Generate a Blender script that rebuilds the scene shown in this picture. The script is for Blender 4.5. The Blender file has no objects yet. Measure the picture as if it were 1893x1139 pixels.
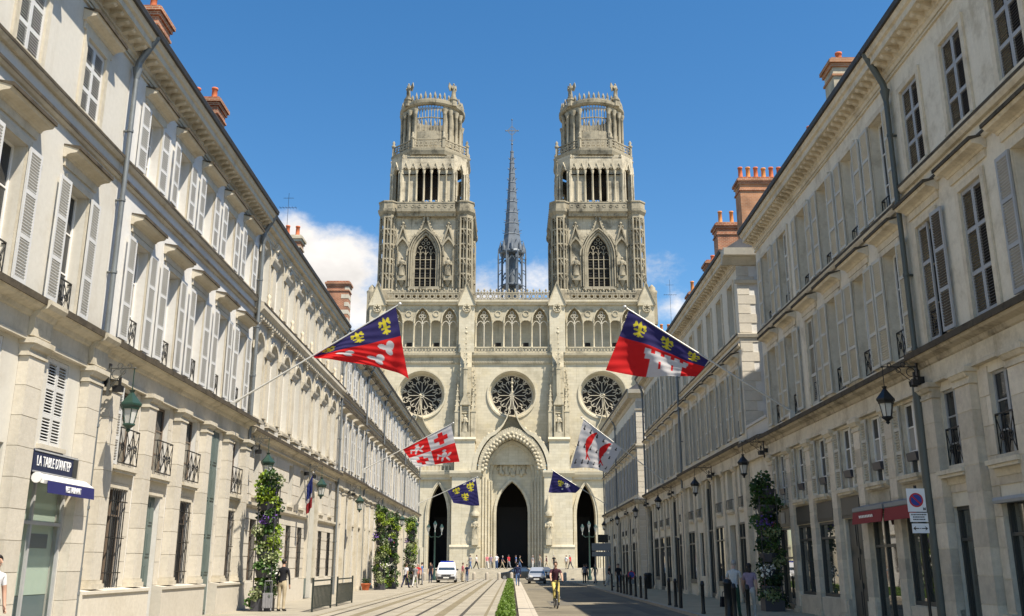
import bpy, math, random
from math import sin, cos, pi, radians, sqrt, atan2
import numpy as np
random.seed(7)
SC = bpy.context.scene
COL = SC.collection

# ------------------------------------------------------------------ camera
EYE = 1.65
FPX, PITCH = 1740.0, math.atan(475.5 / 1740.0)
cam = bpy.data.cameras.new('street_camera'); camo = bpy.data.objects.new('street_camera', cam)
COL.objects.link(camo)
cam.sensor_width = 36.0; cam.lens = 36.0 * FPX / 1893.0
cam.clip_start = 0.1; cam.clip_end = 6000
camo.location = (0, 0, EYE); camo.rotation_euler = (pi / 2 + PITCH, 0, 0)
SC.camera = camo

# ------------------------------------------------------------------ light
SUN = (0.385, -0.345, 0.856)
SUN_EL = math.asin(SUN[2] / sqrt(sum(c * c for c in SUN)))
SUN_AZ = atan2(SUN[0], SUN[1])
sl = bpy.data.lights.new('sun', 'SUN'); sl.energy = 4.7; sl.angle = radians(0.53); sl.color = (1.0, 0.955, 0.88)
so = bpy.data.objects.new('sun', sl); COL.objects.link(so)
so.rotation_euler = (pi / 2 - SUN_EL, 0, pi - SUN_AZ + 0.0)
so.location = (30, -20, 60)
W = bpy.data.worlds.new('World'); SC.world = W; W.use_nodes = True
SKY_STRENGTH = 0.104
def build_world():
    nt = W.node_tree; N = nt.nodes; L = nt.links; N.clear()
    out = N.new('ShaderNodeOutputWorld'); bg = N.new('ShaderNodeBackground'); bg.inputs[1].default_value = SKY_STRENGTH
    sky = N.new('ShaderNodeTexSky'); sky.sky_type = 'NISHITA'; sky.sun_disc = False
    sky.sun_elevation = SUN_EL; sky.sun_rotation = SUN_AZ
    sky.altitude = 100; sky.air_density = 1.0; sky.dust_density = 0.25; sky.ozone_density = 2.2
    geo = N.new('ShaderNodeTexCoord')
    def noise(scale, detail, rough, off):
        mp = N.new('ShaderNodeMapping'); mp.inputs['Location'].default_value = off
        mp.inputs['Scale'].default_value = (1, 1, 1.55)
        n = N.new('ShaderNodeTexNoise'); n.inputs['Scale'].default_value = scale
        n.inputs['Detail'].default_value = detail; n.inputs['Roughness'].default_value = rough
        L.new(geo.outputs['Generated'], mp.inputs[0]); L.new(mp.outputs[0], n.inputs[0]); return n.outputs[0]
    def math_(op, a, b=None, clamp=False):
        m = N.new('ShaderNodeMath'); m.operation = op; m.use_clamp = clamp
        for i, x in enumerate((a, b)):
            if x is None: continue
            if isinstance(x, (int, float)): m.inputs[i].default_value = x
            else: L.new(x, m.inputs[i])
        return m.outputs[0]
    sep = N.new('ShaderNodeSeparateXYZ'); L.new(geo.outputs['Generated'], sep.inputs[0])
    # low cumulus all round the horizon: noise coverage that thins with height
    cov = noise(5.2, 9, 0.62, (3.1, 1.7, 0.4))
    low = N.new('ShaderNodeMapRange'); low.inputs[1].default_value = 0.26; low.inputs[2].default_value = 0.42
    low.inputs[3].default_value = 0.0; low.inputs[4].default_value = -0.36
    L.new(sep.outputs[2], low.inputs[0])
    fine = noise(21.0, 8, 0.65, (1.3, 5.1, 2.2))
    cov = math_('ADD', math_('MULTIPLY', math_('SUBTRACT', cov, 0.5), 1.5), math_('ADD', math_('MULTIPLY', fine, 0.5), 0.25))
    f = math_('ADD', cov, low.outputs[0])
    # cloud banks standing at known bearings
    for (px, py, r, amp) in CLOUDS:
        a = (px - 946.5) / FPX; b = (569.5 - py) / FPX
        d = (a, cos(PITCH) - b * sin(PITCH), sin(PITCH) + b * cos(PITCH))
        n_ = sqrt(sum(c * c for c in d)); d = [c / n_ for c in d]
        vm = N.new('ShaderNodeVectorMath'); vm.operation = 'DISTANCE'; L.new(geo.outputs['Generated'], vm.inputs[0])
        vm.inputs[1].default_value = d
        mr = N.new('ShaderNodeMapRange'); mr.interpolation_type = 'SMOOTHSTEP'
        mr.inputs[1].default_value = 0.0; mr.inputs[2].default_value = r; mr.inputs[3].default_value = amp; mr.inputs[4].default_value = 0
        L.new(vm.outputs['Value'], mr.inputs[0]); f = math_('ADD', f, math_('MULTIPLY', mr.outputs[0], 0.92))
    ramp = N.new('ShaderNodeMapRange'); ramp.interpolation_type = 'SMOOTHSTEP'
    ramp.inputs[1].default_value = 0.57; ramp.inputs[2].default_value = 0.98
    L.new(f, ramp.inputs[0])
    mix = N.new('ShaderNodeMix'); mix.data_type = 'RGBA'
    L.new(ramp.outputs[0], mix.inputs[0]); 
    hsv = N.new('ShaderNodeHueSaturation'); hsv.inputs['Saturation'].default_value = 1.33; hsv.inputs['Value'].default_value = 1.0
    L.new(sky.outputs[0], hsv.inputs['Color'])
    L.new(hsv.outputs[0], mix.inputs[6])
    body = noise(9.0, 6, 0.6, (0.3, 7.7, 2.4))
    cr = N.new('ShaderNodeMapRange'); cr.inputs[1].default_value = 0.3; cr.inputs[2].default_value = 0.7
    cr.inputs[3].default_value = 4.0; cr.inputs[4].default_value = 6.2; L.new(body, cr.inputs[0])
    cc = N.new('ShaderNodeCombineColor'); 
    L.new(cr.outputs[0], cc.inputs[0]); L.new(math_('MULTIPLY', cr.outputs[0], 1.01), cc.inputs[1]); L.new(math_('MULTIPLY', cr.outputs[0], 1.05), cc.inputs[2])
    L.new(cc.outputs[0], mix.inputs[7])
    L.new(mix.outputs[2], bg.inputs[0]); L.new(bg.outputs[0], out.inputs[0])
CLOUDS = [(545, 425, 0.05, 0.24), (575, 480, 0.06, 0.26), (625, 440, 0.07, 0.32), (690, 470, 0.06, 0.26), (670, 560, 0.09, 0.36), (1000, 500, 0.06, 0.38), (890, 530, 0.055, 0.36), (1205, 520, 0.06, 0.38), (1262, 575, 0.03, 0.30),
          (525, 395, 0.045, 0.26), (1455, 285, 0.035, 0.17), (580, 500, 0.07, 0.26)]
build_world()
SC.view_settings.view_transform = 'Standard'; SC.view_settings.look = 'None'
SC.view_settings.exposure = 0.90; SC.view_settings.gamma = 1.0
SC.view_settings.use_white_balance = True; SC.view_settings.white_balance_temperature = 7150; SC.view_settings.white_balance_tint = 10
SC.render.engine = 'CYCLES'
cy = SC.cycles
cy.use_denoising = True
cy.max_bounces = 6; cy.diffuse_bounces = 4; cy.glossy_bounces = 3; cy.transmission_bounces = 4; cy.transparent_max_bounces = 6
cy.sample_clamp_indirect = 4.0

# ------------------------------------------------------------------ helpers
class MB:
    """collects faces; build() makes one mesh"""
    def __init__(s): s.v = []; s.f = []; s.m = []; s.sm = []; s.k = 0; s.smooth = False
    def face(s, pts):
        n = len(s.v); s.v.extend(pts); s.f.append(tuple(range(n, n + len(pts)))); s.m.append(s.k); s.sm.append(s.smooth)
    def idx(s, pts, faces):
        n = len(s.v); s.v.extend(pts)
        for f in faces: s.f.append(tuple(i + n for i in f)); s.m.append(s.k); s.sm.append(s.smooth)
    def box(s, x0, x1, y0, y1, z0, z1):
        s.idx([(x0,y0,z0),(x1,y0,z0),(x1,y1,z0),(x0,y1,z0),(x0,y0,z1),(x1,y0,z1),(x1,y1,z1),(x0,y1,z1)],
              [(3,2,1,0),(4,5,6,7),(0,1,5,4),(1,2,6,5),(2,3,7,6),(3,0,4,7)])
    def prism(s, prof, a0, a1, ax='y', caps=True):
        P = {'y': lambda p, t: (p[0], t, p[1]), 'x': lambda p, t: (t, p[0], p[1]), 'z': lambda p, t: (p[0], p[1], t)}[ax]
        n = len(prof); pts = [P(p, a0) for p in prof] + [P(p, a1) for p in prof]
        fs = [(i, (i + 1) % n, n + (i + 1) % n, n + i) for i in range(n)]
        if caps: fs += [tuple(range(n))[::-1], tuple(range(n, 2 * n))]
        s.idx(pts, fs)
    def cyl(s, p0, p1, r0, r1=None, n=8, cap=True):
        r1 = r0 if r1 is None else r1
        d = [p1[i] - p0[i] for i in range(3)]; L = sqrt(sum(c * c for c in d)) or 1e-6; d = [c / L for c in d]
        a = (0, 0, 1) if abs(d[2]) < 0.9 else (1, 0, 0)
        u = (d[1]*a[2]-d[2]*a[1], d[2]*a[0]-d[0]*a[2], d[0]*a[1]-d[1]*a[0]); l = sqrt(sum(c*c for c in u)); u = [c/l for c in u]
        w = (d[1]*u[2]-d[2]*u[1], d[2]*u[0]-d[0]*u[2], d[0]*u[1]-d[1]*u[0])
        pts = []
        for p, r in ((p0, r0), (p1, r1)):
            for i in range(n):
                t = 2 * pi * (i + .5) / n; pts.append(tuple(p[j] + r * (cos(t) * u[j] + sin(t) * w[j]) for j in range(3)))
        fs = [(i, (i+1) % n, n + (i+1) % n, n + i) for i in range(n)]
        o = s.smooth; s.smooth = n > 6; s.idx(pts, fs); s.smooth = o
        if cap: s.idx(pts, [tuple(range(n))[::-1], tuple(range(n, 2*n))])
    def tube(s, pts, r, n=6):
        for a, b in zip(pts, pts[1:]): s.cyl(a, b, r, r, n)
    def lathe(s, prof, cx=0, cy=0, n=12, sx=1, sy=1, a0=0.0, smooth=True, cap=True):
        pts = []
        for r, z in prof:
            for i in range(n):
                t = 2 * pi * i / n + a0; pts.append((cx + r * sx * cos(t), cy + r * sy * sin(t), z))
        fs = []
        for j in range(len(prof) - 1):
            for i in range(n): fs.append((j*n+i, j*n+(i+1) % n, (j+1)*n+(i+1) % n, (j+1)*n+i))
        o = s.smooth; s.smooth = smooth; s.idx(pts, fs); s.smooth = o
        if cap:
            if prof[0][0] > 1e-4: s.face(pts[:n][::-1])
            if prof[-1][0] > 1e-4: s.face(pts[-n:])
    def sph(s, c, r, n=10, m=6, sx=1, sy=1, sz=1):
        prof = [(max(1e-5, r * sin(pi * j / m)), -r * cos(pi * j / m)) for j in range(m + 1)]
        k = len(s.v); s.lathe(prof, 0, 0, n, cap=False)
        for i in range(k, len(s.v)): x, y, z = s.v[i]; s.v[i] = (c[0] + x * sx, c[1] + y * sy, c[2] + z * sz)
    def ringxz(s, cx, cz, r0, r1, y0, y1, n=24, a0=0, a1=2*pi):
        full = abs(a1 - a0 - 2*pi) < 1e-6
        m = n if full else n + 1
        pts = []
        for r, y in ((r0, y0), (r1, y0), (r1, y1), (r0, y1)):
            for i in range(m):
                t = a0 + (a1 - a0) * i / n; pts.append((cx + r * cos(t), y, cz + r * sin(t)))
        fs = []
        for q in range(4):
            for i in range(n):
                j = (i + 1) % m; fs.append((q*m+i, q*m+j, ((q+1) % 4)*m+j, ((q+1) % 4)*m+i))
        s.idx(pts, fs)
    def barxz(s, p, q, w, y0, y1, w2=None):
        w2 = w if w2 is None else w2
        dx, dz = q[0]-p[0], q[1]-p[1]; l = sqrt(dx*dx+dz*dz) or 1e-6; nx, nz = -dz/l, dx/l
        s.prism([(p[0]+nx*w/2, p[1]+nz*w/2), (p[0]-nx*w/2, p[1]-nz*w/2), (q[0]-nx*w2/2, q[1]-nz*w2/2), (q[0]+nx*w2/2, q[1]+nz*w2/2)], y0, y1, 'y')
    def ribbon(s, inner, outer, y0, y1):
        """solid between two polylines (x,z), front y0 to back y1"""
        n = len(inner)
        pts = [(x, y0, z) for x, z in inner] + [(x, y0, z) for x, z in outer] + [(x, y1, z) for x, z in inner] + [(x, y1, z) for x, z in outer]
        fs = []
        for i in range(n - 1):
            fs += [(i, i+1, n+i+1, n+i), (2*n+i, 3*n+i, 3*n+i+1, 2*n+i+1), (i, 2*n+i, 2*n+i+1, i+1), (n+i, n+i+1, 3*n+i+1, 3*n+i)]
        fs += [(0, n, 3*n, 2*n), (n-1, 3*n-1, 4*n-1, 2*n-1)]
        s.idx(pts, fs)
    def merge(s, o, fn=lambda p: p):
        n = len(s.v); s.v.extend(fn(p) for p in o.v)
        s.f.extend(tuple(i + n for i in f) for f in o.f); s.m.extend(o.m); s.sm.extend(o.sm)
    def mesh(s, name, mats):
        me = bpy.data.meshes.new(name); me.from_pydata(s.v, [], s.f)
        mats = mats if isinstance(mats, (list, tuple)) else [mats]
        for m in mats: me.materials.append(MAT[m] if isinstance(m, str) else m)
        if len(mats) > 1: me.polygons.foreach_set('material_index', s.m)
        if any(s.sm): me.polygons.foreach_set('use_smooth', s.sm)
        me.update(); return me

def O(name, mesh, parent=None, loc=(0, 0, 0), rz=0.0, scale=None, label=None, cat=None, group=None, kind=None, rot=None):
    o = bpy.data.objects.new(name, mesh); COL.objects.link(o)
    o.location = loc; o.rotation_euler = rot or (0, 0, rz)
    if scale: o.scale = scale
    if parent: o.parent = parent
    if label: o['label'] = label
    if cat: o['category'] = cat
    if group: o['group'] = group
    if kind: o['kind'] = kind
    return o
def E(name, loc=(0, 0, 0), rz=0, label=None, cat=None, group=None, parent=None):
    return O(name, None, parent, loc, rz, None, label, cat, group)
CACHE = {}
def cached(key, fn):
    if key not in CACHE: CACHE[key] = fn()
    return CACHE[key]

# ------------------------------------------------------------------ materials
MAT = {}
def nodes(name):
    m = bpy.data.materials.new(name); m.use_nodes = True; MAT[name] = m
    nt = m.node_tree; return m, nt, nt.nodes, nt.links, nt.nodes['Principled BSDF']
def plain(name, col, rough=0.6, metal=0.0, spec=0.5, var=0.0, scale=3.0, bump=0.0):
    m, nt, N, L, B = nodes(name)
    B.inputs['Base Color'].default_value = (*col, 1); B.inputs['Roughness'].default_value = rough
    B.inputs['Metallic'].default_value = metal; B.inputs['Specular IOR Level'].default_value = spec
    if var or bump:
        g = N.new('ShaderNodeNewGeometry'); n = N.new('ShaderNodeTexNoise'); n.inputs['Scale'].default_value = scale
        n.inputs['Detail'].default_value = 6; n.inputs['Roughness'].default_value = 0.65
        L.new(g.outputs['Position'], n.inputs['Vector'])
        if var:
            mr = N.new('ShaderNodeMapRange'); mr.inputs[1].default_value = 0.3; mr.inputs[2].default_value = 0.7
            mr.inputs[3].default_value = 1 - var; mr.inputs[4].default_value = 1 + var; L.new(n.outputs[0], mr.inputs[0])
            mx = N.new('ShaderNodeMix'); mx.data_type = 'RGBA'; mx.blend_type = 'MULTIPLY'; mx.inputs[0].default_value = 1
            mx.inputs[6].default_value = (*col, 1); L.new(mr.outputs[0], mx.inputs[7]); L.new(mx.outputs[2], B.inputs['Base Color'])
        if bump:
            b = N.new('ShaderNodeBump'); b.inputs['Strength'].default_value = bump; b.inputs['Distance'].default_value = 0.02
            L.new(n.outputs[0], b.inputs['Height']); L.new(b.outputs[0], B.inputs['Normal'])
    return m
def stone(name, col, dark, stain=0.5, stain_scale=0.35, streak=0.4, grain=0.12, objvar=0.0, bump=0.35, rough=0.85, courses=None, warm=None, z_grime=None):
    """limestone: tonal patches, rain streaks, fine grain, per-block tone"""
    m, nt, N, L, B = nodes(name); B.inputs['Roughness'].default_value = rough; B.inputs['Specular IOR Level'].default_value = 0.25
    g = N.new('ShaderNodeNewGeometry')
    def noise(scale, detail=5, rough=0.6, vec=(1, 1, 1), off=(0, 0, 0)):
        mp = N.new('ShaderNodeMapping'); mp.inputs['Scale'].default_value = vec; mp.inputs['Location'].default_value = off
        L.new(g.outputs['Position'], mp.inputs[0])
        n = N.new('ShaderNodeTexNoise'); n.inputs['Scale'].default_value = scale; n.inputs['Detail'].default_value = detail; n.inputs['Roughness'].default_value = rough
        L.new(mp.outputs[0], n.inputs['Vector']); return n.outputs[0]
    def rng(x, a, b, c, d, smooth=True):
        r = N.new('ShaderNodeMapRange'); r.interpolation_type = 'SMOOTHSTEP' if smooth else 'LINEAR'
        for i, v in enumerate((a, b, c, d)): r.inputs[i + 1].default_value = v
        L.new(x, r.inputs[0]); return r.outputs[0]
    def mixc(f, a, b, blend='MIX'):
        x = N.new('ShaderNodeMix'); x.data_type = 'RGBA'; x.blend_type = blend
        for s_, v in ((0, f), (6, a), (7, b)):
            if isinstance(v, (int, float)): x.inputs[s_].default_value = v
            elif isinstance(v, tuple): x.inputs[s_].default_value = (*v, 1)
            else: L.new(v, x.inputs[s_])
        return x.outputs[2]
    c = mixc(rng(noise(stain_scale, 7, 0.68), 0.46, 0.74, 0, stain), col, dark)
    if warm: c = mixc(rng(noise(stain_scale * 2.3, 5, 0.6, off=(9, 4, 2)), 0.5, 0.72, 0, 0.6), c, warm)
    if streak: c = mixc(rng(noise(1.0, 6, 0.7, (2.2, 2.2, 0.16), (3, 8, 1)), 0.52, 0.76, 0, streak), c, dark)
    if courses:
        bw, bh = courses
        sp = N.new('ShaderNodeSeparateXYZ'); L.new(g.outputs['Position'], sp.inputs[0])
        ad = N.new('ShaderNodeMath'); ad.operation = 'ADD'; L.new(sp.outputs[0], ad.inputs[0]); L.new(sp.outputs[1], ad.inputs[1])
        cb = N.new('ShaderNodeCombineXYZ'); L.new(ad.outputs[0], cb.inputs[0]); L.new(sp.outputs[2], cb.inputs[1])
        br = N.new('ShaderNodeTexBrick'); br.inputs['Scale'].default_value = 1.0; br.inputs['Brick Width'].default_value = bw; br.inputs['Row Height'].default_value = bh
        br.inputs['Mortar Size'].default_value = 0.012; br.inputs['Color1'].default_value = (1, 1, 1, 1); br.inputs['Color2'].default_value = (0.86, 0.85, 0.83, 1)
        br.inputs['Mortar'].default_value = (0.66, 0.64, 0.6, 1); L.new(cb.outputs[0], br.inputs['Vector'])
        c = mixc(0.85, c, br.outputs[0], 'MULTIPLY')
    gr = noise(9.0, 6, 0.7)
    c = mixc(1.0, c, rng(gr, 0.3, 0.7, 1 - grain, 1 + grain, False), 'MULTIPLY')
    if objvar:
        oi = N.new('ShaderNodeObjectInfo'); c = mixc(1.0, c, rng(oi.outputs['Random'], 0, 1, 1 - objvar, 1 + objvar * .6, False), 'MULTIPLY')
    L.new(c, B.inputs['Base Color'])
    b = N.new('ShaderNodeBump'); b.inputs['Strength'].default_value = bump; b.inputs['Distance'].default_value = 0.03
    L.new(noise(3.5, 8, 0.7), b.inputs['Height']); L.new(b.outputs[0], B.inputs['Normal'])
    return m
def brickmat(name, c1, c2, mortar):
    m, nt, N, L, B = nodes(name); B.inputs['Roughness'].default_value = 0.9
    g = N.new('ShaderNodeNewGeometry'); sp = N.new('ShaderNodeSeparateXYZ'); L.new(g.outputs['Position'], sp.inputs[0])
    ad = N.new('ShaderNodeMath'); ad.operation = 'ADD'; L.new(sp.outputs[0], ad.inputs[0]); L.new(sp.outputs[1], ad.inputs[1])
    cb = N.new('ShaderNodeCombineXYZ'); L.new(ad.outputs[0], cb.inputs[0]); L.new(sp.outputs[2], cb.inputs[1])
    br = N.new('ShaderNodeTexBrick'); br.inputs['Scale'].default_value = 1.0; br.inputs['Brick Width'].default_value = .24; br.inputs['Row Height'].default_value = .085
    br.inputs['Mortar Size'].default_value = .012; br.inputs['Color1'].default_value = (*c1, 1); br.inputs['Color2'].default_value = (*c2, 1); br.inputs['Mortar'].default_value = (*mortar, 1)
    L.new(cb.outputs[0], br.inputs['Vector'])
    n = N.new('ShaderNodeTexNoise'); n.inputs['Scale'].default_value = 1.3; n.inputs['Detail'].default_value = 6; L.new(g.outputs['Position'], n.inputs['Vector'])
    mr = N.new('ShaderNodeMapRange'); mr.inputs[1].default_value = .3; mr.inputs[2].default_value = .7; mr.inputs[3].default_value = .6; mr.inputs[4].default_value = 1.25; L.new(n.outputs[0], mr.inputs[0])
    mx = N.new('ShaderNodeMix'); mx.data_type = 'RGBA'; mx.blend_type = 'MULTIPLY'; mx.inputs[0].default_value = 1
    L.new(br.outputs[0], mx.inputs[6]); L.new(mr.outputs[0], mx.inputs[7]); L.new(mx.outputs[2], B.inputs['Base Color'])
def leafmat(name, c1, c2, trans=0.25):
    m, nt, N, L, B = nodes(name); B.inputs['Roughness'].default_value = 0.55
    g = N.new('ShaderNodeNewGeometry'); n = N.new('ShaderNodeTexNoise'); n.inputs['Scale'].default_value = 6; n.inputs['Detail'].default_value = 3
    L.new(g.outputs['Position'], n.inputs['Vector'])
    mx = N.new('ShaderNodeMix'); mx.data_type = 'RGBA'; mx.inputs[6].default_value = (*c1, 1); mx.inputs[7].default_value = (*c2, 1)
    mr = N.new('ShaderNodeMapRange'); mr.inputs[1].default_value = .35; mr.inputs[2].default_value = .65; L.new(n.outputs[0], mr.inputs[0]); L.new(mr.outputs[0], mx.inputs[0])
    L.new(mx.outputs[2], B.inputs['Base Color'])
    tr = N.new('ShaderNodeBsdfTranslucent'); L.new(mx.outputs[2], tr.inputs[0]); ms = N.new('ShaderNodeMixShader'); ms.inputs[0].default_value = trans
    L.new(B.outputs[0], ms.inputs[1]); L.new(tr.outputs[0], ms.inputs[2]); L.new(ms.outputs[0], N['Material Output'].inputs[0])

CREAM = (0.60, 0.545, 0.45)
stone('wall_render_pale', (0.55, 0.53, 0.475), (0.40, 0.36, 0.29), 0.5, 0.6, 0.42, 0.05, bump=0.12)
stone('limestone_trim', (0.53, 0.485, 0.395), (0.33, 0.28, 0.19), 0.65, 0.9, 0.55, 0.08)
stone('limestone_ledge', (0.53, 0.48, 0.38), (0.19, 0.16, 0.11), 0.7, 1.3, 0.7, 0.1)
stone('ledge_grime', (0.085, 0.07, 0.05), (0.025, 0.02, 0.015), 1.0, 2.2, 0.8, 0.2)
stone('limestone_ledge_worn', (0.46, 0.39, 0.285), (0.09, 0.073, 0.05), 0.95, 1.2, 0.95, 0.1)
stone('limestone_block', (0.54, 0.50, 0.425), (0.40, 0.35, 0.265), 0.4, 0.7, 0.25, 0.08, objvar=0.09)
stone('wall_render_white', (0.63, 0.62, 0.59), (0.44, 0.40, 0.34), 0.45, 0.6, 0.40, 0.05, bump=0.1)
stone('wall_render_grey', (0.72, 0.65, 0.52), (0.38, 0.315, 0.215), 0.75, 1.1, 0.6, 0.07, bump=0.15)
stone('limestone_worn', (0.66, 0.58, 0.445), (0.28, 0.225, 0.145), 0.65, 1.0, 0.5, 0.1, warm=(0.50, 0.42, 0.315))
stone('limestone_worn_block', (0.68, 0.59, 0.46), (0.36, 0.29, 0.20), 0.5, 0.9, 0.35, 0.1, objvar=0.2, warm=(0.52, 0.435, 0.34))
stone('plaster_shade', (0.70, 0.64, 0.515), (0.46, 0.39, 0.28), 0.4, 0.6, 0.3, 0.06)
stone('cathedral_stone', (0.565, 0.515, 0.395), (0.29, 0.26, 0.185), 0.65, 0.14, 0.6, 0.07, courses=(1.1, 0.5), warm=(0.56, 0.49, 0.33))
stone('tracery_stone', (0.50, 0.46, 0.375), (0.42, 0.38, 0.29), 0.5, 0.6, 0.3, 0.08)
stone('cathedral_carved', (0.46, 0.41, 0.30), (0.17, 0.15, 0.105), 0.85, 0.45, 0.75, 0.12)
stone('cathedral_grey', (0.50, 0.45, 0.345), (0.09, 0.083, 0.063), 0.9, 0.30, 0.9, 0.12, courses=(1.0, 0.45))
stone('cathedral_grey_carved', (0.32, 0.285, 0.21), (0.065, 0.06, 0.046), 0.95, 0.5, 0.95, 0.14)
plain('lead_flashing', (0.055, 0.05, 0.045), 0.6, 0, .4, .3, 2)
plain('pipe_dark', (0.09, 0.10, 0.088), 0.5, 0.2)
plain('lead_spire', (0.125, 0.145, 0.165), 0.5, 0.25, .5, .25, .8)
plain('slate', (0.05, 0.052, 0.06), 0.55, 0, .5, .3, 2.5)
plain('zinc_pipe', (0.16, 0.175, 0.18), 0.5, 0.3, .5, .2, 2)
plain('gutter_dark', (0.045, 0.042, 0.04), 0.6, 0, .4, .2)
plain('shutter_white', (0.56, 0.56, 0.545), 0.5, 0, .4, .06, 2)
plain('shutter_pale', (0.66, 0.645, 0.60), 0.5, 0, .4, .08, 2)
plain('shutter_beige', (0.52, 0.495, 0.42), 0.6, 0, .4, .12, 2)
plain('shutter_grey', (0.36, 0.365, 0.365), 0.6, 0, .4, .12, 2)
plain('paint_white', (0.74, 0.73, 0.70), 0.45, 0, .5)
plain('paint_brown', (0.16, 0.12, 0.09), 0.5)
plain('glass_window', (0.018, 0.022, 0.026), 0.04, 0, .6)
plain('glass_shop', (0.03, 0.036, 0.032), 0.02, 0, .9).node_tree.nodes['Principled BSDF'].inputs['IOR'].default_value = 2.1
m, nt, N, L, B = nodes('glass_clear'); B.inputs['Base Color'].default_value = (.12, .16, .14, 1); B.inputs['Roughness'].default_value = .03; B.inputs['Alpha'].default_value = .16; B.inputs['Specular IOR Level'].default_value = .8
plain('iron_black', (0.018, 0.018, 0.018), 0.45, 0.2)
plain('iron_grey', (0.085, 0.085, 0.075), 0.55, 0.2)
plain('pane_curtain', (0.34, 0.33, 0.30), 0.12, 0, .6)
plain('pane_blind', (0.16, 0.145, 0.115), 0.1, 0, .6)
plain('barrier_dark', (0.022, 0.030, 0.026), 0.5, 0.1)
plain('iron_green', (0.018, 0.048, 0.035), 0.4, 0.1, .5, .15, 4)
plain('door_green', (0.11, 0.145, 0.135), 0.45, 0, .5, .1)
plain('door_dark', (0.016, 0.012, 0.009), 0.6)
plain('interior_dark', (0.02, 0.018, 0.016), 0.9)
plain('shop_front_dark', (0.045, 0.047, 0.045), 0.45)
plain('awning_navy', (0.012, 0.014, 0.10), 0.75)
plain('awning_red', (0.24, 0.008, 0.012), 0.7)
plain('sign_navy', (0.02, 0.026, 0.06), 0.4)
plain('sign_white', (0.8, 0.8, 0.8), 0.4)
plain('sign_blue', (0.015, 0.05, 0.28), 0.4)
plain('sign_red', (0.5, 0.02, 0.03), 0.4)
plain('sign_grey', (0.20, 0.22, 0.23), 0.5)
plain('ink', (0.02, 0.02, 0.02), 0.5)
plain('terracotta', (0.48, 0.13, 0.055), 0.8, 0, .3, .2, 3)
plain('terracotta_orange', (0.55, 0.22, 0.07), 0.8, 0, .3, .2, 3)
brickmat('chimney_brick', (0.36, 0.12, 0.055), (0.27, 0.085, 0.04), (0.42, 0.30, 0.2))
brickmat('chimney_brick_tan', (0.42, 0.19, 0.09), (0.36, 0.155, 0.07), (0.40, 0.25, 0.16))
plain('chimney_plaster', (0.42, 0.37, 0.28), 0.9, 0, .2, .35, 1.5)
plain('stained_blue', (0.03, 0.12, 0.5), 0.3)
plain('curtain_slate', (0.13, 0.18, 0.20), 0.8)
plain('curtain_green', (0.55, 0.68, 0.57), 0.9)
plain('shutter_slat_dark', (0.10, 0.09, 0.08), 0.7, 0, .3, .2, 3)
plain('asphalt_road', (0.165, 0.145, 0.108), 0.9, 0, .2, .28, .7, .25)
plain('asphalt_patch', (0.125, 0.115, 0.095), 0.9, 0, .2, .2, 1.2, .25)
plain('ground_paving', (0.24, 0.215, 0.17), 0.9, 0, .2, .15, .4, .15)
plain('pavement_pale', (0.275, 0.25, 0.20), 0.9, 0, .2, .16, .8, .2)
plain('pavement_right', (0.42, 0.335, 0.215), 0.9, 0, .2, .16, .8, .2)
plain('step_stone', (0.42, 0.385, 0.31), .85, 0, .2, .15, 1.2)
plain('track_slab', (0.275, 0.25, 0.20), 0.85, 0, .2, .2, .6, .15)
plain('track_strip', (0.175, 0.15, 0.10), 0.85, 0, .2, .15, 1.2)
plain('rail_steel', (0.075, 0.065, 0.05), 0.45, 0.5)
plain('kerb_stone', (0.38, 0.34, 0.28), 0.85, 0, .2, .15, 1.5)
plain('marking_white', (0.72, 0.71, 0.68), 0.7, 0, .2, .15, 3)
leafmat('leaf_green', (0.035, 0.085, 0.018), (0.075, 0.15, 0.03))
leafmat('leaf_lime', (0.20, 0.30, 0.02), (0.28, 0.38, 0.04))
leafmat('leaf_pale', (0.24, 0.30, 0.12), (0.34, 0.38, 0.20))
leafmat('leaf_dark', (0.018, 0.045, 0.014), (0.035, 0.075, 0.02))
leafmat('hedge_leaf', (0.07, 0.135, 0.012), (0.125, 0.20, 0.022), 0.2)
leafmat('hedge_core', (0.05, 0.11, 0.010), (0.07, 0.14, 0.015), 0.0)
plain('flower_purple', (0.15, 0.07, 0.33), 0.7); plain('flower_pink', (0.55, 0.09, 0.13), 0.7); plain('flower_white', (0.7, 0.7, 0.62), 0.7)
plain('planter_plastic', (0.05, 0.05, 0.06), 0.5)
plain('soil', (0.03, 0.022, 0.015), 0.95)

# ================================================================== SETTING
def sheet(name, x0, x1, y0, y1, z, mat):
    b = MB(); b.face([(x0, y0, z), (x1, y0, z), (x1, y1, z), (x0, y1, z)])
    return O(name, b.mesh(name, mat), kind='structure')
def slab(name, x0, x1, y0, y1, z0, z1, mat):
    b = MB(); b.box(x0, x1, y0, y1, z0, z1); return O(name, b.mesh(name, mat), kind='structure')
sheet('ground', -3000, 3000, -3000, 3000, -0.03, 'ground_paving')
sheet('road', 0.85, 6.02, -40, 112, 0.0, 'asphalt_road')
PV = 0.10
pav_l = slab('pavement_left', -14, -6.35, -40, 102, -0.2, PV, 'pavement_pale')
trk = slab('tram_track_bed', -6.33, -0.55, -40, 113, -0.2, PV, 'track_slab')
pav_r = slab('pavement_right', 6.19, 14, -40, 102, -0.2, PV, 'pavement_right')
slab('parvis', -60, 60, 119.5, 165.3, -0.2, 1.2, 'track_slab')
med = slab('median_strip', 0.22, 0.66, -40, 95, -0.2, PV + 0.015, 'kerb_stone')
slab('planting_strip', -0.53, 0.2, 20, 95, -0.2, PV - 0.03, 'soil')
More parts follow.
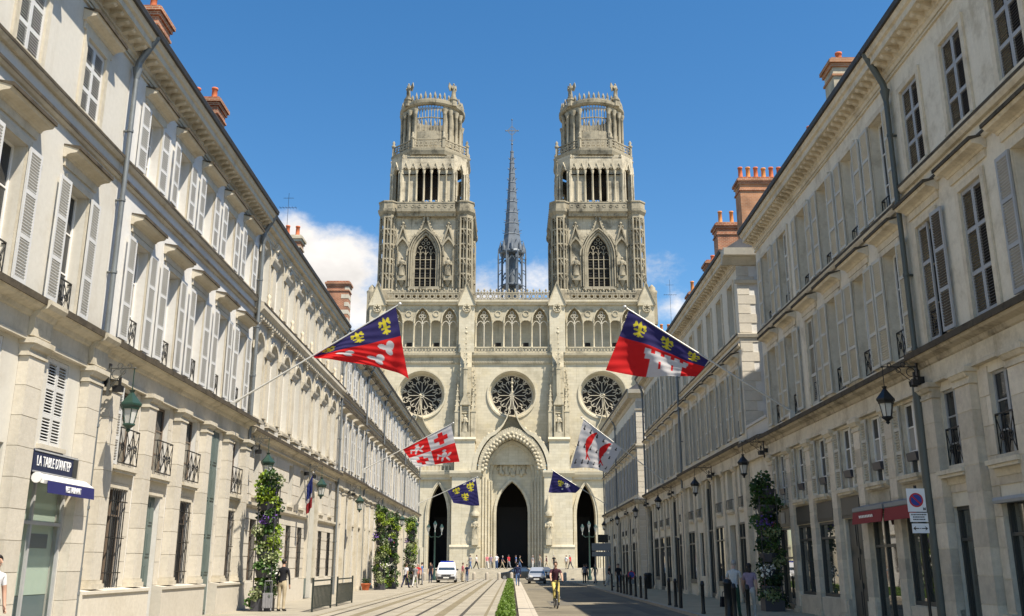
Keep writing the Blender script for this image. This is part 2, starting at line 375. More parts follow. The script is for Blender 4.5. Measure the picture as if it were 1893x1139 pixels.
# rails and the strips between them, inlaid in the track bed
rb = MB(); rb.box(-.06, .06, -40, 113, 0, .006)
rm = rb.mesh('rail', 'rail_steel')
for x in (-5.72, -4.30, -3.02, -1.62): O('rail', rm, trk, (x, 0, PV - .002))
cb_ = MB(); cb_.box(-.16, .16, -40, 113, 0, .004); cm_ = cb_.mesh('power_rail_strip', 'track_strip')
for x in (-5.01, -2.32): O('power_rail_strip', cm_, trk, (x, 0, PV - .001))
gb = MB(); gb.box(-.05, .05, -40, 113, 0, .004); gmm = gb.mesh('joint_strip', 'track_strip')
for x in (-6.2, -3.66, -.85): O('joint_strip', gmm, trk, (x, 0, PV - .001))
# transverse slab joints, dark drain covers
jb = MB(); jb.box(-5.6, -.6 , -.012, .012, 0, .003); jm = jb.mesh('slab_joint', 'track_strip')
y = 26
while y < 112: O('slab_joint', jm, trk, (0, y, PV - .001)); y += 4.0
db = MB(); db.box(-.42, .42, -.25, .25, 0, .006); dm = db.mesh('drain_cover', 'rail_steel')
for x, y in ((-3.66, 45.5), (-3.6, 62), (-3.66, 84)): O('drain_cover', dm, trk, (x, y, PV - .001))
# kerb stones along both kerbs of the road (each stone a piece)
kb = MB(); kb.box(-.08, .08, .006, .994, -.2, .11); km = kb.mesh('kerb_stone', 'kerb_stone')
for i in range(26, 100): O('kerb_stone', km, pav_r, (6.105, i, 0))
for i in range(26, 94): O('kerb_stone', km, med, (0.745, i, 0.006))
# zebra crossing
zb = MB(); zb.box(-.23, .23, -1.6, 1.6, 0, .004); zm = zb.mesh('crossing_stripe', 'marking_white')
road = bpy.data.objects['road']
for x in (1.44, 2.43, 3.38, 4.32, 5.28): O('crossing_stripe', zm, road, (x, 30.3, .003))
pb_ = MB(); pb_.box(-.5, .5, -.9, .9, 0, .003); pm_ = pb_.mesh('asphalt_patch', 'asphalt_patch')
for x, y, sx, sy in ((2.2, 44.5, 1.1, 3.0), (4.6, 57, .9, 5), (1.9, 70, 1.6, 2.0), (3.6, 35.6, 1.4, .8), (5.1, 40.5, .6, 7)): O('asphalt_patch', pm_, road, (x, y, .002), 0, (sx, sy, 1))
mc = MB(); mc.lathe([(.34, 0), (.34, .006), (.3, .008)], 0, 0, 18); mcm = mc.mesh('manhole_cover', 'rail_steel')
for x, y in ((2.9, 49), (4.2, 66), (2.2, 80)): O('manhole_cover', mcm, road, (x, y, .004))
# shallow steps up to the cathedral
pv = bpy.data.objects['parvis']
for i in range(7):
    b = MB(); b.box(-40 + i * .1, 40 - i * .1, 0, 4.5 - i * .5, 0, .165)
    O('step', b.mesh('step', 'step_stone'), pv, (0, 115.4 + i * .5, -.02 + i * .17))

# ================================================================== HOUSES
def unit_block(mat):
    def f():
        b = MB(); e = .0
        b.box(0, 1, 0, 1, 0, 1); return b.mesh('stone_block', mat)
    return cached(('blk', mat), f)
def block(par, d0, d1, s0, s1, z0, z1, mat='limestone_block'):
    return O('stone_block', unit_block(mat), par, (d0, s0, z0), 0, (d1 - d0, s1 - s0, z1 - z0))

def wall_mesh(name, length, z0, z1, openings, depth, mat, reveal=0.34):
    """front wall with rectangular or arched openings, plus ends and back. openings: (s0,s1,za,zb[,rise[,pointed]])"""
    b = MB()
    ss = sorted({0.0, length} | {o[0] for o in openings} | {o[1] for o in openings})
    zs = sorted({z0, z1} | {o[2] for o in openings} | {o[3] for o in openings})
    for i in range(len(ss) - 1):
        run = None
        for j in range(len(zs) - 1):
            cs, cz = (ss[i] + ss[i+1]) / 2, (zs[j] + zs[j+1]) / 2
            hole = any(o[0] < cs < o[1] and o[2] < cz < o[3] for o in openings)
            if hole:
                if run is not None: b.face([(0, ss[i], run), (0, ss[i+1], run), (0, ss[i+1], zs[j]), (0, ss[i], zs[j])]); run = None
            elif run is None: run = zs[j]
        if run is not None: b.face([(0, ss[i], run), (0, ss[i+1], run), (0, ss[i+1], z1), (0, ss[i], z1)])
    r = -reveal
    for o in openings:
        s0, s1, a, c = o[:4]; rise = o[4] if len(o) > 4 else 0
        if not rise:
            b.face([(0, s0, c), (0, s1, c), (r, s1, c), (r, s0, c)])
            top = c
        else:
            zsp = c - rise; w = (s1 - s0) / 2; cs = (s0 + s1) / 2; n = 10
            pts = [(cs - w * cos(pi * k / n), zsp + rise * sin(pi * k / n)) for k in range(n + 1)]
            b.face([(0, s0, c)] + [(0, p, q) for p, q in pts[:n//2+1]])
            b.face([(0, s1, c)] + [(0, p, q) for p, q in pts[n//2:][::-1]])
            for k in range(n): b.face([(0, *pts[k]), (0, *pts[k+1]), (r, *pts[k+1]), (r, *pts[k])])
            top = zsp
        b.face([(0, s0, a), (0, s1, a), (r, s1, a), (r, s0, a)])
        b.face([(0, s0, a), (r, s0, a), (r, s0, top), (0, s0, top)])
        b.face([(0, s1, a), (r, s1, a), (r, s1, top), (0, s1, top)])
    b.face([(0, 0, z0), (-depth, 0, z0), (-depth, 0, z1), (0, 0, z1)])
    b.face([(0, length, z0), (-depth, length, z0), (-depth, length, z1), (0, length, z1)])
    b.face([(-depth, 0, z0), (-depth, length, z0), (-depth, length, z1), (-depth, 0, z1)])
    return b.mesh(name, mat)

def shutter_mesh(w, h, mat, nsec=3, dark=False):
    def f():
        b = MB(); t = .042; st = .06
        b.box(0, t, 0, st, 0, h); b.box(0, t, w - st, w, 0, h)
        zz = [0] + [h * k / nsec for k in range(1, nsec)] + [h]
        for k, z in enumerate(zz):
            a = max(0, min(h - .09, z - .045)); b.box(.001, t - .001, st, w - st, a, a + .09)
        for k in range(nsec):
            a, c = zz[k] + .05, zz[k+1] - .05
            n = max(3, int((c - a) / .062)); dz = (c - a) / n; b.k = 1
            for i in range(n):
                z = a + i * dz
                b.idx([(.004, st, z + dz * .42), (.038, st, z), (.038, w - st, z), (.004, w - st, z + dz * .42),
                       (.004, st, z + dz * .60), (.038, st, z + dz * .18), (.038, w - st, z + dz * .18), (.004, w - st, z + dz * .60)],
                      [(0, 1, 2, 3), (7, 6, 5, 4), (1, 5, 6, 2), (0, 3, 7, 4)])
        return b.mesh('shutter', [mat, 'shutter_slat_dark' if dark else mat])
    return cached(('sh', round(w, 3), round(h, 3), mat, nsec, dark), f)
def surround_mesh(w, h, mat, rise=0):
    def f():
        b = MB(); t = .15; p = .055
        b.box(.003, p, -w/2 - t, -w/2 + .002, 0, h - rise); b.box(.003, p, w/2 - .002, w/2 + t, 0, h - rise)
        if not rise:
            b.box(.003, p + .002, -w/2 - t, w/2 + t, h - .002, h + t)
        else:
            n = 10; r0, r1 = w/2 - .002, w/2 + t
            for k in range(n):
                a0, a1 = pi * k / n, pi * (k+1) / n
                P = lambda r, a, x: (x, -r * cos(a), h - rise + (rise + (r - w/2)) * sin(a))
                q = [P(r0, a0, p), P(r1, a0, p), P(r1, a1, p), P(r0, a1, p), P(r0, a0, .003), P(r1, a0, .003), P(r1, a1, .003), P(r0, a1, .003)]
                b.idx(q, [(0, 1, 2, 3), (1, 5, 6, 2), (0, 3, 7, 4)])
        return b.mesh('window', mat)
    return cached(('su', round(w, 3), round(h, 3), mat, rise), f)
def frame_mesh(w, h, mat, rows=3):
    def f():
        b = MB(); x0, x1 = -.30, -.24; t = .055
        b.box(x0, x1, -w/2, -w/2 + t, 0, h); b.box(x0, x1, w/2 - t, w/2, 0, h); b.box(x0, x1, -w/2 + t, w/2 - t, 0, t); b.box(x0, x1, -w/2 + t, w/2 - t, h - t, h)
        b.box(x0, x1 + .01, -.045, .045, t, h - t)
        for k in range(1, rows):
            z = h * k / rows; b.box(x0 + .01, x1 - .01, -w/2 + t, -.045, z - .018, z + .018); b.box(x0 + .01, x1 - .01, .045, w/2 - t, z - .018, z + .018)
        return b.mesh('frame', mat)
    return cached(('fr', round(w, 3), round(h, 3), mat, rows), f)
def rect_mesh(w, h, mat, name='pane'):
    def f():
        b = MB(); b.box(-.008, 0, -w/2, w/2, 0, h); return b.mesh(name, mat)
    return cached(('rc', round(w, 3), round(h, 3), mat, name), f)
def hood_mesh(w, mat, big=1.0):
    def f():
        b = MB(); g = big
        b.box(.004, .05, -w/2 + .06, w/2 - .06, -.02, .16)
        b.prism([(.004, .16), (.07, .16), (.10, .21), (.17, .24), (.30 * g, .26), (.33 * g, .30), (.36 * g, .385), (.004, .44)], -w/2, w/2)
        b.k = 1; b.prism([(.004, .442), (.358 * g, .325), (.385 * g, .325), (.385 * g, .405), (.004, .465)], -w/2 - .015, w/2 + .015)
        return b.mesh('hood', [mat, 'ledge_grime'])
    return cached(('ho', round(w, 3), mat, big), f)
def sill_mesh(w, mat):
    def f():
        b = MB(); b.box(-.24, .11, -w/2 - .1, w/2 + .1, -.10, -.002); b.box(.003, .07, -w/2 - .06, w/2 + .06, -.17, -.102); return b.mesh('sill', mat)
    return cached(('si', round(w, 3), mat), f)
def railing_mesh(w, h, fancy):
    def f():
        b = MB(); x = .09; r = .013
        for z in (.05, h): b.box(x - .015, x + .015, -w/2, w/2, z - .014, z + .014)
        b.box(0, x, -w/2 - .012, -w/2 + .012, h - .02, h + .005); b.box(0, x, w/2 - .012, w/2 + .012, h - .02, h + .005)
        n = max(3, int(w / .32)); dw = w / n
        for i in range(n + 1):
            y = -w/2 + dw * i; b.cyl((x, y, .05), (x, y, h), r, n=5, cap=False)
        for i in range(n):
            y = -w/2 + dw * i
            if fancy:
                b.cyl((x, y, .1), (x, y + dw, h - .06), .010, n=4, cap=False); b.cyl((x, y + dw, .1), (x, y, h - .06), .010, n=4, cap=False)
                k = len(b.v); bb = MB(); bb.ringxz(0, 0, dw * .2, dw * .27, -.008, .008, 10)
                b.merge(bb, lambda p, y=y: (x + p[1], y + dw/2 + p[0], h * .5 + p[2]))
            else:
                b.cyl((x, y + dw/2, .05), (x, y + dw/2, h), .010, n=4, cap=False)
        return b.mesh('railing', 'iron_black')
    return cached(('ra', round(w, 3), round(h, 3), fancy), f)

def window(par, s, z, w, h, trim, shut, shmat, frame='paint_white', hood=0, rail=0, rise=0, panes=True, glass='glass_window', surround=True, sill=True, leaf=None, name='window'):
    """window part with sub-parts; shut: 'open','closed','half','halfb',None"""
    if surround: o = O(name, surround_mesh(w, h, trim, rise), par, (0, s, z))
    else: o = O(name, frame_mesh(w, h, frame, 3), par, (0, s, z))
    if shut != 'closed':
        if surround: O('frame', frame_mesh(w, h, frame, 3), o)
        if panes:
            gw, gh = w/2 - .1, h/3 - .036
            for k in range(3):
                for sg in (-1, 1):
                    O('pane', rect_mesh(gw, gh + (0 if k == 1 else -.03), random.choice((glass, glass, 'pane_curtain', 'pane_blind')) if k < 2 else glass), o, (-.272, sg * (w/4 - .005), h * k / 3 + (.055 if k == 0 else .018)))
        else:
            O('pane', rect_mesh(w - .02, h - .02, random.choice((glass, glass, 'pane_curtain', 'pane_blind'))), o, (-.272, 0, .01))
    else:
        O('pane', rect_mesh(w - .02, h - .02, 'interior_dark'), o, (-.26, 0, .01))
    lw = leaf or w / 2
    if shut:
        sm = shutter_mesh(lw, h - .02, shmat, 3, shmat == 'shutter_grey' and shut != 'open')
        L_ = {'open': 'oo', 'closed': 'cc', 'half': 'oc', 'halfb': 'co', 'left': 'o-', 'right': '-o'}[shut]
        for sg, st in zip((-1, 1), L_):
            if st == 'o': O('shutter', sm, o, (.115 if surround else .07, -w/2 if sg < 0 else w/2 + lw, .01), pi + random.choice((0, 0, .02, -.02, .05, -.05)))
            elif st == 'c': O('shutter', sm, o, (-.06, -w/2 + .004 if sg < 0 else w/2 - lw - .004, .01), 0)
    if hood: O('hood', hood_mesh(w + .62 if hood != 2 else w + .75, trim), o, (0, 0, h + (.20 if hood < 3 else .12) + (0.1 if hood == 2 else 0)))
    if sill: O('sill', sill_mesh(w, trim), o)
    if rail: O('railing', railing_mesh(w - (.02 if surround else 0), (.72 if surround else .92) if rail == 1 else .45, rail == 1), o, (-.20 if surround else .0, 0, .02))
    return o

def modillion_mesh(mat):
    def f():
        b = MB(); b.prism([(0.02, -.002), (.33, -.002), (.33, -.045), (.28, -.085), (.18, -.09), (.10, -.13), (.02, -.15)], -.07, .07); return b.mesh('modillion', mat)
    return cached(('mo', mat), f)
def cornice_parts(e, n0, n1, zc, mat, proj=.62, mods=.38, gut='gutter_dark', fr=.30):
    ln = n1 - n0
    b = MB()
    b.prism([(.004, zc - fr), (.05, zc - fr), (.07, zc - .20), (.12, zc - .18), (.14, zc), (proj - .12, zc), (proj - .12, zc + .17), (proj - .05, zc + .20), (proj, zc + .33), (.004, zc + .33)], n0, n1)
    b.prism([(.004, zc - fr - .12), (.06, zc - fr - .12), (.06, zc - fr - .07), (.004, zc - fr - .06)], n0, n1)
    c = O('cornice', b.mesh('cornice', mat), e)
    if mods:
        k = int(ln / mods); m = modillion_mesh(mat)
        for i in range(k): O('modillion', m, c, (.10, n0 + ln * (i + .5) / k, zc))
    g = MB(); g.prism([(proj - .10, zc + .335), (proj + .07, zc + .335), (proj + .10, zc + .45), (proj + .08, zc + .49), (proj - .10, zc + .42)], n0, n1)
    O('gutter', g.mesh('gutter', gut), e)
def roof_part(e, n0, n1, zc, depth, mat='slate', proj=.62):
    b = MB(); z = zc + .40; zr = z + 4.0
    b.prism([(proj - .12, z), (proj - .12, z + .08), (-depth / 2, zr), (-depth, z + .08), (-depth, z - .05), (-.3, z - .05)], n0, n1)
    return O('roof', b.mesh('roof', mat), e)
def ledge_part(e, n0, n1, zt, mat, proj=.42, breaks=(), drop=.9):
    b = MB()
    b.k = 2; b.prism([(.004, zt - drop), (.16, zt - drop), (.16, zt - drop + .07), (.13, zt - drop + .09), (.13, zt - .42), (.004, zt - .42)], n0, n1); b.k = 0
    b.prism([(.004, zt - .418), (.13, zt - .418), (.17, zt - .39), (.20, zt - .30), (proj - .06, zt - .24), (proj, zt - .16), (proj, zt - .07), (.004, zt)], n0, n1)
    for s in breaks:
        b.prism([(.135, zt - drop + .09), (.26, zt - drop + .09), (.26, zt - .42), (.30, zt - .38), (.34, zt - .29), (proj + .04, zt - .245), (proj + .10, zt - .16), (proj + .10, zt - .075), (.135, zt - .02)], s - .38, s + .38)
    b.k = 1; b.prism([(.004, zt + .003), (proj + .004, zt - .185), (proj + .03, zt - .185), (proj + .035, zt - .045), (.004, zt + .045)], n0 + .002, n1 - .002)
    return O('ledge', b.mesh('ledge', ['limestone_ledge_worn' if 'worn' in mat else 'limestone_ledge', 'ledge_grime', mat]), e)
def string_part(e, n0, n1, z, h, p, mat, dark=True):
    b = MB(); b.prism([(.004, z - h), (p * .6, z - h), (p, z - h * .6), (p, z - .02), (.004, z)], n0, n1)
    b.k = 1
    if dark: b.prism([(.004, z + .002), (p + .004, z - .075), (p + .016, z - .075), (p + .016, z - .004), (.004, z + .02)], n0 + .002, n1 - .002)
    return O('string_course', b.mesh('string_course', [mat, 'ledge_grime']), e)
def pilaster(e, s, z0, z1, w, p, mat, blk, near=True, cap=True, ch=.60):
    b = MB(); zc = z1 - .36
    b.box(.004, p + .07, s - w/2 - .07, s + w/2 + .07, z0, z0 + .12)
    b.box(.004, p + .035, s - w/2 - .035, s + w/2 + .035, z0 + .121, z0 + .2)
    if cap:
        b.prism([(.004, zc), (p + .03, zc), (p + .03, zc + .06), (p, zc + .065), (p, zc + .14), (p + .05, zc + .16), (p + .10, zc + .24), (p + .12, zc + .25), (p + .12, z1 - .003), (.004, z1 - .003)], s - w/2 - .05, s + w/2 + .05)
        for sg in (-1, 1): b.box(.004, p + .115, s + sg * (w/2 + .08) - .035, s + sg * (w/2 + .08) + .035, zc + .245, z1 - .004)
    if not near: b.box(.004, p, s - w/2, s + w/2, z0 + .2, zc)
    else: b.box(.004, p - .012, s - w/2 + .010, s + w/2 - .010, z0 + .2, zc)
    o = O('pilaster', b.mesh('pilaster', mat), e)
    if near:
        n = max(1, round((zc - z0 - .2) / ch)); dz = (zc - z0 - .2) / n
        for i in range(n):
            j = random.uniform(-.003, .003)
            block(o, .006, p + j, s - w/2, s + w/2, z0 + .2 + i * dz + .007, z0 + .2 + (i+1) * dz - .007, blk)
    return o
def ashlar(e, s0, s1, z0, z1, ch, bw, openings, blk, d=.028, gap=.012, jit=.004):
    """real stone courses laid on the wall, cut round the openings"""
    n = max(1, round((z1 - z0) / ch)); dz = (z1 - z0) / n
    for i in range(n):
        a, c = z0 + i * dz + gap/2, z0 + (i + 1) * dz - gap/2
        xs = [s0]; x = s0 + (bw * (.5 if i % 2 else 1.0))
        while x < s1 - bw * .3: xs.append(x); x += bw * random.uniform(.9, 1.1)
        xs.append(s1)
        for p, q in zip(xs, xs[1:]):
            segs = [(p + gap/2, q - gap/2)]
            for o in openings:
                if o[2] < (a + c)/2 < o[3]:
                    ns = []
                    for u, v in segs:
                        if v <= o[0] or u >= o[1]: ns.append((u, v)); continue
                        if u < o[0] - .03: ns.append((u, o[0]))
                        if v > o[1] + .03: ns.append((o[1], v))
                    segs = ns
            for u, v in segs:
                if v - u > .03: block(e, .002, d + random.uniform(-jit, jit), u, v, a, c, blk)

def barred_mesh(w, h):
    def f():
        b = MB(); b.box(-.34, -.33, -w/2, w/2, 0, h)
        b.k = 1
        n = int(w / .13)
        for i in range(1, n): b.cyl((-.10, -w/2 + w * i / n, 0), (-.10, -w/2 + w * i / n, h), .014, n=5, cap=False)
        for z in (.35, h * .5, h - .3): b.box(-.115, -.085, -w/2, w/2, z - .012, z + .012)
        b.k = 2
        for s in (-w/2 + .03, 0, w/2 - .03): b.box(-.329, -.28, s - .03, s + .03, 0, h)
        b.box(-.329, -.28, -w/2, w/2, h * .72, h * .72 + .05)
        return b.mesh('barred_window', ['glass_window', 'iron_black', 'paint_brown'])
    return cached(('ba', round(w, 3), round(h, 3)), f)
def door_mesh(w, h, mat, rows):
    def f():
        b = MB(); b.box(-.33, -.24, -w/2, w/2, 0, h)
        for sg in (-1, 1):
            for k in range(rows):
                z0, z1 = h * k / rows + .08, h * (k + 1) / rows - .08
                y0, y1 = (-w/2 + .07, -.05) if sg < 0 else (.05, w/2 - .07)
                b.box(-.239, -.215, y0, y1, z0, z1); b.box(-.214, -.195, y0 + .06, y1 - .06, z0 + .08, z1 - .08)
        b.box(-.239, -.2, -.03, .03, 0, h)
        return b.mesh('door', mat)
    return cached(('do', round(w, 3), round(h, 3), mat, rows), f)
def shop_mesh(w, h, split, glass, frame, zt):
    def f():
        b = MB(); x = -.22
        b.box(x - .03, x - .02, -w/2, w/2, 0, h)
        b.k = 1
        ys = [-w/2] + [-w/2 + w * t for t in split] + [w/2]
        for y in ys:
            c = min(max(y, -w/2 + .035), w/2 - .035); b.box(x - .019, x + .04, c - .035, c + .035, 0, h)
        b.box(x - .019, x + .045, -w/2, w/2, 0, .22 if h > 2.6 else .1); b.box(x - .019, x + .045, -w/2, w/2, h - .08, h)
        if zt: b.box(x - .019, x + .042, -w/2, w/2, zt, zt + .07)
        return b.mesh('shop_window', [glass, frame])
    return cached(('sw', round(w, 3), round(h, 3), tuple(split), glass, frame, zt), f)
def text_mesh(txt, size, mat, ext=.006):
    cu = bpy.data.curves.new('lettering', 'FONT'); cu.body = txt; cu.size = size; cu.extrude = ext; cu.align_x = 'CENTER'; cu.align_y = 'CENTER'
    o = bpy.data.objects.new('lettering_tmp', cu); COL.objects.link(o)
    dg = bpy.context.evaluated_depsgraph_get(); me = bpy.data.meshes.new_from_object(o.evaluated_get(dg))
    bpy.data.objects.remove(o); me.materials.clear(); me.materials.append(MAT[mat]); return me
def pipe_part(e, s, z0, z1, zc, mat='zinc_pipe', d=.17, proj=.62, low=0):
    b = MB(); b.smooth = True
    b.cyl((d, s, z0), (d, s, z1), .065, n=10, cap=False)
    b.cyl((d, s, z1 - .28), (d, s, z1 + .02), .07, .13, 10); b.tube([(d, s, z1), (d + .03, s, z1 + .2), (proj - .05, s, zc + .28), (proj, s, zc + .40)], .085, 10)
    z = z0 + .9
    while z < z1 - .5: b.cyl((d, s, z), (d, s, z + .07), .082, n=10); b.box(0, d, s - .02, s + .02, z, z + .05); z += 1.9
    b.cyl((d, s, z0), (d, s, z0 + 1.5), .073, n=10)
    if low: b.cyl((d + .06, s, z0), (d + .06, s, low), .11, n=12)
    return O('drainpipe', b.mesh('drainpipe', mat), e)

def chimney(e, cx, w, s0, s1, z0, z1, brick, npots, side, cap='chimney_brick', pots=('terracotta',), ph=.75, quoins=False):
    """stack across the party wall: cx = world distance from street axis, local d = 10-cx"""
    d1 = 10 - cx; d0 = d1 - w
    b = MB(); b.box(d0, d1, s0, s1, z0, z1)
    b.k = 1
    b.box(d0 - .06, d1 + .06, s0 - .06, s1 + .06, z1 - .55, z1 - .46)
    b.box(d0 - .07, d1 + .07, s0 - .07, s1 + .07, z1 - .16, z1 + .002); b.box(d0 - .14, d1 + .14, s0 - .14, s1 + .14, z1 + .003, z1 + .15)
    b.box(d0 - .03, d1 + .03, s0 - .03, s1 + .03, z1 + .151, z1 + .26)
    b.k = 2
    if quoins:
        for i in range(6):
            z = z1 - .2 - i * .62; b.box(d1 - (.55 if i % 2 else .3), d1 + .02, s0 - .02, s1 + .02, z - .32, z)
    o = O('chimney', b.mesh('chimney', [brick, cap, 'limestone_trim']), e)
    for i in range(npots):
        t = (i + .5) / npots; h = ph * random.choice((1, 1, 1, .94, .55 if npots > 4 and i == 4 else 1)); 
        pm = MB(); pm.lathe([(.17, 0), (.17, .12), (.125, .2), (.115, h - .1), (.14, h - .08), (.14, h), (.10, h), (.10, h - .3)], 0, 0, 12)
        O('chimney_pot', pm.mesh('chimney_pot', random.choice(pots)), o, (d1 - w * t, (s0 + s1) / 2, z1 + .25))
    return o

class House:
    def __init__(s, side, y0, y1, label, wall, trim, blk, depth=11.0, name='town_house', end=0.0):
        s.side, s.y0, s.y1 = side, y0, y1
        s.e = E(name, (-10, y0, 0) if side < 0 else (10, y1, 0), 0 if side < 0 else pi, label, 'house', 'houses lining the street')
        s.len = y1 - y0; s.wall, s.trim, s.blk, s.depth = wall, trim, blk, depth; s.open = []; s.todo = []
    def S(s, Y): return Y - s.y0 if s.side < 0 else s.y1 - Y
    def hole(s, Y, w, za, zb, rise=0):
        c = s.S(Y); o = (c - w/2, c + w/2, za, zb, rise); s.open.append(o); return c
    def finish(s, zc, z0=0.0):
        O('wall', wall_mesh('wall', s.len, z0, zc + .45, s.open, s.depth, s.wall), s.e)
    def upper(s, bays, w, z1, h1, z2, h2, shut1, shut2, sm, hood1=2, hood2=1, rail=1, near=True, frame='paint_white', rise1=0, rise2=0, leaf=None, rail2=0):
        for i, Y in enumerate(bays):
            a = shut1[i % len(shut1)]; b_ = shut2[i % len(shut2)]
            c = s.hole(Y, w, z1, z1 + h1, rise1)
            window(s.e, c, z1, w, h1, s.trim, a, sm, frame, hood1, rail if a not in ('closed',) else 0, rise1, near, sill=False, leaf=leaf)
            c = s.hole(Y, w, z2, z2 + h2, rise2)
            window(s.e, c, z2, w, h2, s.trim, b_, sm, frame, hood2, rail2 if b_ != 'closed' else 0, rise2, near, leaf=leaf)

GR = 'iron railing'
# ---------------------------------------------------------------- L1: near left house with the restaurant
def build_L1():
    H = House(-1, 8.2, 22.18, 'pale stone house with the navy restaurant awning, nearest on the left', 'wall_render_pale', 'limestone_trim', 'limestone_block')
    bays = [20.2, 17.3, 14.4, 11.5]
    H.upper(bays, 1.02, 7.12, 2.85, 11.8, 1.85, ['open'], ['closed'], 'shutter_white', 2, 3, 1)
    pil = [21.82, 19.0, 16.1, 13.2, 10.3]
    # mezzanine and ground floor
    for i, Y in enumerate([20.4, 17.55, 14.65, 11.75]):
        c = H.hole(Y, .95, 4.12, 6.0); window(H.e, c, 4.12, .95, 1.88, 'limestone_trim', 'closed', 'shutter_white', hood=0, surround=False, sill=True)
        c = H.hole(Y + .0, 2.02, .12, 3.98)
        if i == 0:
            O('shop_window', shop_mesh(2.0, 3.35, (.32, ), 'glass_clear', 'shutter_grey', 2.35), H.e, (.20, c, .12))
            cb = MB(); cb.box(-.17, -.15, c - .99, c + .99, 1.05, 3.45); cb.k = 2; cb.box(-.17, -.16, c - .99, c + .99, .13, 1.04); cb.k = 1; cb.box(-.149, -.14, c - .1, c + .75, 2.0, 2.3); O('curtain', cb.mesh('curtain', ['curtain_green', 'sign_grey', 'curtain_slate']), H.e)
            sb = MB(); sb.box(-.02, .20, c - .98, c + 1.0, 3.50, 3.97); sb.k = 1; sb.box(.201, .215, c - .98, c + 1.0, 3.50, 3.53); sb.box(.201, .215, c - .98, c + 1.0, 3.93, 3.96)
            sb.k = 2; sb.box(.201, .22, c + .80, c + 1.0, 3.531, 3.929)
            sg = O('shop_sign', sb.mesh('shop_sign', ['sign_navy', 'shutter_grey', 'shop_front_dark']), H.e); sg['label'] = 'navy sign board reading LA TABLE D\'ANTEP'
            tm = text_mesh("LA TABLE D'ANTEP", .30, 'sign_white'); O('lettering', tm, sg, (.204, c - .08, 3.73), rot=(pi/2, 0, pi/2), scale=(.60, 1.0, 1))
            ab = MB(); ab.prism([(.24, 3.44), (.24, 3.32), (.46, 3.26), (.48, 3.34), (.28, 3.48)], c - .98, c + 1.35)
            ab.cyl((.32, c - 1.01, 3.38), (.32, c - .97, 3.38), .11, n=12)
            aw = O('awning', ab.mesh('awning', 'paint_white'), H.e); aw['label'] = 'folded awning case with a navy valance'
            vb = MB(); vb.prism([(.485, 3.325), (.495, 3.325), (.515, 3.08), (.505, 3.08)], c - .86, c + 1.35); vl = O('valance', vb.mesh('valance', 'awning_navy'), aw)
            O('lettering', text_mesh('RESTAURANT', .19, 'sign_white'), aw, (.512, c + .30, 3.2), rot=(pi/2 - .08, 0, pi/2), scale=(.62, 1, 1))
        else:
            O('shop_window', shop_mesh(2.0, 3.86, (.5,), 'glass_shop', 'shop_front_dark', 2.6), H.e, (-.1, c, .12))
    for Y in pil: pilaster(H.e, H.S(Y), 0.1, 6.12, .66, .22, 'limestone_trim', 'limestone_block')
    ledge_part(H.e, 0, H.len, 6.98, 'limestone_trim', .44, [H.S(Y) for Y in pil])
    string_part(H.e, 0, H.len, 11.72, .16, .14, 'limestone_trim'); string_part(H.e, 0, H.len, 11.22, .13, .10, 'limestone_trim')
    cornice_parts(H.e, 0, H.len, 14.8, 'limestone_trim')
    roof_part(H.e, 0, H.len, 14.8, H.depth)
    pipe_part(H.e, H.len + .0, .1, 14.2, 14.8)
    H.finish(14.8)
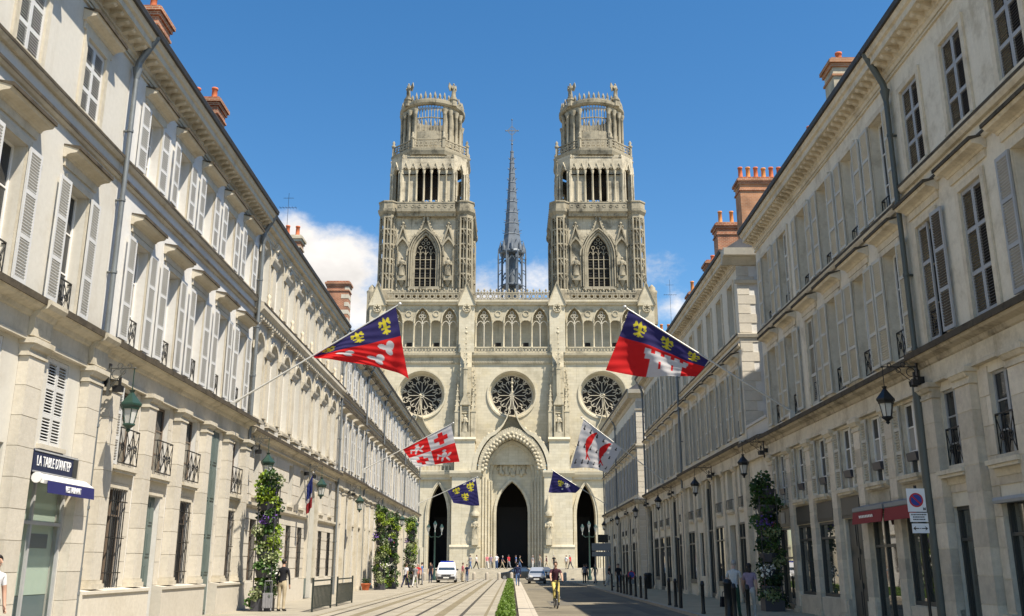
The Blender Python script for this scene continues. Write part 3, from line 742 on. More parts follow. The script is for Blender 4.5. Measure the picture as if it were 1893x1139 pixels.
# ---------------------------------------------------------------- L2
def build_L2():
    H = House(-1, 22.2, 35.28, 'long pale house with white louvred shutters and square hoods, left side', 'wall_render_white', 'limestone_trim', 'limestone_block')
    bays = [24.05 + 2.43 * i for i in range(5)]
    H.upper(bays, 1.02, 7.18, 2.75, 11.8, 1.9, ['open'], ['open'], 'shutter_white', 1, 3, 1)
    pil = [22.95, 25.45, 27.95, 30.4, 32.85, 35.0]
    g = ['bar', 'door', 'bar', 'tall', 'low']
    for i in range(5):
        Y = [24.2, 26.72, 29.2, 31.6, 34.0][i]
        if g[i] == 'tall':
            c = H.hole(Y, 1.25, .1, 6.0); O('door', door_mesh(1.25, 5.9, 'door_green', 5), H.e, (.22, c, .1))['label'] = 'tall dark green panelled double door'
            continue
        c = H.hole(Y, 1.2, 4.06, 6.02)
        window(H.e, c, 4.06, 1.2, 1.94, 'limestone_trim', None if i else 'left', 'shutter_white', 'paint_brown', 0, 1, surround=False).location.x = .1
        bb = MB(); bb.prism([(.004, 3.66), (.05, 3.66), (.07, 3.9), (.16, 3.97), (.16, 4.05), (.004, 4.05)], c - .78, c + .78); bb.box(.004, .045, c - .62, c + .62, 3.52, 3.655)
        O('balcony_shelf', bb.mesh('balcony_shelf', 'limestone_trim'), H.e)
        if g[i] == 'bar': c = H.hole(Y, 1.05, 1.12, 3.5); O('barred_window', barred_mesh(1.05, 2.38), H.e, (.18, c, 1.12))
        elif g[i] == 'door': c = H.hole(Y, 1.0, .1, 3.5); O('door', door_mesh(1.0, 3.4, 'door_green', 4), H.e, (.1, c, .1))
        else: c = H.hole(Y, .85, 1.1, 3.48); O('barred_window', barred_mesh(.85, 2.38), H.e, (.18, c, 1.1))
    ashlar(H.e, 0.02, H.len - .02, 1.12, 6.05, .62, 1.1, H.open + [(H.S(p) - .36, H.S(p) + .36, 0, 7) for p in pil], 'limestone_block', .022)
    b = MB()
    for s0, s1 in [(0, H.S(31.6) - .64), (H.S(31.6) + .64, H.len)]:
        lo = [(s0, s1)]
        d0, d1 = H.S(26.72) - .5, H.S(26.72) + .5
        if s0 < d0 < s1: lo = [(s0, d0), (d1, s1)]
        for p, q in lo: b = MB(); b.prism([(.004, .1), (.30, .1), (.30, 1.0), (.34, 1.001), (.34, 1.07), (.004, 1.11)], p, q); O('plinth', b.mesh('plinth', 'limestone_block'), H.e)
    for Y in pil: pilaster(H.e, H.S(Y), 1.11, 6.12, .52, .24, 'limestone_trim', 'limestone_block')
    ledge_part(H.e, 0, H.len, 6.98, 'limestone_trim', .44)
    string_part(H.e, 0, H.len, 11.72, .16, .14, 'limestone_trim'); string_part(H.e, 0, H.len, 11.22, .13, .10, 'limestone_trim')
    cornice_parts(H.e, 0, H.len, 14.8, 'limestone_trim')
    roof_part(H.e, 0, H.len, 14.8, H.depth)
    chimney(H.e, 12.6, 1.9, H.S(29.6), H.S(30.8), 15.5, 20.7, 'chimney_brick', 2, -1)
    pipe_part(H.e, H.len - .02, .1, 14.2, 14.8)
    H.finish(14.8)
# ---------------------------------------------------------------- L3: ornate arcaded house
def build_L3():
    H = House(-1, 35.3, 54.0, 'ornate cream house with rows of round arched windows, left side', 'wall_render_pale', 'limestone_trim', 'limestone_block')
    bays = [36.35 + 2.28 * i for i in range(8)]
    tr = 'limestone_trim'
    for Y in bays:
        for z, h, rs in ((7.2, 3.35, .62), (11.75, 2.65, .58)):
            c = H.hole(Y, 1.24, z, z + h, rs)
            o = window(H.e, c, z, 1.24, h, tr, None, 'shutter_white', 'paint_white', 0, 0, rs, False, sill=True)
            b = MB()   # imposts either side of the arch springing
            zi = h - rs
            for sg in (-1, 1): b.prism([(.056, zi - .22), (.11, zi - .22), (.15, zi - .10), (.20, zi - .02), (.22, zi + .06), (.056, zi + .08)], sg * .88 - .25, sg * .88 + .25)
            O('impost', b.mesh('impost', tr), o)
            if z < 8:
                b = MB(); b.box(.004, .10, -.55, .55, -.62, -.2); b.k = 1
                for k in range(6): b.box(.101, .13, -.5 + k * .18, -.42 + k * .18, -.56, -.26)
                b.k = 0; b.prism([(.004, -.2), (.18, -.2), (.2, -.1), (.004, -.1)], -.7, .7)
                O('balustrade_panel', b.mesh('balustrade_panel', [tr, 'limestone_worn']), o)
    # pilaster strips with carved brackets between the arches
    for k in range(9):
        s = H.S(35.3 + (0.28 if k == 0 else 0) + 2.28 * k) - (0.0 if k < 8 else .25)
        s = min(max(s, .3), H.len - .3)
        b = MB()
        for z0, z1 in ((7.3, 10.7), (11.9, 14.35)):
            b.box(.004, .09, s - .2, s + .2, z0, z1); b.prism([(.004, z1), (.1, z1), (.2, z1 + .2), (.2, z1 + .3), (.004, z1 + .3)], s - .16, s + .16)
            for q in range(3): b.sph((.13, s + random.uniform(-.1, .1), z1 + .02 + .09 * q), .07, 6, 4)
        O('carved_pilaster', b.mesh('carved_pilaster', tr), H.e)
    fin = MB(); fin.lathe([(.0, .62), (.10, .5), (.04, .40), (.09, .28), (.05, .15), (.12, .0)], 0, 0, 8, cap=False); fm = fin.mesh('urn_finial', 'limestone_worn')
    st = string_part(H.e, 0, H.len, 11.55, .42, .36, tr)
    for k in range(9): O('urn_finial', fm, st, (.25, H.len * (k + .5) / 9, 11.54))
    m = cached('dentil', lambda: (lambda b: (b.box(.0, .2, -.07, .07, -.16, 0), b.mesh('dentil', tr))[1])(MB()))
    for k in range(52): O('dentil', m, st, (.05, H.len * (k + .5) / 52, 11.12))
    # ground floor: rusticated stone, two storeys of narrow windows, central arched door
    xs = [37.1, 39.3, 43.0, 45.3, 50.1, 52.5]
    for Y in xs:
        c = H.hole(Y, .82, 4.25, 6.0); window(H.e, c, 4.25, .82, 1.75, tr, None, '', 'paint_brown', 0, 0, panes=False, surround=False)
        c = H.hole(Y, .86, 1.1, 3.35); O('barred_window', barred_mesh(.86, 2.25), H.e, (.16, c, 1.1))
    c = H.hole(47.75, 1.7, .1, 5.55, .85); O('door', door_mesh(1.7, 5.5, 'door_green', 5), H.e, (0, c, .1))
    b = MB(); s = H.S(47.75)
    for sg in (-1, 1): b.box(.004, .12, s + sg * 1.05 - .2, s + sg * 1.05 + .2, 1.05, 5.2)
    b.prism([(.004, 5.62), (.16, 5.62), (.2, 5.75), (.004, 5.85)], s - 1.35, s + 1.35); O('door_surround', b.mesh('door_surround', tr), H.e)
    ashlar(H.e, .02, H.len - .02, 1.05, 6.1, .46, 1.25, H.open + [(s - 1.26, s + 1.26, 0, 6)], 'limestone_block', .03, .03)
    for p, q in ((0, s - 1.26), (s + 1.26, H.len)): b = MB(); b.box(.004, .12, p, q, .1, 1.03); O('plinth', b.mesh('plinth', 'limestone_block'), H.e)
    for p, q in ((0, s - 1.3), (s + 1.3, H.len)):
        string_part(H.e, p, q, 3.98, .2, .16, tr, False)
    ledge_part(H.e, 0, H.len, 6.72, tr, .40, drop=.5)
    cornice_parts(H.e, 0, H.len, 14.82, tr, .42, 0)
    roof_part(H.e, 0, H.len, 14.82, H.depth, proj=.42)
    chimney(H.e, 12.6, 1.5, H.S(36.6), H.S(37.7), 15.4, 20.8, 'chimney_brick', 2, -1)
    chimney(H.e, 12.6, 1.2, H.S(53.0), H.S(53.9), 15.4, 20.4, 'chimney_brick', 2, -1, 'chimney_plaster')
    pipe_part(H.e, H.len - .05, .1, 14.1, 14.82, proj=.42)
    # limp tricolour on a short staff above the windows
    H.finish(14.82)
# ---------------------------------------------------------------- generic terrace house
def build_row(side, y0, y1, label, wall, trim, blk, n, zl, z1, h1, z2, h2, zstr, zc, sh, shm, ground, arch=False, first=None, step=None, hood1=1, hood2=1, near=False, railn=1, plinth=.7, chim=(), proj=.62, pipe=True, rail2=0):
    H = House(side, y0, y1, label, wall, trim, blk)
    step = step or (y1 - y0) / n; first = first if first is not None else y0 + step / 2
    bays = [first + step * i for i in range(n)]
    H.upper(bays, 1.02, z1, h1, z2, h2, sh[0], sh[1], shm, hood1, hood2, railn, near, leaf=.5, rail2=rail2)
    zm = 4.05
    for i, Y in enumerate(bays):
        kind = ground[i % len(ground)]
        if kind == 'arch':
            c = H.hole(Y, 1.5, .1, 5.9, .75); O('shop_window', shop_mesh(1.5, 5.75, (.5,), 'glass_shop', 'shop_front_dark', 3.2), H.e, (.12, c, .1))
        else:
            c = H.hole(Y, 1.05, zm, 5.7 if zl < 6.6 else 5.95)
            window(H.e, c, zm, 1.05, (5.7 if zl < 6.6 else 5.95) - zm, trim, 'open' if kind == 'shops' else None, shm, 'paint_white', 0, 2 if side > 0 else 0, panes=False, surround=False, leaf=.36)
            if kind in ('shop', 'shops'):
                c = H.hole(Y, 1.8, plinth if i % 3 else .1, 3.45); hh = 3.45 - (plinth if i % 3 else .1)
                O('shop_window', shop_mesh(1.8, hh, (.5,) if i % 3 else (.3,), 'glass_shop', 'shop_front_dark', hh - .7), H.e, (.235, c, plinth if i % 3 else .1))
            elif kind == 'door':
                c = H.hole(Y, 1.15, .1, 3.4); O('door', door_mesh(1.15, 3.3, random.choice(['door_green', 'paint_brown']), 3), H.e, (0, c, .1))
            elif kind == 'win':
                c = H.hole(Y, 1.0, 1.1, 3.3); O('barred_window', barred_mesh(1.0, 2.2), H.e, (0, c, 1.1))
        if i < n - 1: pilaster(H.e, H.S(Y + step / 2), .1, zl - .85, .5 if side < 0 else .42, .2 if side < 0 else .09, trim, blk, near)
    pilaster(H.e, .32, .1, zl - .85, .55, .2, trim, blk, near); pilaster(H.e, H.len - .32, .1, zl - .85, .55, .2, trim, blk, near)
    ledge_part(H.e, 0, H.len, zl, trim, .42)
    for z in zstr: string_part(H.e, 0, H.len, z, .16, .13, trim)
    cornice_parts(H.e, 0, H.len, zc, trim, proj, .5 if not near else .42)
    roof_part(H.e, 0, H.len, zc, H.depth)
    for c in chim: chimney(H.e, *c[:2], H.S(c[2]) - .55, H.S(c[2]) + .55, zc + .3, *c[3:6], side, *c[6:])
    if pipe: pipe_part(H.e, H.len - .1 if side < 0 else .1, .1, zc - .7, zc)
    H.finish(zc); return H
build_L1(); build_L2(); build_L3()
C = 'limestone_trim'
build_row(-1, 54.02, 63.6, 'cream house of four bays beside the ornate arcaded house, left side', 'wall_render_pale', C, 'limestone_block', 4, 6.85, 7.2, 2.7, 11.75, 1.9, (11.55, 11.15), 14.6, (['open'], ['open']), 'shutter_white', ['win', 'arch', 'door', 'win'], hood1=2)
build_row(-1, 63.62, 72.7, 'white house with brick and stone chimney above its roof, left side', 'wall_render_white', C, 'limestone_block', 4, 6.8, 7.15, 2.7, 11.6, 1.95, (11.4, 11.0), 14.55, (['open', 'closed', 'open', 'open'], ['closed', 'open', 'open', None]), 'shutter_white', ['win', 'door', 'win', 'win'], chim=[(12.6, 1.7, 70.2, 22.6, 'chimney_brick', 0, 'chimney_brick', ('terracotta',), .7, True)])
build_row(-1, 72.72, 87.6, 'white house of six bays behind the far flower columns, left side', 'wall_render_white', C, 'limestone_block', 6, 6.8, 7.15, 2.7, 11.5, 2.0, (11.3, 10.95), 14.55, (['open', 'open', 'closed', 'open', None, 'open'], ['open', 'closed', 'open', 'open', 'half', 'open']), 'shutter_white', ['arch', 'win', 'door'])
build_row(-1, 87.62, 101.5, 'last white house of the left row, next to the cathedral square', 'wall_render_white', C, 'limestone_block', 5, 6.85, 7.2, 2.7, 11.5, 2.0, (11.3, 10.95), 14.65, (['open'], ['open']), 'shutter_white', ['win', 'shop', 'arch'])

# ---------------------------------------------------------------- R1 near right house
def build_R1():
    H = House(1, 8.2, 22.45, 'weathered stone house with grey shutters, nearest on the right', 'wall_render_grey', 'limestone_worn', 'limestone_worn_block')
    bays = [21.4 - 2.3 * i for i in range(6)]
    H.upper(bays, 1.02, 6.78, 2.9, 11.12, 2.25, ['halfb', 'closed', 'open', 'closed'], ['closed'], 'shutter_grey', 2, 0, 1)
    pil = [22.1 - 0.0, 20.25, 17.95, 15.65, 13.35, 11.05]
    for i, Y in enumerate(bays[:5]):
        Yg = 21.2 - 2.3 * i
        c = H.hole(Yg, 1.06, 3.72, 5.55); window(H.e, c, 3.72, 1.06, 1.83, 'limestone_worn', None, '', 'shutter_grey', 0, 1, surround=False).location.x = .16
        for ch in H.e.children[-1].children:
            if ch.name.startswith('railing'): ch.location.x = -.27; ch.scale = (1, .97, 1)
        bb = MB(); bb.prism([(.004, 3.40), (.05, 3.40), (.08, 3.55), (.2, 3.62), (.2, 3.70), (.004, 3.71)], c - .68, c + .68); O('balcony_shelf', bb.mesh('balcony_shelf', 'limestone_worn'), H.e)
        if i % 2 == 0:
            c = H.hole(Yg, 1.12, .12, 2.92); O('shop_window', shop_mesh(1.12, 2.8, (), 'glass_shop', 'shop_front_dark', 2.05), H.e, (.1, c, .12))
        else:
            c = H.hole(Yg, 1.3, .12, 2.95); O('shop_window', shop_mesh(1.3, 2.83, (.5,), 'glass_shop', 'shop_front_dark', 2.1), H.e, (.1, c, .12))
            sb = MB(); sb.prism([(.02, 2.86), (.16, 2.86), (.18, 2.92), (.16, 2.98), (.02, 2.98)], c - .72, c + .72); O('shutter_box', sb.mesh('shutter_box', 'shutter_grey'), H.e)
    ashlar(H.e, .02, H.len - .02, .75, 5.7, .60, .95, H.open + [(H.S(p) - .38, H.S(p) + .38, 0, 7) for p in pil], 'limestone_worn_block', .03, .016)
    b = MB()
    cuts = sorted([(H.S(21.2 - 2.3 * i) - (.56 if i % 2 == 0 else .65), H.S(21.2 - 2.3 * i) + (.56 if i % 2 == 0 else .65)) for i in range(5)])
    x = 0
    for a, c in cuts + [(H.len, H.len)]:
        if a - x > .05: b = MB(); b.box(.004, .12, x, a, .1, .70); O('plinth', b.mesh('plinth', 'limestone_worn_block'), H.e)
        x = c
    for Y in pil: pilaster(H.e, H.S(Y), .1, 5.78, .68, .20, 'limestone_worn', 'limestone_worn_block')
    ledge_part(H.e, 0, H.len, 6.62, 'limestone_worn', .42, drop=.86)
    string_part(H.e, 0, H.len, 11.0, .2, .15, 'limestone_worn'); string_part(H.e, 0, H.len, 10.5, .15, .11, 'limestone_worn')
    cornice_parts(H.e, 0, H.len, 14.45, 'limestone_worn')
    roof_part(H.e, 0, H.len, 14.45, H.depth)
    pipe_part(H.e, .02, .1, 13.7, 14.45, 'pipe_dark', low=6.0)
    H.finish(14.45)
build_R1()
# ---------------------------------------------------------------- R2
def build_R2():
    H = House(1, 22.47, 36.7, 'long house with beige shutters above the red awnings, right side', 'wall_render_grey', 'limestone_worn', 'limestone_worn_block')
    tr = 'limestone_worn'
    bays = [23.55 + 2.32 * i for i in range(6)]
    H.upper(bays, 1.02, 6.78, 2.88, 10.75, 2.72, ['open', 'open', 'open', 'halfb', 'open', 'open'], ['open', 'open', 'open', 'open', 'half', 'open'], 'shutter_beige', 1, 0, 1, leaf=.56, rail2=2)
    pil = [24.7 + 2.32 * i for i in range(5)] + [36.35]
    box_ = MB(); box_.prism([(-.16, 0), (.06, 0), (.09, .2), (-.16, .2)], -.28, .28); bm_ = box_.mesh('window_box', 'planter_plastic')
    for i, Y in enumerate(bays):
        c = H.hole(Y, 1.0, 3.82, 5.62)
        o = window(H.e, c, 3.82, 1.0, 1.8, tr, 'open', 'shutter_beige', 'paint_white', 0, 0, surround=False, leaf=.44); o.location.x = .14
        for ch in [k for k in o.children if k.name.startswith('shutter')]: ch.location.x = -.05
        O('window_box', bm_, o, (-.14, 0, .34))
        bb = MB(); bb.prism([(.004, 3.62), (.06, 3.62), (.18, 3.74), (.18, 3.80), (.004, 3.81)], c - .8, c + .8); O('balcony_shelf', bb.mesh('balcony_shelf', tr), H.e)
        fb = MB(); fb.box(.004, .06, c - .82, c + .82, 3.0, 3.60); fb.box(.061, .085, c - .74, c + .74, 3.07, 3.53)
        fo = O('fascia_panel', fb.mesh('fascia_panel', 'chimney_plaster' if i < 2 else 'shop_front_dark'), H.e)
        if i == 5:
            pb = MB(); pb.box(.09, .10, c - .3, c + .2, 3.12, 3.5); O('poster', pb.mesh('poster', 'sign_grey'), fo)
        if i in (0, 1):
            c = H.hole(Y, 1.76, .12 if i == 1 else .7, 2.98)
            O('shop_window', shop_mesh(1.76, 2.86 if i == 1 else 2.28, (.45,), 'glass_shop', 'shop_front_dark', 2.0 if i == 1 else 0), H.e, (.17, c, .12 if i == 1 else .7))
            ab = MB(); ab.prism([(.06, 3.16), (.42, 3.05), (.46, 3.08), (.46, 3.18), (.12, 3.27), (.06, 3.27)], c - 1.1, c + 1.08)
            aw = O('awning', ab.mesh('awning', 'sign_grey'), H.e); aw['label'] = 'half open red awning over the shop window'
            vb = MB(); vb.prism([(.425, 3.06), (.455, 3.06), (.50, 2.74), (.47, 2.74)], c - 1.08, c + 1.06); O('valance', vb.mesh('valance', 'awning_red'), aw)
            if i == 1:
                lb = MB()
                for k in range(9): lb.box(0, .004, -.52 + k * .115, -.44 + k * .115, -.035, .035)
                O('lettering', lb.mesh('lettering', 'sign_white'), aw, (.492, c, 2.92), rot=(0, .14, 0))
        elif i == 2:
            c = H.hole(Y, 1.5, .12, 2.98); O('door', door_mesh(1.5, 2.86, 'shop_front_dark', 3), H.e, (.14, c, .12))
        else:
            c = H.hole(Y, 1.76, .7 if i < 5 else .12, 2.98); O('shop_window', shop_mesh(1.76, 2.28 if i < 5 else 2.86, (.5,) if i == 4 else (), 'glass_shop', 'shop_front_dark', 1.75), H.e, (.17, c, .7 if i < 5 else .12))
    b = MB(); x = 0
    cuts = sorted([(o[0], o[1]) for o in H.open if o[2] < .5])
    for a, c in cuts + [(H.len, H.len)]:
        if a - x > .05: b = MB(); b.box(.004, .1, x, a, .1, .68); O('plinth', b.mesh('plinth', 'limestone_worn_block'), H.e)
        x = c
    for Y in pil: pilaster(H.e, H.S(Y), .1, 5.70, .46, .13, tr, 'limestone_worn_block', ch=.52)
    ledge_part(H.e, 0, H.len, 6.55, tr, .42, drop=.86)
    string_part(H.e, 0, H.len, 10.66, .2, .15, tr); 
    cornice_parts(H.e, 0, H.len, 14.45, tr, mods=.34)
    roof_part(H.e, 0, H.len, 14.45, H.depth)
    chimney(H.e, 12.6, 1.9, H.S(34.2), H.S(33.2), 14.6, 20.7, 'chimney_plaster', 2, 1, 'chimney_brick_tan', ('terracotta', 'terracotta_orange'), .5)
    chimney(H.e, 12.2, 1.3, H.S(36.6), H.S(35.8), 14.6, 18.6, 'chimney_brick', 2, 1, 'chimney_brick', ('terracotta',), .6)
    H.finish(14.82)
build_R2()
T = ('terracotta', 'terracotta_orange')
# low link block between the two right-hand houses
def build_link():
    e = E('link_building', (10, 40.0, 0), pi, 'low one storey stone block between two taller houses, right side', 'building')
    ln = 3.28
    op = [(1.0, 2.3, .1, 3.2, 0)]
    O('wall', wall_mesh('wall', ln, 0, 6.3, op, 9, 'wall_render_grey'), e); O('door', door_mesh(1.3, 3.1, 'paint_brown', 3), e, (0, 1.65, .1))
    ledge_part(e, 0, ln, 6.62, 'limestone_worn', .42, drop=.8)
    b = MB(); b.box(-.4, .0, 0, ln, 6.63, 7.25); b.box(-.46, .06, 0, ln, 7.251, 7.36); O('parapet', b.mesh('parapet', 'wall_render_pale'), e)
    b = MB(); b.box(-9, -.41, 0, ln, 6.2, 6.5); O('terrace_roof', b.mesh('terrace_roof', 'slate'), e)
build_link()
build_row(1, 40.02, 55.28, 'house with two brick chimney stacks and sunlit side wall, right side', 'plaster_shade', 'limestone_worn', 'limestone_worn_block', 6, 6.75, 7.1, 2.95, 11.6, 2.35, (11.45, 11.0), 14.85, (['open'], [None]), 'shutter_beige', ['shop', 'door', 'shop', 'arch', 'win', 'shop'], first=41.35, step=2.42,
          hood1=1, hood2=0, chim=[(12.5, 3.0, 48.6, 22.0, 'chimney_brick_tan', 7, 'chimney_brick', T, .8), (12.5, 2.1, 54.6, 21.6, 'chimney_brick', 3, 'chimney_brick', T, .9)], near=False, rail2=0)
build_row(1, 55.3, 70.4, 'house with close set grey shutters behind the right hand lanterns', 'plaster_shade', 'limestone_worn', 'limestone_worn_block', 6, 6.65, 7.0, 2.9, 11.3, 2.6, (11.1, 10.6), 14.85, (['open', 'half', 'open', 'open', 'closed', 'open'], ['open', 'open', 'closed', 'open']), 'shutter_beige', ['shop', 'arch', 'shop', 'shop'], chim=[(12.5, 1.0, 58.0, 20.3, 'chimney_brick', 1, 'chimney_brick', T, .5), (12.5, 1.3, 64.2, 20.0, 'chimney_brick', 2, 'chimney_brick', T, .9)], hood1=1, hood2=0)
build_row(1, 75.4, 90.0, 'far right house with a white banded side wall at the crossing', 'plaster_shade', 'limestone_worn', 'limestone_worn_block', 6, 6.75, 7.1, 2.9, 11.2, 2.4, (11.0,), 15.0, (['open'], ['open']), 'shutter_grey', ['shop', 'shop', 'arch'], chim=[(12.3, 1.2, 77.0, 20.2, 'chimney_brick', 2, 'chimney_brick', T, .8)], hood1=1, hood2=0)
build_row(1, 90.02, 102.4, 'last house of the right row, next to the cathedral square', 'plaster_shade', 'limestone_worn', 'limestone_worn_block', 5, 6.8, 7.1, 2.9, 11.2, 2.4, (11.0,), 15.0, (['open'], ['open']), 'shutter_grey', ['shop', 'shop', 'arch'], hood1=1, hood2=0)
# side walls seen down the cross streets: corner quoins, bands, cornice return
def side_wall(par_name, zc, y, bands):
    hs = [o for o in bpy.data.objects if o.name.startswith('town_house') and o.get('label', '').startswith(par_name)][0]
    ln = hs.location.y
    L_ = [c for c in hs.children if c.name.startswith('wall')][0]
    H = max(v.co.y for v in L_.data.vertices)
    b = MB()
    b.prism([(H + .004, zc - .3), (H + .1, zc - .3), (H + .35, zc), (H + .6, zc + .02), (H + .66, zc + .33), (H + .004, zc + .33)], -9, .66, 'x')
    for z in bands: b.prism([(H + .004, z - .2), (H + .1, z - .2), (H + .14, z - .05), (H + .004, z)], -9, .14, 'x')
    b.prism([(H + .004, 6.3), (H + .2, 6.4), (H + .36, 6.55), (H + .36, 6.68), (H + .004, 6.75)], -9, .36, 'x')
    O('side_cornice', b.mesh('side_cornice', 'limestone_trim'), hs)
    z = .3; i = 0
    while z < zc - .6:
        w = .75 if i % 2 else .5
        if not (6.1 < z + .2 < 6.9): block(hs, -w, .035, H + .004, H + .035, z, z + .40, 'limestone_block')
        z += .43; i += 1
    sp = MB()
    for k in range(22):
        z0 = random.uniform(1, zc - 1.5); x0 = -random.uniform(1.0, 6); sp.box(x0 - random.uniform(.4, .8), x0, H + .003, H + .010 + k * .0005, z0, z0 + random.uniform(.3, .6))
    O('repair_patch', sp.mesh('repair_patch', 'wall_render_white'), hs)
    wm = MB(); wm.box(-9, .0, H + .0015, H + .002, 0.2, zc - .31); O('side_render', wm.mesh('side_render', 'wall_render_white'), hs)
    pb = MB(); pb.smooth = True; pb.cyl((-.95, H + .12, .2), (-.95, H + .12, zc - .2), .06, n=10); O('drainpipe', pb.mesh('drainpipe', 'zinc_pipe'), hs)
side_wall('house with two brick chimney', 14.85, 40.02, (11.45, 13.9))
side_wall('far right house with a white', 15.0, 75.4, (11.0, 13.9))

# ================================================================== CATHEDRAL
CY = 165.0
CA = E('cathedral', (0, CY, 0), 0, 'twin towered gothic cathedral closing the end of the street', 'cathedral')
ST, CV, GY, GC = 'cathedral_stone', 'cathedral_carved', 'cathedral_grey', 'cathedral_grey_carved'
def parc(cx, zs, w, rise, n=8):
    """pointed arch from left springing over the apex to the right springing"""
    R = (w*w + rise*rise) / (2*w); a = math.asin(min(1, rise / R)) if R >= w else pi - math.asin(min(1, rise / R))
    lft = [(cx - w + R - R*cos(a*k/n), zs + R*sin(a*k/n)) for k in range(n + 1)]
    return lft + [(2*cx - x, z) for x, z in lft[-2::-1]]
def ogee(cx, zs, w, za, ztip, n=10):
    """arch that sweeps up into a tip"""
    p = parc(cx, zs, w, za - zs, n); lft = p[:n + 1]
    k0 = int(n * .62); out = lft[:k0 + 1]; x0, z0 = out[-1]
    for k in range(1, 9):
        t = k / 8; x = cx + (x0 - cx) * (1 - t) ** 2.1; z = z0 + (ztip - z0) * (t ** 1.55 * .8 + t * .2); out.append((x, z))
    return out + [(2*cx - x, z) for x, z in out[-2::-1]]
def offset(poly, d, cx):
    out = []
    n = len(poly)
    for i, (x, z) in enumerate(poly):
        a = poly[max(0, i-1)]; b = poly[min(n-1, i+1)]; dx, dz = b[0]-a[0], b[1]-a[1]; l = sqrt(dx*dx+dz*dz) or 1
        out.append((x - dz/l*d, z + dx/l*d))
    return out
def taper(poly, d0, d1):
    n = len(poly); out = []
    for i, (x, z) in enumerate(poly):
        a = poly[max(0, i-1)]; c = poly[min(n-1, i+1)]; dx, dz = c[0]-a[0], c[1]-a[1]; l = sqrt(dx*dx+dz*dz) or 1
        t = 1-abs(2*i/(n-1)-1); d = d0 if t < .4 else d0+(d1-d0)*min(1, (t-.4)/.3)
        out.append((x-dz/l*d, z+dx/l*d))
    return out
def arch_wall(b, x0, x1, z0, z1, y0, y1, ar):
    """plate with pointed openings: ar = (cx, halfwidth, zbottom, zspring, rise)"""
    xs = sorted({x0, x1} | {a[0] - a[1] for a in ar} | {a[0] + a[1] for a in ar})
    zs = sorted({z0, z1} | {a[2] for a in ar} | {a[3] + a[4] for a in ar})
    def hole(x, z): return any(a[0]-a[1] < x < a[0]+a[1] and a[2] < z < a[3]+a[4] for a in ar)
    for y in (y0, y1):
        for i in range(len(xs)-1):
            for j in range(len(zs)-1):
                if not hole((xs[i]+xs[i+1])/2, (zs[j]+zs[j+1])/2):
                    b.face([(xs[i], y, zs[j]), (xs[i+1], y, zs[j]), (xs[i+1], y, zs[j+1]), (xs[i], y, zs[j+1])])
    for a in ar:
        p = parc(a[0], a[3], a[1], a[4], 6); m = len(p)//2; zt = a[3]+a[4]
        for y in (y0, y1):
            b.face([(a[0]-a[1], y, zt)] + [(x, y, z) for x, z in p[:m+1]]); b.face([(a[0]+a[1], y, zt)] + [(x, y, z) for x, z in p[m:][::-1]])
        for q, r in zip(p, p[1:]): b.face([(q[0], y0, q[1]), (r[0], y0, r[1]), (r[0], y1, r[1]), (q[0], y1, q[1])])
        for sg in (-1, 1):
            x = a[0] + sg*a[1]; b.face([(x, y0, a[2]), (x, y1, a[2]), (x, y1, a[3]), (x, y0, a[3])])
        b.face([(a[0]-a[1], y0, a[2]), (a[0]+a[1], y0, a[2]), (a[0]+a[1], y1, a[2]), (a[0]-a[1], y1, a[2])])
    for x in (x0, x1): b.face([(x, y0, z0), (x, y1, z0), (x, y1, z1), (x, y0, z1)])
    for z in (z0, z1): b.face([(x0, y0, z), (x1, y0, z), (x1, y1, z), (x0, y1, z)])
def arch_ring(b, cx, zs, w, rise, t, y0, y1, n=8, legs=None):
    p = parc(cx, zs, w, rise, n); q = offset(p, -t if False else t, cx)
    if legs is not None: p = [(cx-w, legs)] + p + [(cx+w, legs)]; q = [(cx-w-t, legs)] + q + [(cx+w+t, legs)]
    b.ribbon(p, q, y0, y1)
def crockets(b, poly, y, r, step):
    acc = 0
    for a, c in zip(poly, poly[1:]):
        l = sqrt((c[0]-a[0])**2 + (c[1]-a[1])**2)
        while acc < l:
            t = acc / l; x, z = a[0]+(c[0]-a[0])*t, a[1]+(c[1]-a[1])*t
            b.sph((x, y, z), r * random.uniform(.8, 1.2), 5, 4, 1, 1, 1.2); acc += step
        acc -= l
def pinnacle(b, cx, cy, z0, w, hs, hp, cro=True):
    b.box(cx-w/2, cx+w/2, cy-w/2, cy+w/2, z0, z0+hs)
    b.box(cx-w*.6, cx+w*.6, cy-w*.6, cy+w*.6, z0+hs+.002, z0+hs+w*.25)
    b.lathe([(w*.62, z0+hs+w*.25), (w*.08, z0+hs+hp)], cx, cy, 4, a0=pi/4, smooth=False)
    if cro:
        k = int(hp / .8)
        for i in range(1, k):
            t = i / k; r = w*.45*(1-t)+.05
            for sx in (-1, 1): b.sph((cx+sx*r, cy-r, z0+hs+w*.25+(hp-w*.25)*t), .10+.05*(1-t), 5, 3)
    b.sph((cx, cy, z0+hs+hp), w*.2, 6, 4); b.sph((cx, cy, z0+hs+hp+w*.35), w*.12, 5, 4)
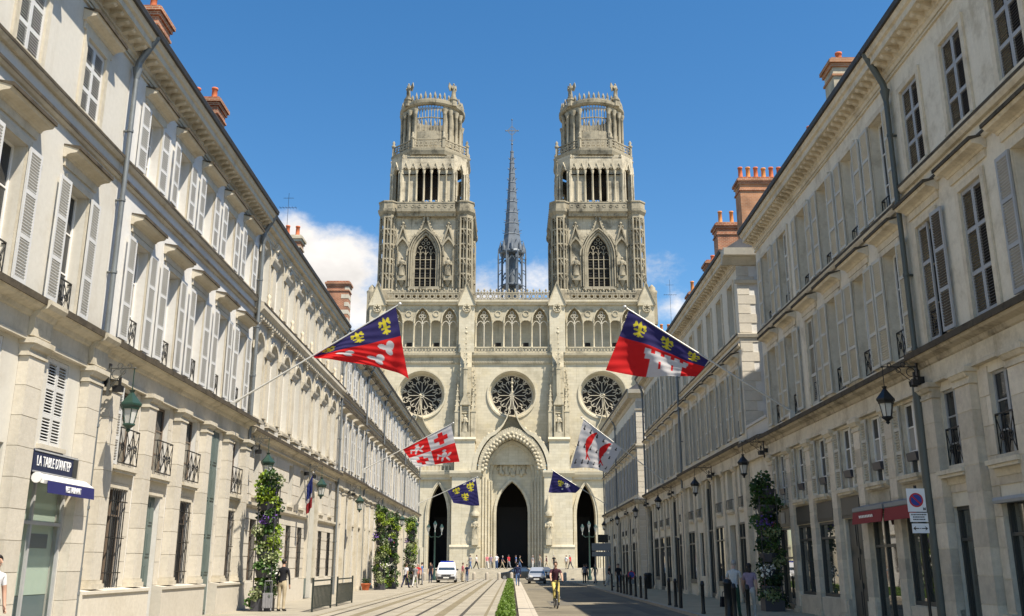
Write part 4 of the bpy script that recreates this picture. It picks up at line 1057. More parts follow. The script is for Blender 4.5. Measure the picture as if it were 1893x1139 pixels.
def statue_mesh(h, mat, wings=False):
    def f():
        b = MB(); s = h
        b.lathe([(.17*s, 0), (.165*s, .1*s), (.13*s, .35*s), (.115*s, .52*s), (.135*s, .68*s), (.15*s, .78*s), (.10*s, .83*s), (.045*s, .85*s), (.045*s, .87*s)], 0, 0, 10, 1, .72)
        b.sph((0, -.01*s, .93*s), .068*s, 8, 6, 1, 1, 1.2)
        for sg in (-1, 1):
            b.cyl((sg*.14*s, 0, .77*s), (sg*.18*s, -.05*s, .58*s), .05*s, .042*s, 6); b.cyl((sg*.18*s, -.05*s, .58*s), (sg*.04*s, -.15*s, .62*s), .042*s, .03*s, 6)
            for k in range(3): b.cyl((sg*(.03+.05*k)*s, -.10*s+.02*k*s, .02*s), (sg*(.02+.04*k)*s, -.095*s, .5*s), .02*s, .012*s, 4)
            if wings:
                b.prism([(sg*.05*s, .8*s), (sg*.30*s, 1.02*s), (sg*.36*s, .7*s), (sg*.22*s, .4*s), (sg*.06*s, .5*s)], .08*s, .14*s, 'y')
        return b.mesh('statue', mat)
    return cached(('st', h, mat, wings), f)
def colonnette(par, x, y, z0, z1, r, mat, name='column', n=10):
    def f():
        h = z1 - z0; b = MB()
        b.lathe([(r*1.7, 0), (r*1.7, r*1.2), (r, r*2.2), (r, h-r*4), (r*1.25, h-r*3.6), (r*1.1, h-r*3.2), (r*1.8, h-r*.8), (r*1.8, h)], 0, 0, n); return b.mesh(name, mat)
    return O(name, cached(('cn', round(z1-z0, 3), r, mat, name, n), f), par, (x, y, z0))
def balus(b, x0, x1, y, z0, h, step=1.1, crest=True, t=.16):
    """pierced parapet: rails, rings with cusps, fleuron crest"""
    b.box(x0, x1, y-t/2, y+t/2, z0, z0+.22); b.box(x0, x1, y-t*.7, y+t*.7, z0+h-.22, z0+h)
    n = max(1, round((x1-x0)/step)); d = (x1-x0)/n
    for i in range(n):
        c = x0 + d*(i+.5); r = min(d, h-.44)/2
        b.ringxz(c, z0+h/2, r*.58, r*.98, y-t*.35, y+t*.35, 8)
        b.barxz((c-d/2, z0+.2), (c-r*.7, z0+h/2), .14, y-t*.3, y+t*.3); b.barxz((c+d/2, z0+.2), (c+r*.7, z0+h/2), .14, y-t*.3, y+t*.3)
        b.barxz((c-d/2, z0+h-.2), (c-r*.7, z0+h/2), .12, y-t*.3, y+t*.3); b.barxz((c+d/2, z0+h-.2), (c+r*.7, z0+h/2), .12, y-t*.3, y+t*.3)
        if crest:
            b.lathe([(.14, z0+h), (.10, z0+h+.2), (.24, z0+h+.38), (.02, z0+h+.75)], c, y, 5); 
            b.lathe([(.12, z0+h), (.16, z0+h+.2), (.02, z0+h+.4)], c+d/2, y, 5)
def C_part(b, name, mats, par=None, **k): return O(name, b.mesh(name, mats), par or CA, **k)

# ---- main front wall, portals, roses (front plane y=0)
ROSES = [(-16.1, 30.9), (0.0, 30.9), (16.1, 30.9)]
b = MB()
def plate_with_circle(b, cx, cz, R, half, y):
    n = 32
    for i in range(n):
        a0, a1 = 2*pi*i/n + pi/4, 2*pi*(i+1)/n + pi/4
        def sq(a):
            m = max(abs(cos(a)), abs(sin(a))); return (cx + half*cos(a)/m, y, cz + half*sin(a)/m)
        b.face([(cx + R*cos(a0), y, cz + R*sin(a0)), sq(a0), sq(a1), (cx + R*cos(a1), y, cz + R*sin(a1))])
half = 4.5
xs = [-25, -20.6, -11.6, -4.5, 4.5, 11.6, 20.6, 25]
zr0, zr1 = 30.9 - half, 30.9 + half
for i in range(7):
    b.face([(xs[i], 0, zr1), (xs[i+1], 0, zr1), (xs[i+1], 0, 38), (xs[i], 0, 38)])
    if i not in (1, 3, 5): b.face([(xs[i], 0, zr0), (xs[i+1], 0, zr0), (xs[i+1], 0, zr1), (xs[i], 0, zr1)])
    b.face([(xs[i], 0, 18.5), (xs[i+1], 0, 18.5), (xs[i+1], 0, zr0), (xs[i], 0, zr0)])
for cx, cz in ROSES: plate_with_circle(b, cx, cz, 4.15, half, 0)
# lower wall with the five doors
arch_wall(b, -25, -10.2, 0, 18.5, 0, 2.6, [(-12.7, 1.62, 1.2, 9.8, 5.4), (-19.5, 1.62, 1.2, 9.8, 5.4)])
arch_wall(b, 10.2, 25, 0, 18.5, 0, 2.6, [(12.7, 1.62, 1.2, 9.8, 5.4), (19.5, 1.62, 1.2, 9.8, 5.4)])
for sg in (-1, 1): b.box(sg*25, sg*25.2, 0.01, 60, 0, 48)
b.box(-10.2, -6.0, -.002, 2.6, 0, 18.5); b.box(6.0, 10.2, -.002, 2.6, 0, 18.5)
C_part(b, 'front_wall', ST)
b = MB()
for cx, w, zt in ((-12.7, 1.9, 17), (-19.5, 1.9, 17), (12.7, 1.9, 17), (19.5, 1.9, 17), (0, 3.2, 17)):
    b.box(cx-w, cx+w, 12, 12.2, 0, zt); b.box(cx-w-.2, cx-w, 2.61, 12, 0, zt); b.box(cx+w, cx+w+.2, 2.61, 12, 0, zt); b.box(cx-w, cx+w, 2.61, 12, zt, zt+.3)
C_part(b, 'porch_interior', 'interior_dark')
dm_ = MB(); dm_.box(-1.6, 1.6, 0, .2, 0, 9); 
for sg in (-1, 1):
    for k in range(5): dm_.box(sg*.8-.6, sg*.8+.6, -.06, -.001, .3+k*1.7, 1.8+k*1.7)
dmm = dm_.mesh('door', 'door_dark')
for x in (-12.7, -19.5, 12.7, 19.5, 0): O('door', dmm, CA, (x, 11.7, 1.2), 0, (1 if x else 1.7, 1, 1 if x else 1.2))
# jamb mouldings round the narrow doors
for x in (-12.7, -19.5, 12.7, 19.5):
    b = MB(); arch_ring(b, x, 9.8, 1.64, 5.4, .3, -.22, .01, 8, 1.2); arch_ring(b, x, 9.8, 1.98, 5.75, .18, -.34, .012, 8, 1.2)
    b.box(x-2.9, x-2.3, -.25, -.01, 1.2, 4.6); b.box(x+2.3, x+2.9, -.25, -.01, 1.2, 4.6)
    O('portal', b.mesh('portal', ST), CA)
# terrace cornice above the doors with its arcaded parapet
for sg in (-1, 1):
    b = MB(); x0, x1 = sorted((sg*10.3, sg*25))
    b.box(x0, x1, -.5, -.004, 15.9, 16.3); b.prism([(-.004, 16.3), (-.55, 16.3), (-.9, 16.75), (-1.0, 17.2), (-.004, 17.25)], x0, x1, 'x')
    b.box(x0, x1, -.9, -.7, 17.26, 17.45); b.box(x0, x1, -.92, -.68, 18.35, 18.6)
    n = 22; d = (x1-x0)/n
    for k in range(n+1): b.box(x0+d*k-.12 if k else x0, x0+d*k+.12 if k < n else x1, -.88, -.72, 17.45, 18.35)
    for k in range(n): b.prism([(x0+d*k+.1, 18.36), (x0+d*(k+.5), 18.1), (x0+d*(k+1)-.1, 18.36)], -.86, -.74, 'y')
    C_part(b, 'terrace_parapet', ST)
# side ogee gables under the side roses
for sg in (-1, 1):
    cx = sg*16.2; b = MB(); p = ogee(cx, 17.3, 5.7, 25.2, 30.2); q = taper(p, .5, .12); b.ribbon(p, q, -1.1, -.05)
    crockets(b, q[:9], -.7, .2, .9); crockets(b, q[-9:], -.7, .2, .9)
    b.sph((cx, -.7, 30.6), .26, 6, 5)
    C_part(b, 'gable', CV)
# ---- central porch
b = MB()
p = ogee(0, 17.3, 6.1, 25.0, 31.6); q = taper(p, .75, .14); b.ribbon(p, q, -2.6, -.05)
C_part(b, 'porch_gable', ST)
b = MB(); crockets(b, q[:9], -1.6, .26, 1.0); crockets(b, q[-9:], -1.6, .26, 1.0); b.cyl((0, -1.5, 30), (0, -1.5, 33.4), .16, .08, 6)
for z, r in ((31.0, .3), (31.9, .2), (32.6, .26), (33.4, .14)): b.sph((0, -1.5, z), r, 8, 5)
C_part(b, 'crocket_trim', CV)
b = MB()
pin = parc(0, 17.3, 5.75, 7.3, 12)
k = 0
for a, c in zip(pin, pin[1:]):       # hanging cusped fringe inside the big arch
    for t in (0, .5):
        x, z = a[0]+(c[0]-a[0])*t, a[1]+(c[1]-a[1])*t; f = .80 if k % 2 else .88
        X, Z = x*f, 17.3+(z-17.3)*f; b.barxz((x*1.02, 17.3+(z-17.3)*1.02), (X, Z), .5, -2.45, -2.15, .22); b.sph((X, -2.3, Z), .36, 6, 4); b.sph((X*.97, -2.2, 17.3+(Z-17.3)*.97-.1), .2, 6, 4); k += 1
C_part(b, 'cusped_fringe', CV)
b = MB()
for sg in (-1, 1):
    x0, x1 = sorted((sg*5.5, sg*6.85)); b.box(x0, x1, -2.7, -.01, 1.2, 17.3); b.box(x0-.2, x1+.2, -2.95, -.008, 1.0, 4.2); b.box(x0-.12, x1+.12, -2.85, -.009, 4.55, 4.85)
    b.prism([(-.004, 16.2), (-2.75, 16.2), (-3.1, 16.9), (-3.1, 17.29), (-.004, 17.29)], x0-.25, x1+.25, 'x')
C_part(b, 'porch_pier', ST)
# stepped orders of the recess
b = MB()
for i, (w, y, rs) in enumerate(((5.5, -1.9, 7.0), (5.0, -1.2, 6.4), (4.5, -.5, 5.9), (4.0, .3, 5.4))):
    pts = parc(0, 17.3 - i*.25, w - .5, rs - .6, 10); pts = [(-w+.5, 1.2)] + pts + [(w-.5, 1.2)]
    qts = parc(0, 17.3 - i*.25, w, rs, 10); qts = [(-w, 1.2)] + qts + [(w, 1.2)]
    b.ribbon(pts, qts, y, y + .72)
    for sg in (-1, 1): b.cyl((sg*(w-.48), y-.05, 1.2), (sg*(w-.48), y-.05, 16.5-i*.25), .13, n=8)
C_part(b, 'porch_order', ST)
b = MB(); arch_wall(b, -4.2, 4.2, 1.2, 23.5, 1.03, 2.6, [(0, 2.72, 1.2, 10.4, 5.3)]); arch_ring(b, 0, 10.4, 2.74, 5.35, .42, .78, 1.02, 10, 1.2)
C_part(b, 'tympanum', ST)
b = MB()
for i in range(120):                   # carved relief in the tympanum
    x = random.gauss(0, 1.5); z = random.uniform(16.9, 21.6)
    if abs(x) > 3.3*(22.9-z)/5.6: continue
    r = random.uniform(.14, .42); b.sph((x, .95, z), r, 7, 5, 1, .75, random.uniform(1, 1.7))
for x in (-2.0, -1.0, 1.0, 2.0):
    b.lathe([(.34, 17.0), (.3, 17.9), (.24, 18.5), (.14, 18.8)], x, .8, 8, 1, .7); b.sph((x, .75, 19.05), .22, 7, 5)
b.lathe([(.6, 18.6), (.5, 19.6), (.4, 20.3), (.2, 20.7)], 0, .75, 8, 1, .7); b.sph((0, .65, 21.0), .34, 7, 5)
C_part(b, 'relief_carving', CV)
for sg in (-1, 1):
    O('statue', statue_mesh(3.4, CV), CA, (sg*6.2, -3.05, 5.9)); 
    b = MB(); b.box(sg*6.2-.5, sg*6.2+.5, -3.5, -2.71, 4.9, 5.88); b.lathe([(.75, 9.6), (.8, 10.1), (.45, 10.5), (.5, 11.0), (.05, 13.2)], sg*6.2, -3.05, 6); C_part(b, 'canopy', CV)
# ---- rose windows
def rose(cx, cz):
    b = MB(); b.smooth = True
    for i in range(40):
        a0, a1 = 2*pi*i/40, 2*pi*(i+1)/40
        for (r0, y0), (r1, y1) in (((4.15, -.001), (3.95, .35)), ((3.95, .35), (3.90, .35)), ((3.90, .35), (3.80, 1.0)), ((3.80, 1.0), (3.74, 1.0)), ((3.74, 1.0), (3.72, 1.75))):
            P = lambda r, a, y: (cx + r*cos(a), y, cz + r*sin(a)); b.face([P(r0, a0, y0), P(r0, a1, y0), P(r1, a1, y1), P(r1, a0, y1)])
    b.smooth = False
    b.ringxz(cx, cz, 4.16, 4.45, -.22, .01, 40)
    o = O('rose_window', b.mesh('rose_window', ST), CA)
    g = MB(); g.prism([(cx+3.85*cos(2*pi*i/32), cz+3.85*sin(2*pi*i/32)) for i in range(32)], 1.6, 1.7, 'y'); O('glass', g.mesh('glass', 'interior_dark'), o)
    t = MB(); y0, y1 = 1.28, 1.52
    t.ringxz(cx, cz, 3.25, 3.42, y0, y1, 40); t.ringxz(cx, cz, .26, .40, y0-.05, y1, 14); t.ringxz(cx, cz, .0, .14, y0-.05, y1, 8)
    n = 12
    for i in range(n):
        a = 2*pi*i/n; e = pi/n
        t.barxz((cx+.38*cos(a), cz+.38*sin(a)), (cx+2.05*cos(a), cz+2.05*sin(a)), .07, y0, y1, .10)
        A = [(cx+2.0*cos(a), cz+2.0*sin(a)), (cx+2.3*cos(a+e*.45), cz+2.3*sin(a+e*.45)), (cx+2.42*cos(a+e), cz+2.42*sin(a+e)), (cx+2.3*cos(a+e*1.55), cz+2.3*sin(a+e*1.55)), (cx+2.0*cos(a+2*e), cz+2.0*sin(a+2*e))]
        for p, q in zip(A, A[1:]): t.barxz(p, q, .085, y0, y1)
        t.barxz((cx+2.4*cos(a+e), cz+2.4*sin(a+e)), (cx+1.75*cos(a+e), cz+1.75*sin(a+e)), .22, y0, y1, .03)
        if i % 2 == 0:
            c_ = (cx+2.78*cos(a+e), cz+2.78*sin(a+e)); t.ringxz(*c_, .42, .50, y0, y1, 14)
            for k in range(4):
                f = a + e + k*pi/2 + pi/4; t.barxz((c_[0]+.42*cos(f), c_[1]+.42*sin(f)), (c_[0]+.2*cos(f), c_[1]+.2*sin(f)), .2, y0+.02, y1-.02, .06)
        else:
            t.barxz((cx+2.4*cos(a+e), cz+2.4*sin(a+e)), (cx+3.25*cos(a+e), cz+3.25*sin(a+e)), .1, y0, y1, .3)
            for sg in (-1, 1): t.barxz((cx+2.5*cos(a+e), cz+2.5*sin(a+e)), (cx+3.2*cos(a+e+sg*.14), cz+3.2*sin(a+e+sg*.14)), .08, y0, y1)
    t.v = [(cx+(x-cx)*1.09, y, cz+(z-cz)*1.09) for x, y, z in t.v]
    O('tracery', t.mesh('tracery', 'tracery_stone'), o)
for c in ROSES: rose(*c)
# ---- buttresses of the front with pinnacles and canopied statues
for x in (-8.15, 8.15, -24.1, 24.1):
    b = MB()
    b.box(x-2.1, x+2.1, -2.5, -.006, 0, 16.2); b.box(x-2.3, x+2.3, -2.75, -.007, 0, 4.2); b.prism([(-.006, 4.2), (-2.75, 4.2), (-2.9, 4.6), (-2.8, 4.9), (-2.5, 4.95), (-.006, 4.95)], x-2.35, x+2.35, 'x')
    b.prism([(-.006, 16.2), (-2.6, 16.2), (-3.0, 16.8), (-3.0, 17.25), (-.006, 17.3)], x-2.5, x+2.5, 'x')
    b.box(x-1.75, x+1.75, -2.5, -.005, 17.3, 22.3); b.prism([(-.005, 22.3), (-2.55, 22.3), (-2.8, 22.6), (-2.5, 23.0), (-.005, 23.0)], x-1.9, x+1.9, 'x')
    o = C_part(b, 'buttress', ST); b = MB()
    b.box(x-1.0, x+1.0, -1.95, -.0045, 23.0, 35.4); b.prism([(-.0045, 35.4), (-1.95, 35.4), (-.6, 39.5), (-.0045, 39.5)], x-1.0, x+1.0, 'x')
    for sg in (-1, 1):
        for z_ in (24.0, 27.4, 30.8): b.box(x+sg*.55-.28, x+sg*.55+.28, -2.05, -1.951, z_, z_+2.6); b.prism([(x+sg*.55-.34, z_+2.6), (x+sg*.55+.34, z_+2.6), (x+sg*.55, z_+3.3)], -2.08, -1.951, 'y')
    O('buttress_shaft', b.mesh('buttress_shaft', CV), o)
    b = MB()
    for sg in (-1, 1):
        pinnacle(b, x+sg*1.4, -1.75, 23.0, .8, 4.4, 4.6); pinnacle(b, x+sg*1.45, -.9, 26.0, .7, 4.6, 4.4); pinnacle(b, x+sg*1.25, -1.2, 30.5, .5, 2.2, 3.0)
    pinnacle(b, x, -2.25, 30.3, .66, 4.6, 5.6)
    b.cyl((x, -2.2, 36), (x, -2.2, 41.5), .16, .05, 6); b.sph((x, -2.2, 41.6), .3, 6, 4); b.sph((x, -2.2, 42.4), .22, 6, 4)
    O('pinnacle', b.mesh('pinnacle', CV), o)
    b = MB()                            # tall canopied niche
    b.box(x-.85, x-.62, -2.5, -1.96, 23.0, 28.6); b.box(x+.62, x+.85, -2.5, -1.96, 23.0, 28.6)
    b.prism([(x-.95, 28.6), (x+.95, 28.6), (x, 31.0)], -2.6, -1.96, 'y'); b.box(x-.6, x+.6, -2.5, -1.96, 23.0, 23.9)
    for k in range(4): b.box(x-.6, x+.6, -2.2, -1.96, 27.2+k*.4, 27.4+k*.4)
    O('niche', b.mesh('niche', CV), o)
    O('statue', statue_mesh(3.0, CV), o, (x, -2.2, 23.9))
# ---- frieze and open gallery
b = MB()
b.box(-25, 25, -.25, -.003, 36.4, 37.5); b.prism([(-.003, 37.5), (-.35, 37.5), (-.75, 37.85), (-.8, 38.2), (-.003, 38.25)], -25, 25, 'x')
for k in range(110):
    x = -24.9 + k*.455; b.prism([(x, 36.6), (x+.3, 36.6), (x+.15, 37.3)], -.34, -.26, 'y')
C_part(b, 'frieze', CV)
b = MB(); b.box(-25, 25, 1.9, 2.1, 38.2, 48); b.box(-25, 25, -.1, 2.1, 38.0, 38.24); b.box(-25, 25, -.6, 2.2, 47.2, 47.9); b.prism([(-.6, 47.2), (-.75, 47.5), (-1.0, 47.7), (-1.0, 47.95), (-.6, 47.95)], -25.4, 25.4, 'x')
C_part(b, 'gallery_back_wall', ST)
def gallery(x0, x1, wide):
    g = E('gallery', (0, 0, 0), 0, parent=CA)
    b = MB(); ar = []; nar = []
    for c in wide: ar.append((c, 1.32, 39.4, 44.2, 2.5))
    ws = sorted(wide)
    for a, c in zip(ws, ws[1:]): nar.append((a + c) / 2)
    for c in nar: ar.append((c, .92, 39.4, 43.6, .75))
    arch_wall(b, x0, x1, 39.4, 47.2, -.25, .12, ar)
    for c in wide: arch_ring(b, c, 44.2, 1.33, 2.52, .2, -.42, -.24, 8)
    for c in nar:
        b.ringxz(c, 45.6, .42, .6, -.36, -.252, 10); b.ringxz(c - .6, 46.3, .15, .28, -.34, -.252, 8); b.ringxz(c + .6, 46.3, .15, .28, -.34, -.252, 8)
    O('arcade', b.mesh('arcade', CV), g)
    t = MB()
    for c in wide:
        t.cyl((c, -.05, 39.4), (c, -.05, 43.6), .10, n=6)
        for sg in (-1, 1): arch_ring(t, c + sg*.66, 43.4, .55, .8, .12, -.12, .06, 5)
        for (dx, dz) in ((0, 1.85), (-.36, 1.25), (.36, 1.25), (0, .8)): t.ringxz(c+dx, 43.9+dz, .22, .33, -.12, .06, 10)
        t.barxz((c, 43.6), (c, 44.5), .2, -.12, .06)
    O('tracery', t.mesh('tracery', 'tracery_stone'), g)
    for c in nar:
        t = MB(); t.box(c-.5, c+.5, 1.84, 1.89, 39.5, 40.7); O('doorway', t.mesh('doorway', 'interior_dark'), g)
    for c in wide:
        for sg in (-1, 1): colonnette(g, c + sg*1.5, -.38, 39.3, 44.3, .13, CV)
    b = MB(); balus(b, x0, x1, -.45, 38.2, 1.2, 1.15, False); O('balustrade', b.mesh('balustrade', CV), g)
    st = MB()
gallery(-23, -9.6, [-21.2, -16.2, -11.3]); gallery(-6.75, 6.75, [-5.05, 0, 5.05]); gallery(9.6, 23, [11.3, 16.2, 21.2])
for x in (-8.15, 8.15, -24.3, 24.3):
    b = MB(); b.box(x-1.4, x+1.4, -.95, 2.0, 38.26, 47.0)
    b.prism([(x-1.62, 46.9), (x+1.62, 46.9), (x+1.5, 47.5), (x, 51.0), (x-1.5, 47.5)], -1.25, .6, 'y')
    b.k = 1; b.prism([(x-1.75, 47.2), (x-1.55, 47.1), (x, 51.05), (x+1.55, 47.1), (x+1.75, 47.2), (x, 51.5)], -1.45, .7, 'y')
    o = C_part(b, 'gable_pier', [ST, GC])
    b = MB(); b.ringxz(x, 46.4, .55, .78, -1.36, -.96, 14)
    for k in range(6): a = k*pi/3; b.sph((x+.42*cos(a), -1.28, 46.4+.42*sin(a)), .2, 6, 4)
    O('rosette', b.mesh('rosette', CV), o)
b = MB(); balus(b, -22.6, -9.6, -.8, 47.96, 1.5); balus(b, -6.7, 6.7, -.8, 47.96, 1.5); balus(b, 9.6, 22.6, -.8, 47.96, 1.5)
C_part(b, 'balustrade', GC)
for sg in (-1, 1):
    b = MB(); b.box(sg*25.9-.7, sg*25.9+.7, 1.0, 4, 44, 50); b.lathe([(.9, 49.9), (1.0, 50.5), (.6, 50.8), (.65, 51.2), (.1, 51.8)], sg*25.9, 2.2, 8); C_part(b, 'corner_turret', GC)
b = MB(); b.prism([(-9, 46), (9, 46), (0, 52.5)], 14, 66, 'y'); b.box(-9, 9, 2.2, 66, 30, 46); C_part(b, 'nave_roof', 'lead_spire')

# ---- towers (each tower a part, its pieces sub-parts, the four sides share meshes)
def tower(ax):
    t = E('tower', (ax, 9.0, 0), 0, parent=CA)
    def sides(name, mesh, n=4, a0=0.0):
        for k in range(n): O(name, mesh, t, (0, 0, 0), a0 + k*2*pi/n)
    # stage three: body with pointed window, niches, ogee gable
    def s3():
        b = MB(); F = -7.75
        arch_wall(b, -6.6, 6.6, 49.5, 65.6, F, F+.7, [(0, 1.95, 51.0, 57.0, 4.2)]); 
        return b.mesh('tower_wall', GY)
    sides('tower_wall', cached('t3', s3))
    def s3b():
        b = MB(); F = -7.75
        arch_ring(b, 0, 57.0, 1.96, 4.25, .4, F-.25, F-.003, 8, 51.0); arch_ring(b, 0, 57.0, 2.4, 4.8, .3, F-.55, F-.004, 8, 51.0); arch_ring(b, 0, 57.0, 2.8, 5.2, .22, F-.8, F-.005, 8, 51.0)
        b.box(-3.0, 3.0, F-.7, F-.003, 50.45, 51.0)
        p = ogee(0, 57.0, 3.25, 62.6, 66.6); b.ribbon(p, offset(p, .28, 0), F-.62, F-.005); crockets(b, offset(p, .3, 0)[3:-3], F-.45, .2, .62)
        b.sph((0, F-.5, 67.0), .35, 6, 5); b.sph((0, F-.5, 67.7), .22, 6, 5)
        for sg in (-1, 1):
            x = sg*4.25
            b.box(x-1.0, x-.8, F-.5, F-.003, 51.0, 60); b.box(x+.8, x+1.0, F-.5, F-.003, 51.0, 60); b.box(x-.75, x+.75, F-.75, F-.003, 52.2, 53.1); b.lathe([(.2, 51.2), (.65, 52.2)], x, F-.2, 6)
            pts = [(x-1.1, 58.6), (x-.55, 59.6), (x, 60.2), (x+.55, 59.6), (x+1.1, 58.6)]; b.ribbon(pts, [(px, pz+.5) for px, pz in pts], F-.8, F-.004)
            b.prism([(x-1.25, 59.1), (x-1.0, 59.0), (x, 62.4), (x+1.0, 59.0), (x+1.25, 59.1), (x, 63.2)], F-.7, F-.006, 'y'); b.sph((x, F-.4, 63.4), .32, 6, 5); b.sph((x-.35, F-.4, 62.8), .2, 5, 4); b.sph((x+.35, F-.4, 62.8), .2, 5, 4)
            b.cyl((x, F-.35, 63.3), (x, F-.35, 64.4), .1, .04, 5)
            b.box(sg*6.0-.18, sg*6.0+.18, F-.3, F-.003, 50, 65)
        b.box(-6.6, 6.6, F-.35, F-.006, 49.5, 50.4)
        return b.mesh('window_surround', GC)
    sides('window_surround', cached('t3b', s3b))
    def s3t():
        b = MB(); F = -7.5
        for x in (-.97, 0, .97): b.box(x-.08, x+.08, F, F+.2, 51, 58.4)
        for z in (52.9, 54.7, 56.5): b.box(-1.95, 1.95, F+.03, F+.17, z-.06, z+.06)
        for x in (-1.46, -.49, .49, 1.46): arch_ring(b, x, 57.2, .40, .75, .09, F, F+.2, 4)
        for x, z in ((-.97, 58.8), (.97, 58.8), (0, 58.9)): b.ringxz(x, z, .27, .37, F, F+.2, 10)
        for x, z in ((-.48, 59.7), (.48, 59.7), (0, 60.4)): b.ringxz(x, z, .22, .32, F, F+.2, 9)
        return b.mesh('tracery', GC)
    sides('tracery', cached('t3t', s3t))
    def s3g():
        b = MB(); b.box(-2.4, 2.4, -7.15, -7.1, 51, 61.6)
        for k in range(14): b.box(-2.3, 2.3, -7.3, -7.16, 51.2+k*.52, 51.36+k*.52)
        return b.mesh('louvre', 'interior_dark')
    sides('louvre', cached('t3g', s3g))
    for k in range(4):
        for sg in (-1, 1):
            a = k*pi/2; x, y = sg*4.25, -8.3; O('statue', statue_mesh(3.6, GC), t, (x*cos(a)-y*sin(a), x*sin(a)+y*cos(a), 53.1), a)
    def turret():
        b = MB()
        b.lathe([(.55, 49.5), (.55, 66)], 0, 0, 8, a0=pi/8, smooth=False)
        b.lathe([(1.9, 48.2), (1.9, 50.2), (1.7, 50.5), (1.2, 50.5)], 0, 0, 8, a0=pi/8, smooth=False)
        for z in (53.3, 56.2, 59.1, 62.0): b.lathe([(.6, z), (1.68, z), (1.68, z+.28), (.6, z+.3)], 0, 0, 8, a0=pi/8, smooth=False, cap=False)
        for i in range(8):
            a = pi/8 + i*pi/4; b.cyl((1.62*cos(a), 1.62*sin(a), 50.3), (1.62*cos(a), 1.62*sin(a), 64.4), .19, n=6)
            a2 = i*pi/4
            for z in (52.6, 55.5, 58.4, 61.3, 64.1):
                b.cyl((1.62*cos(a), 1.62*sin(a), z-.5), (1.5*cos(a2), 1.5*sin(a2), z+.45), .13, n=4, cap=False)
                b.cyl((1.62*cos(a), 1.62*sin(a), z-.5), (1.5*cos(a2-pi/4), 1.5*sin(a2-pi/4), z+.45), .13, n=4, cap=False)
                b.sph((1.5*cos(a2), 1.5*sin(a2), z+.5), .16, 5, 4)
            b.cyl((1.5*cos(a2), 1.5*sin(a2), 50.4), (1.5*cos(a2), 1.5*sin(a2), 64.4), .08, n=5, cap=False)
        b.lathe([(1.2, 64.4), (1.75, 64.4), (1.75, 65.0), (1.95, 65.3), (2.15, 65.6), (2.2, 66.1), (1.95, 66.2), (1.95, 67.4), (2.1, 67.45), (2.1, 67.7), (1.9, 67.75), (.1, 67.8)], 0, 0, 8, a0=pi/8, smooth=False)
        return b.mesh('corner_turret', GC)
    tm = cached('tur', turret)
    for sx in (-1, 1):
        for sy in (-1, 1): O('corner_turret', tm, t, (sx*7.1, sy*7.1, 0), 0)
    b = MB()
    def corn():
        b = MB(); F = -8.3
        b.prism([(F-.003, 64.7), (F-.3, 64.7), (F-.45, 65.2), (F-.75, 65.5), (F-.8, 66.0), (F+1, 66.05), (F+1, 64.7)], -5.5, 5.5, 'x')
        b.box(-5.4, 5.4, F-.65, F-.45, 66.06, 67.15); b.box(-5.4, 5.4, F-.72, F-.38, 67.16, 67.4)
        for k in range(9):
            x = -4.9+k*1.22; b.ringxz(x, 66.6, .2, .34, F-.72, F-.64, 9); b.sph((x+.61, F-.55, 67.6), .22, 5, 4)
        return b.mesh('tower_parapet', GC)
    sides('tower_parapet', cached('t3c', corn))
    b.box(-7.6, 7.6, -7.6, 7.6, 65.7, 66.04); b.box(-6.5, 6.5, -6.5, 6.5, 49, 49.4); O('tower_floor', b.mesh('tower_floor', GY), t)
    # stage two: octagonal belfry, open in the middle of each face, corner bays open
    def s2():
        b = MB(); F = -7.3
        ar = [(x, .54, 67.0, 73.9, .75) for x in (-1.42, 0, 1.42)]
        arch_wall(b, -5.05, 5.05, 66.05, 77.0, F+.45, F+1.0, ar)
        arr = [(-4.26+1.42*k, .56, 66.9, 73.7, .95) for k in range(7)]
        arch_wall(b, -5.0, 5.0, 73.2, 76.2, F-.05, F+.44, [(a[0], a[1], 73.2, 73.7, .95) for a in arr])
        for a in arr:
            b.prism([(a[0]-.66, 74.1), (a[0]-.5, 74.0), (a[0], 75.3), (a[0]+.5, 74.0), (a[0]+.66, 74.1), (a[0], 75.7)], F-.22, F-.052, 'y'); b.ringxz(a[0], 74.45, .12, .22, F-.16, F-.051, 7)
        for k in range(36): b.sph((-4.9+k*.28, F-.1, 76.5), .13, 5, 3)
        return b.mesh('belfry_wall', GY)
    KB = 1.075; zb = lambda o: (setattr(o, 'scale', (1, 1, KB)), setattr(o, 'location', (o.location.x, o.location.y, 66.05 + (o.location.z - 66.05) * KB)))
    bw_ = cached('t2', s2)
    for k in range(4): zb(O('belfry_wall', bw_, t, (0, 0, 0), k*pi/2))
    for k in range(4):
        a = k*pi/2
        for i in range(8):
            x, y = -4.97+1.42*i, -7.25
            zb(colonnette(t, x*cos(a)-y*sin(a), x*sin(a)+y*cos(a), 66.05, 73.9, .17, CV))
    def diag():
        b = MB(); F = -8.62      # diagonal face, apothem of the corner
        arch_wall(b, -1.75, 1.75, 66.05, 77.0, F, F+.5, [(0, .95, 66.5, 73.4, 1.2)])
        for x in (-1.55, -1.0, 1.0, 1.55): b.cyl((x, F-.15, 66.05), (x, F-.15, 73.8), .17, n=7)
        for x in (0,): b.prism([(x-.8, 74.2), (x-.6, 74.1), (x, 75.5), (x+.6, 74.1), (x+.8, 74.2), (x, 75.9)], F-.3, F-.01, 'y')
        return b.mesh('corner_bay', GY)
    dgm = cached('t2d', diag)
    for k in range(4): zb(O('corner_bay', dgm, t, (0, 0, 0), pi/4 + k*pi/2))
    b = MB(); R8 = lambda r: r / cos(pi/8)
    b.lathe([(R8(7.4), 77.001), (R8(7.5), 77.3), (R8(7.65), 77.7), (R8(7.7), 78.1), (R8(7.5), 78.2), (.1, 78.35)], 0, 0, 8, a0=pi/8, smooth=False)
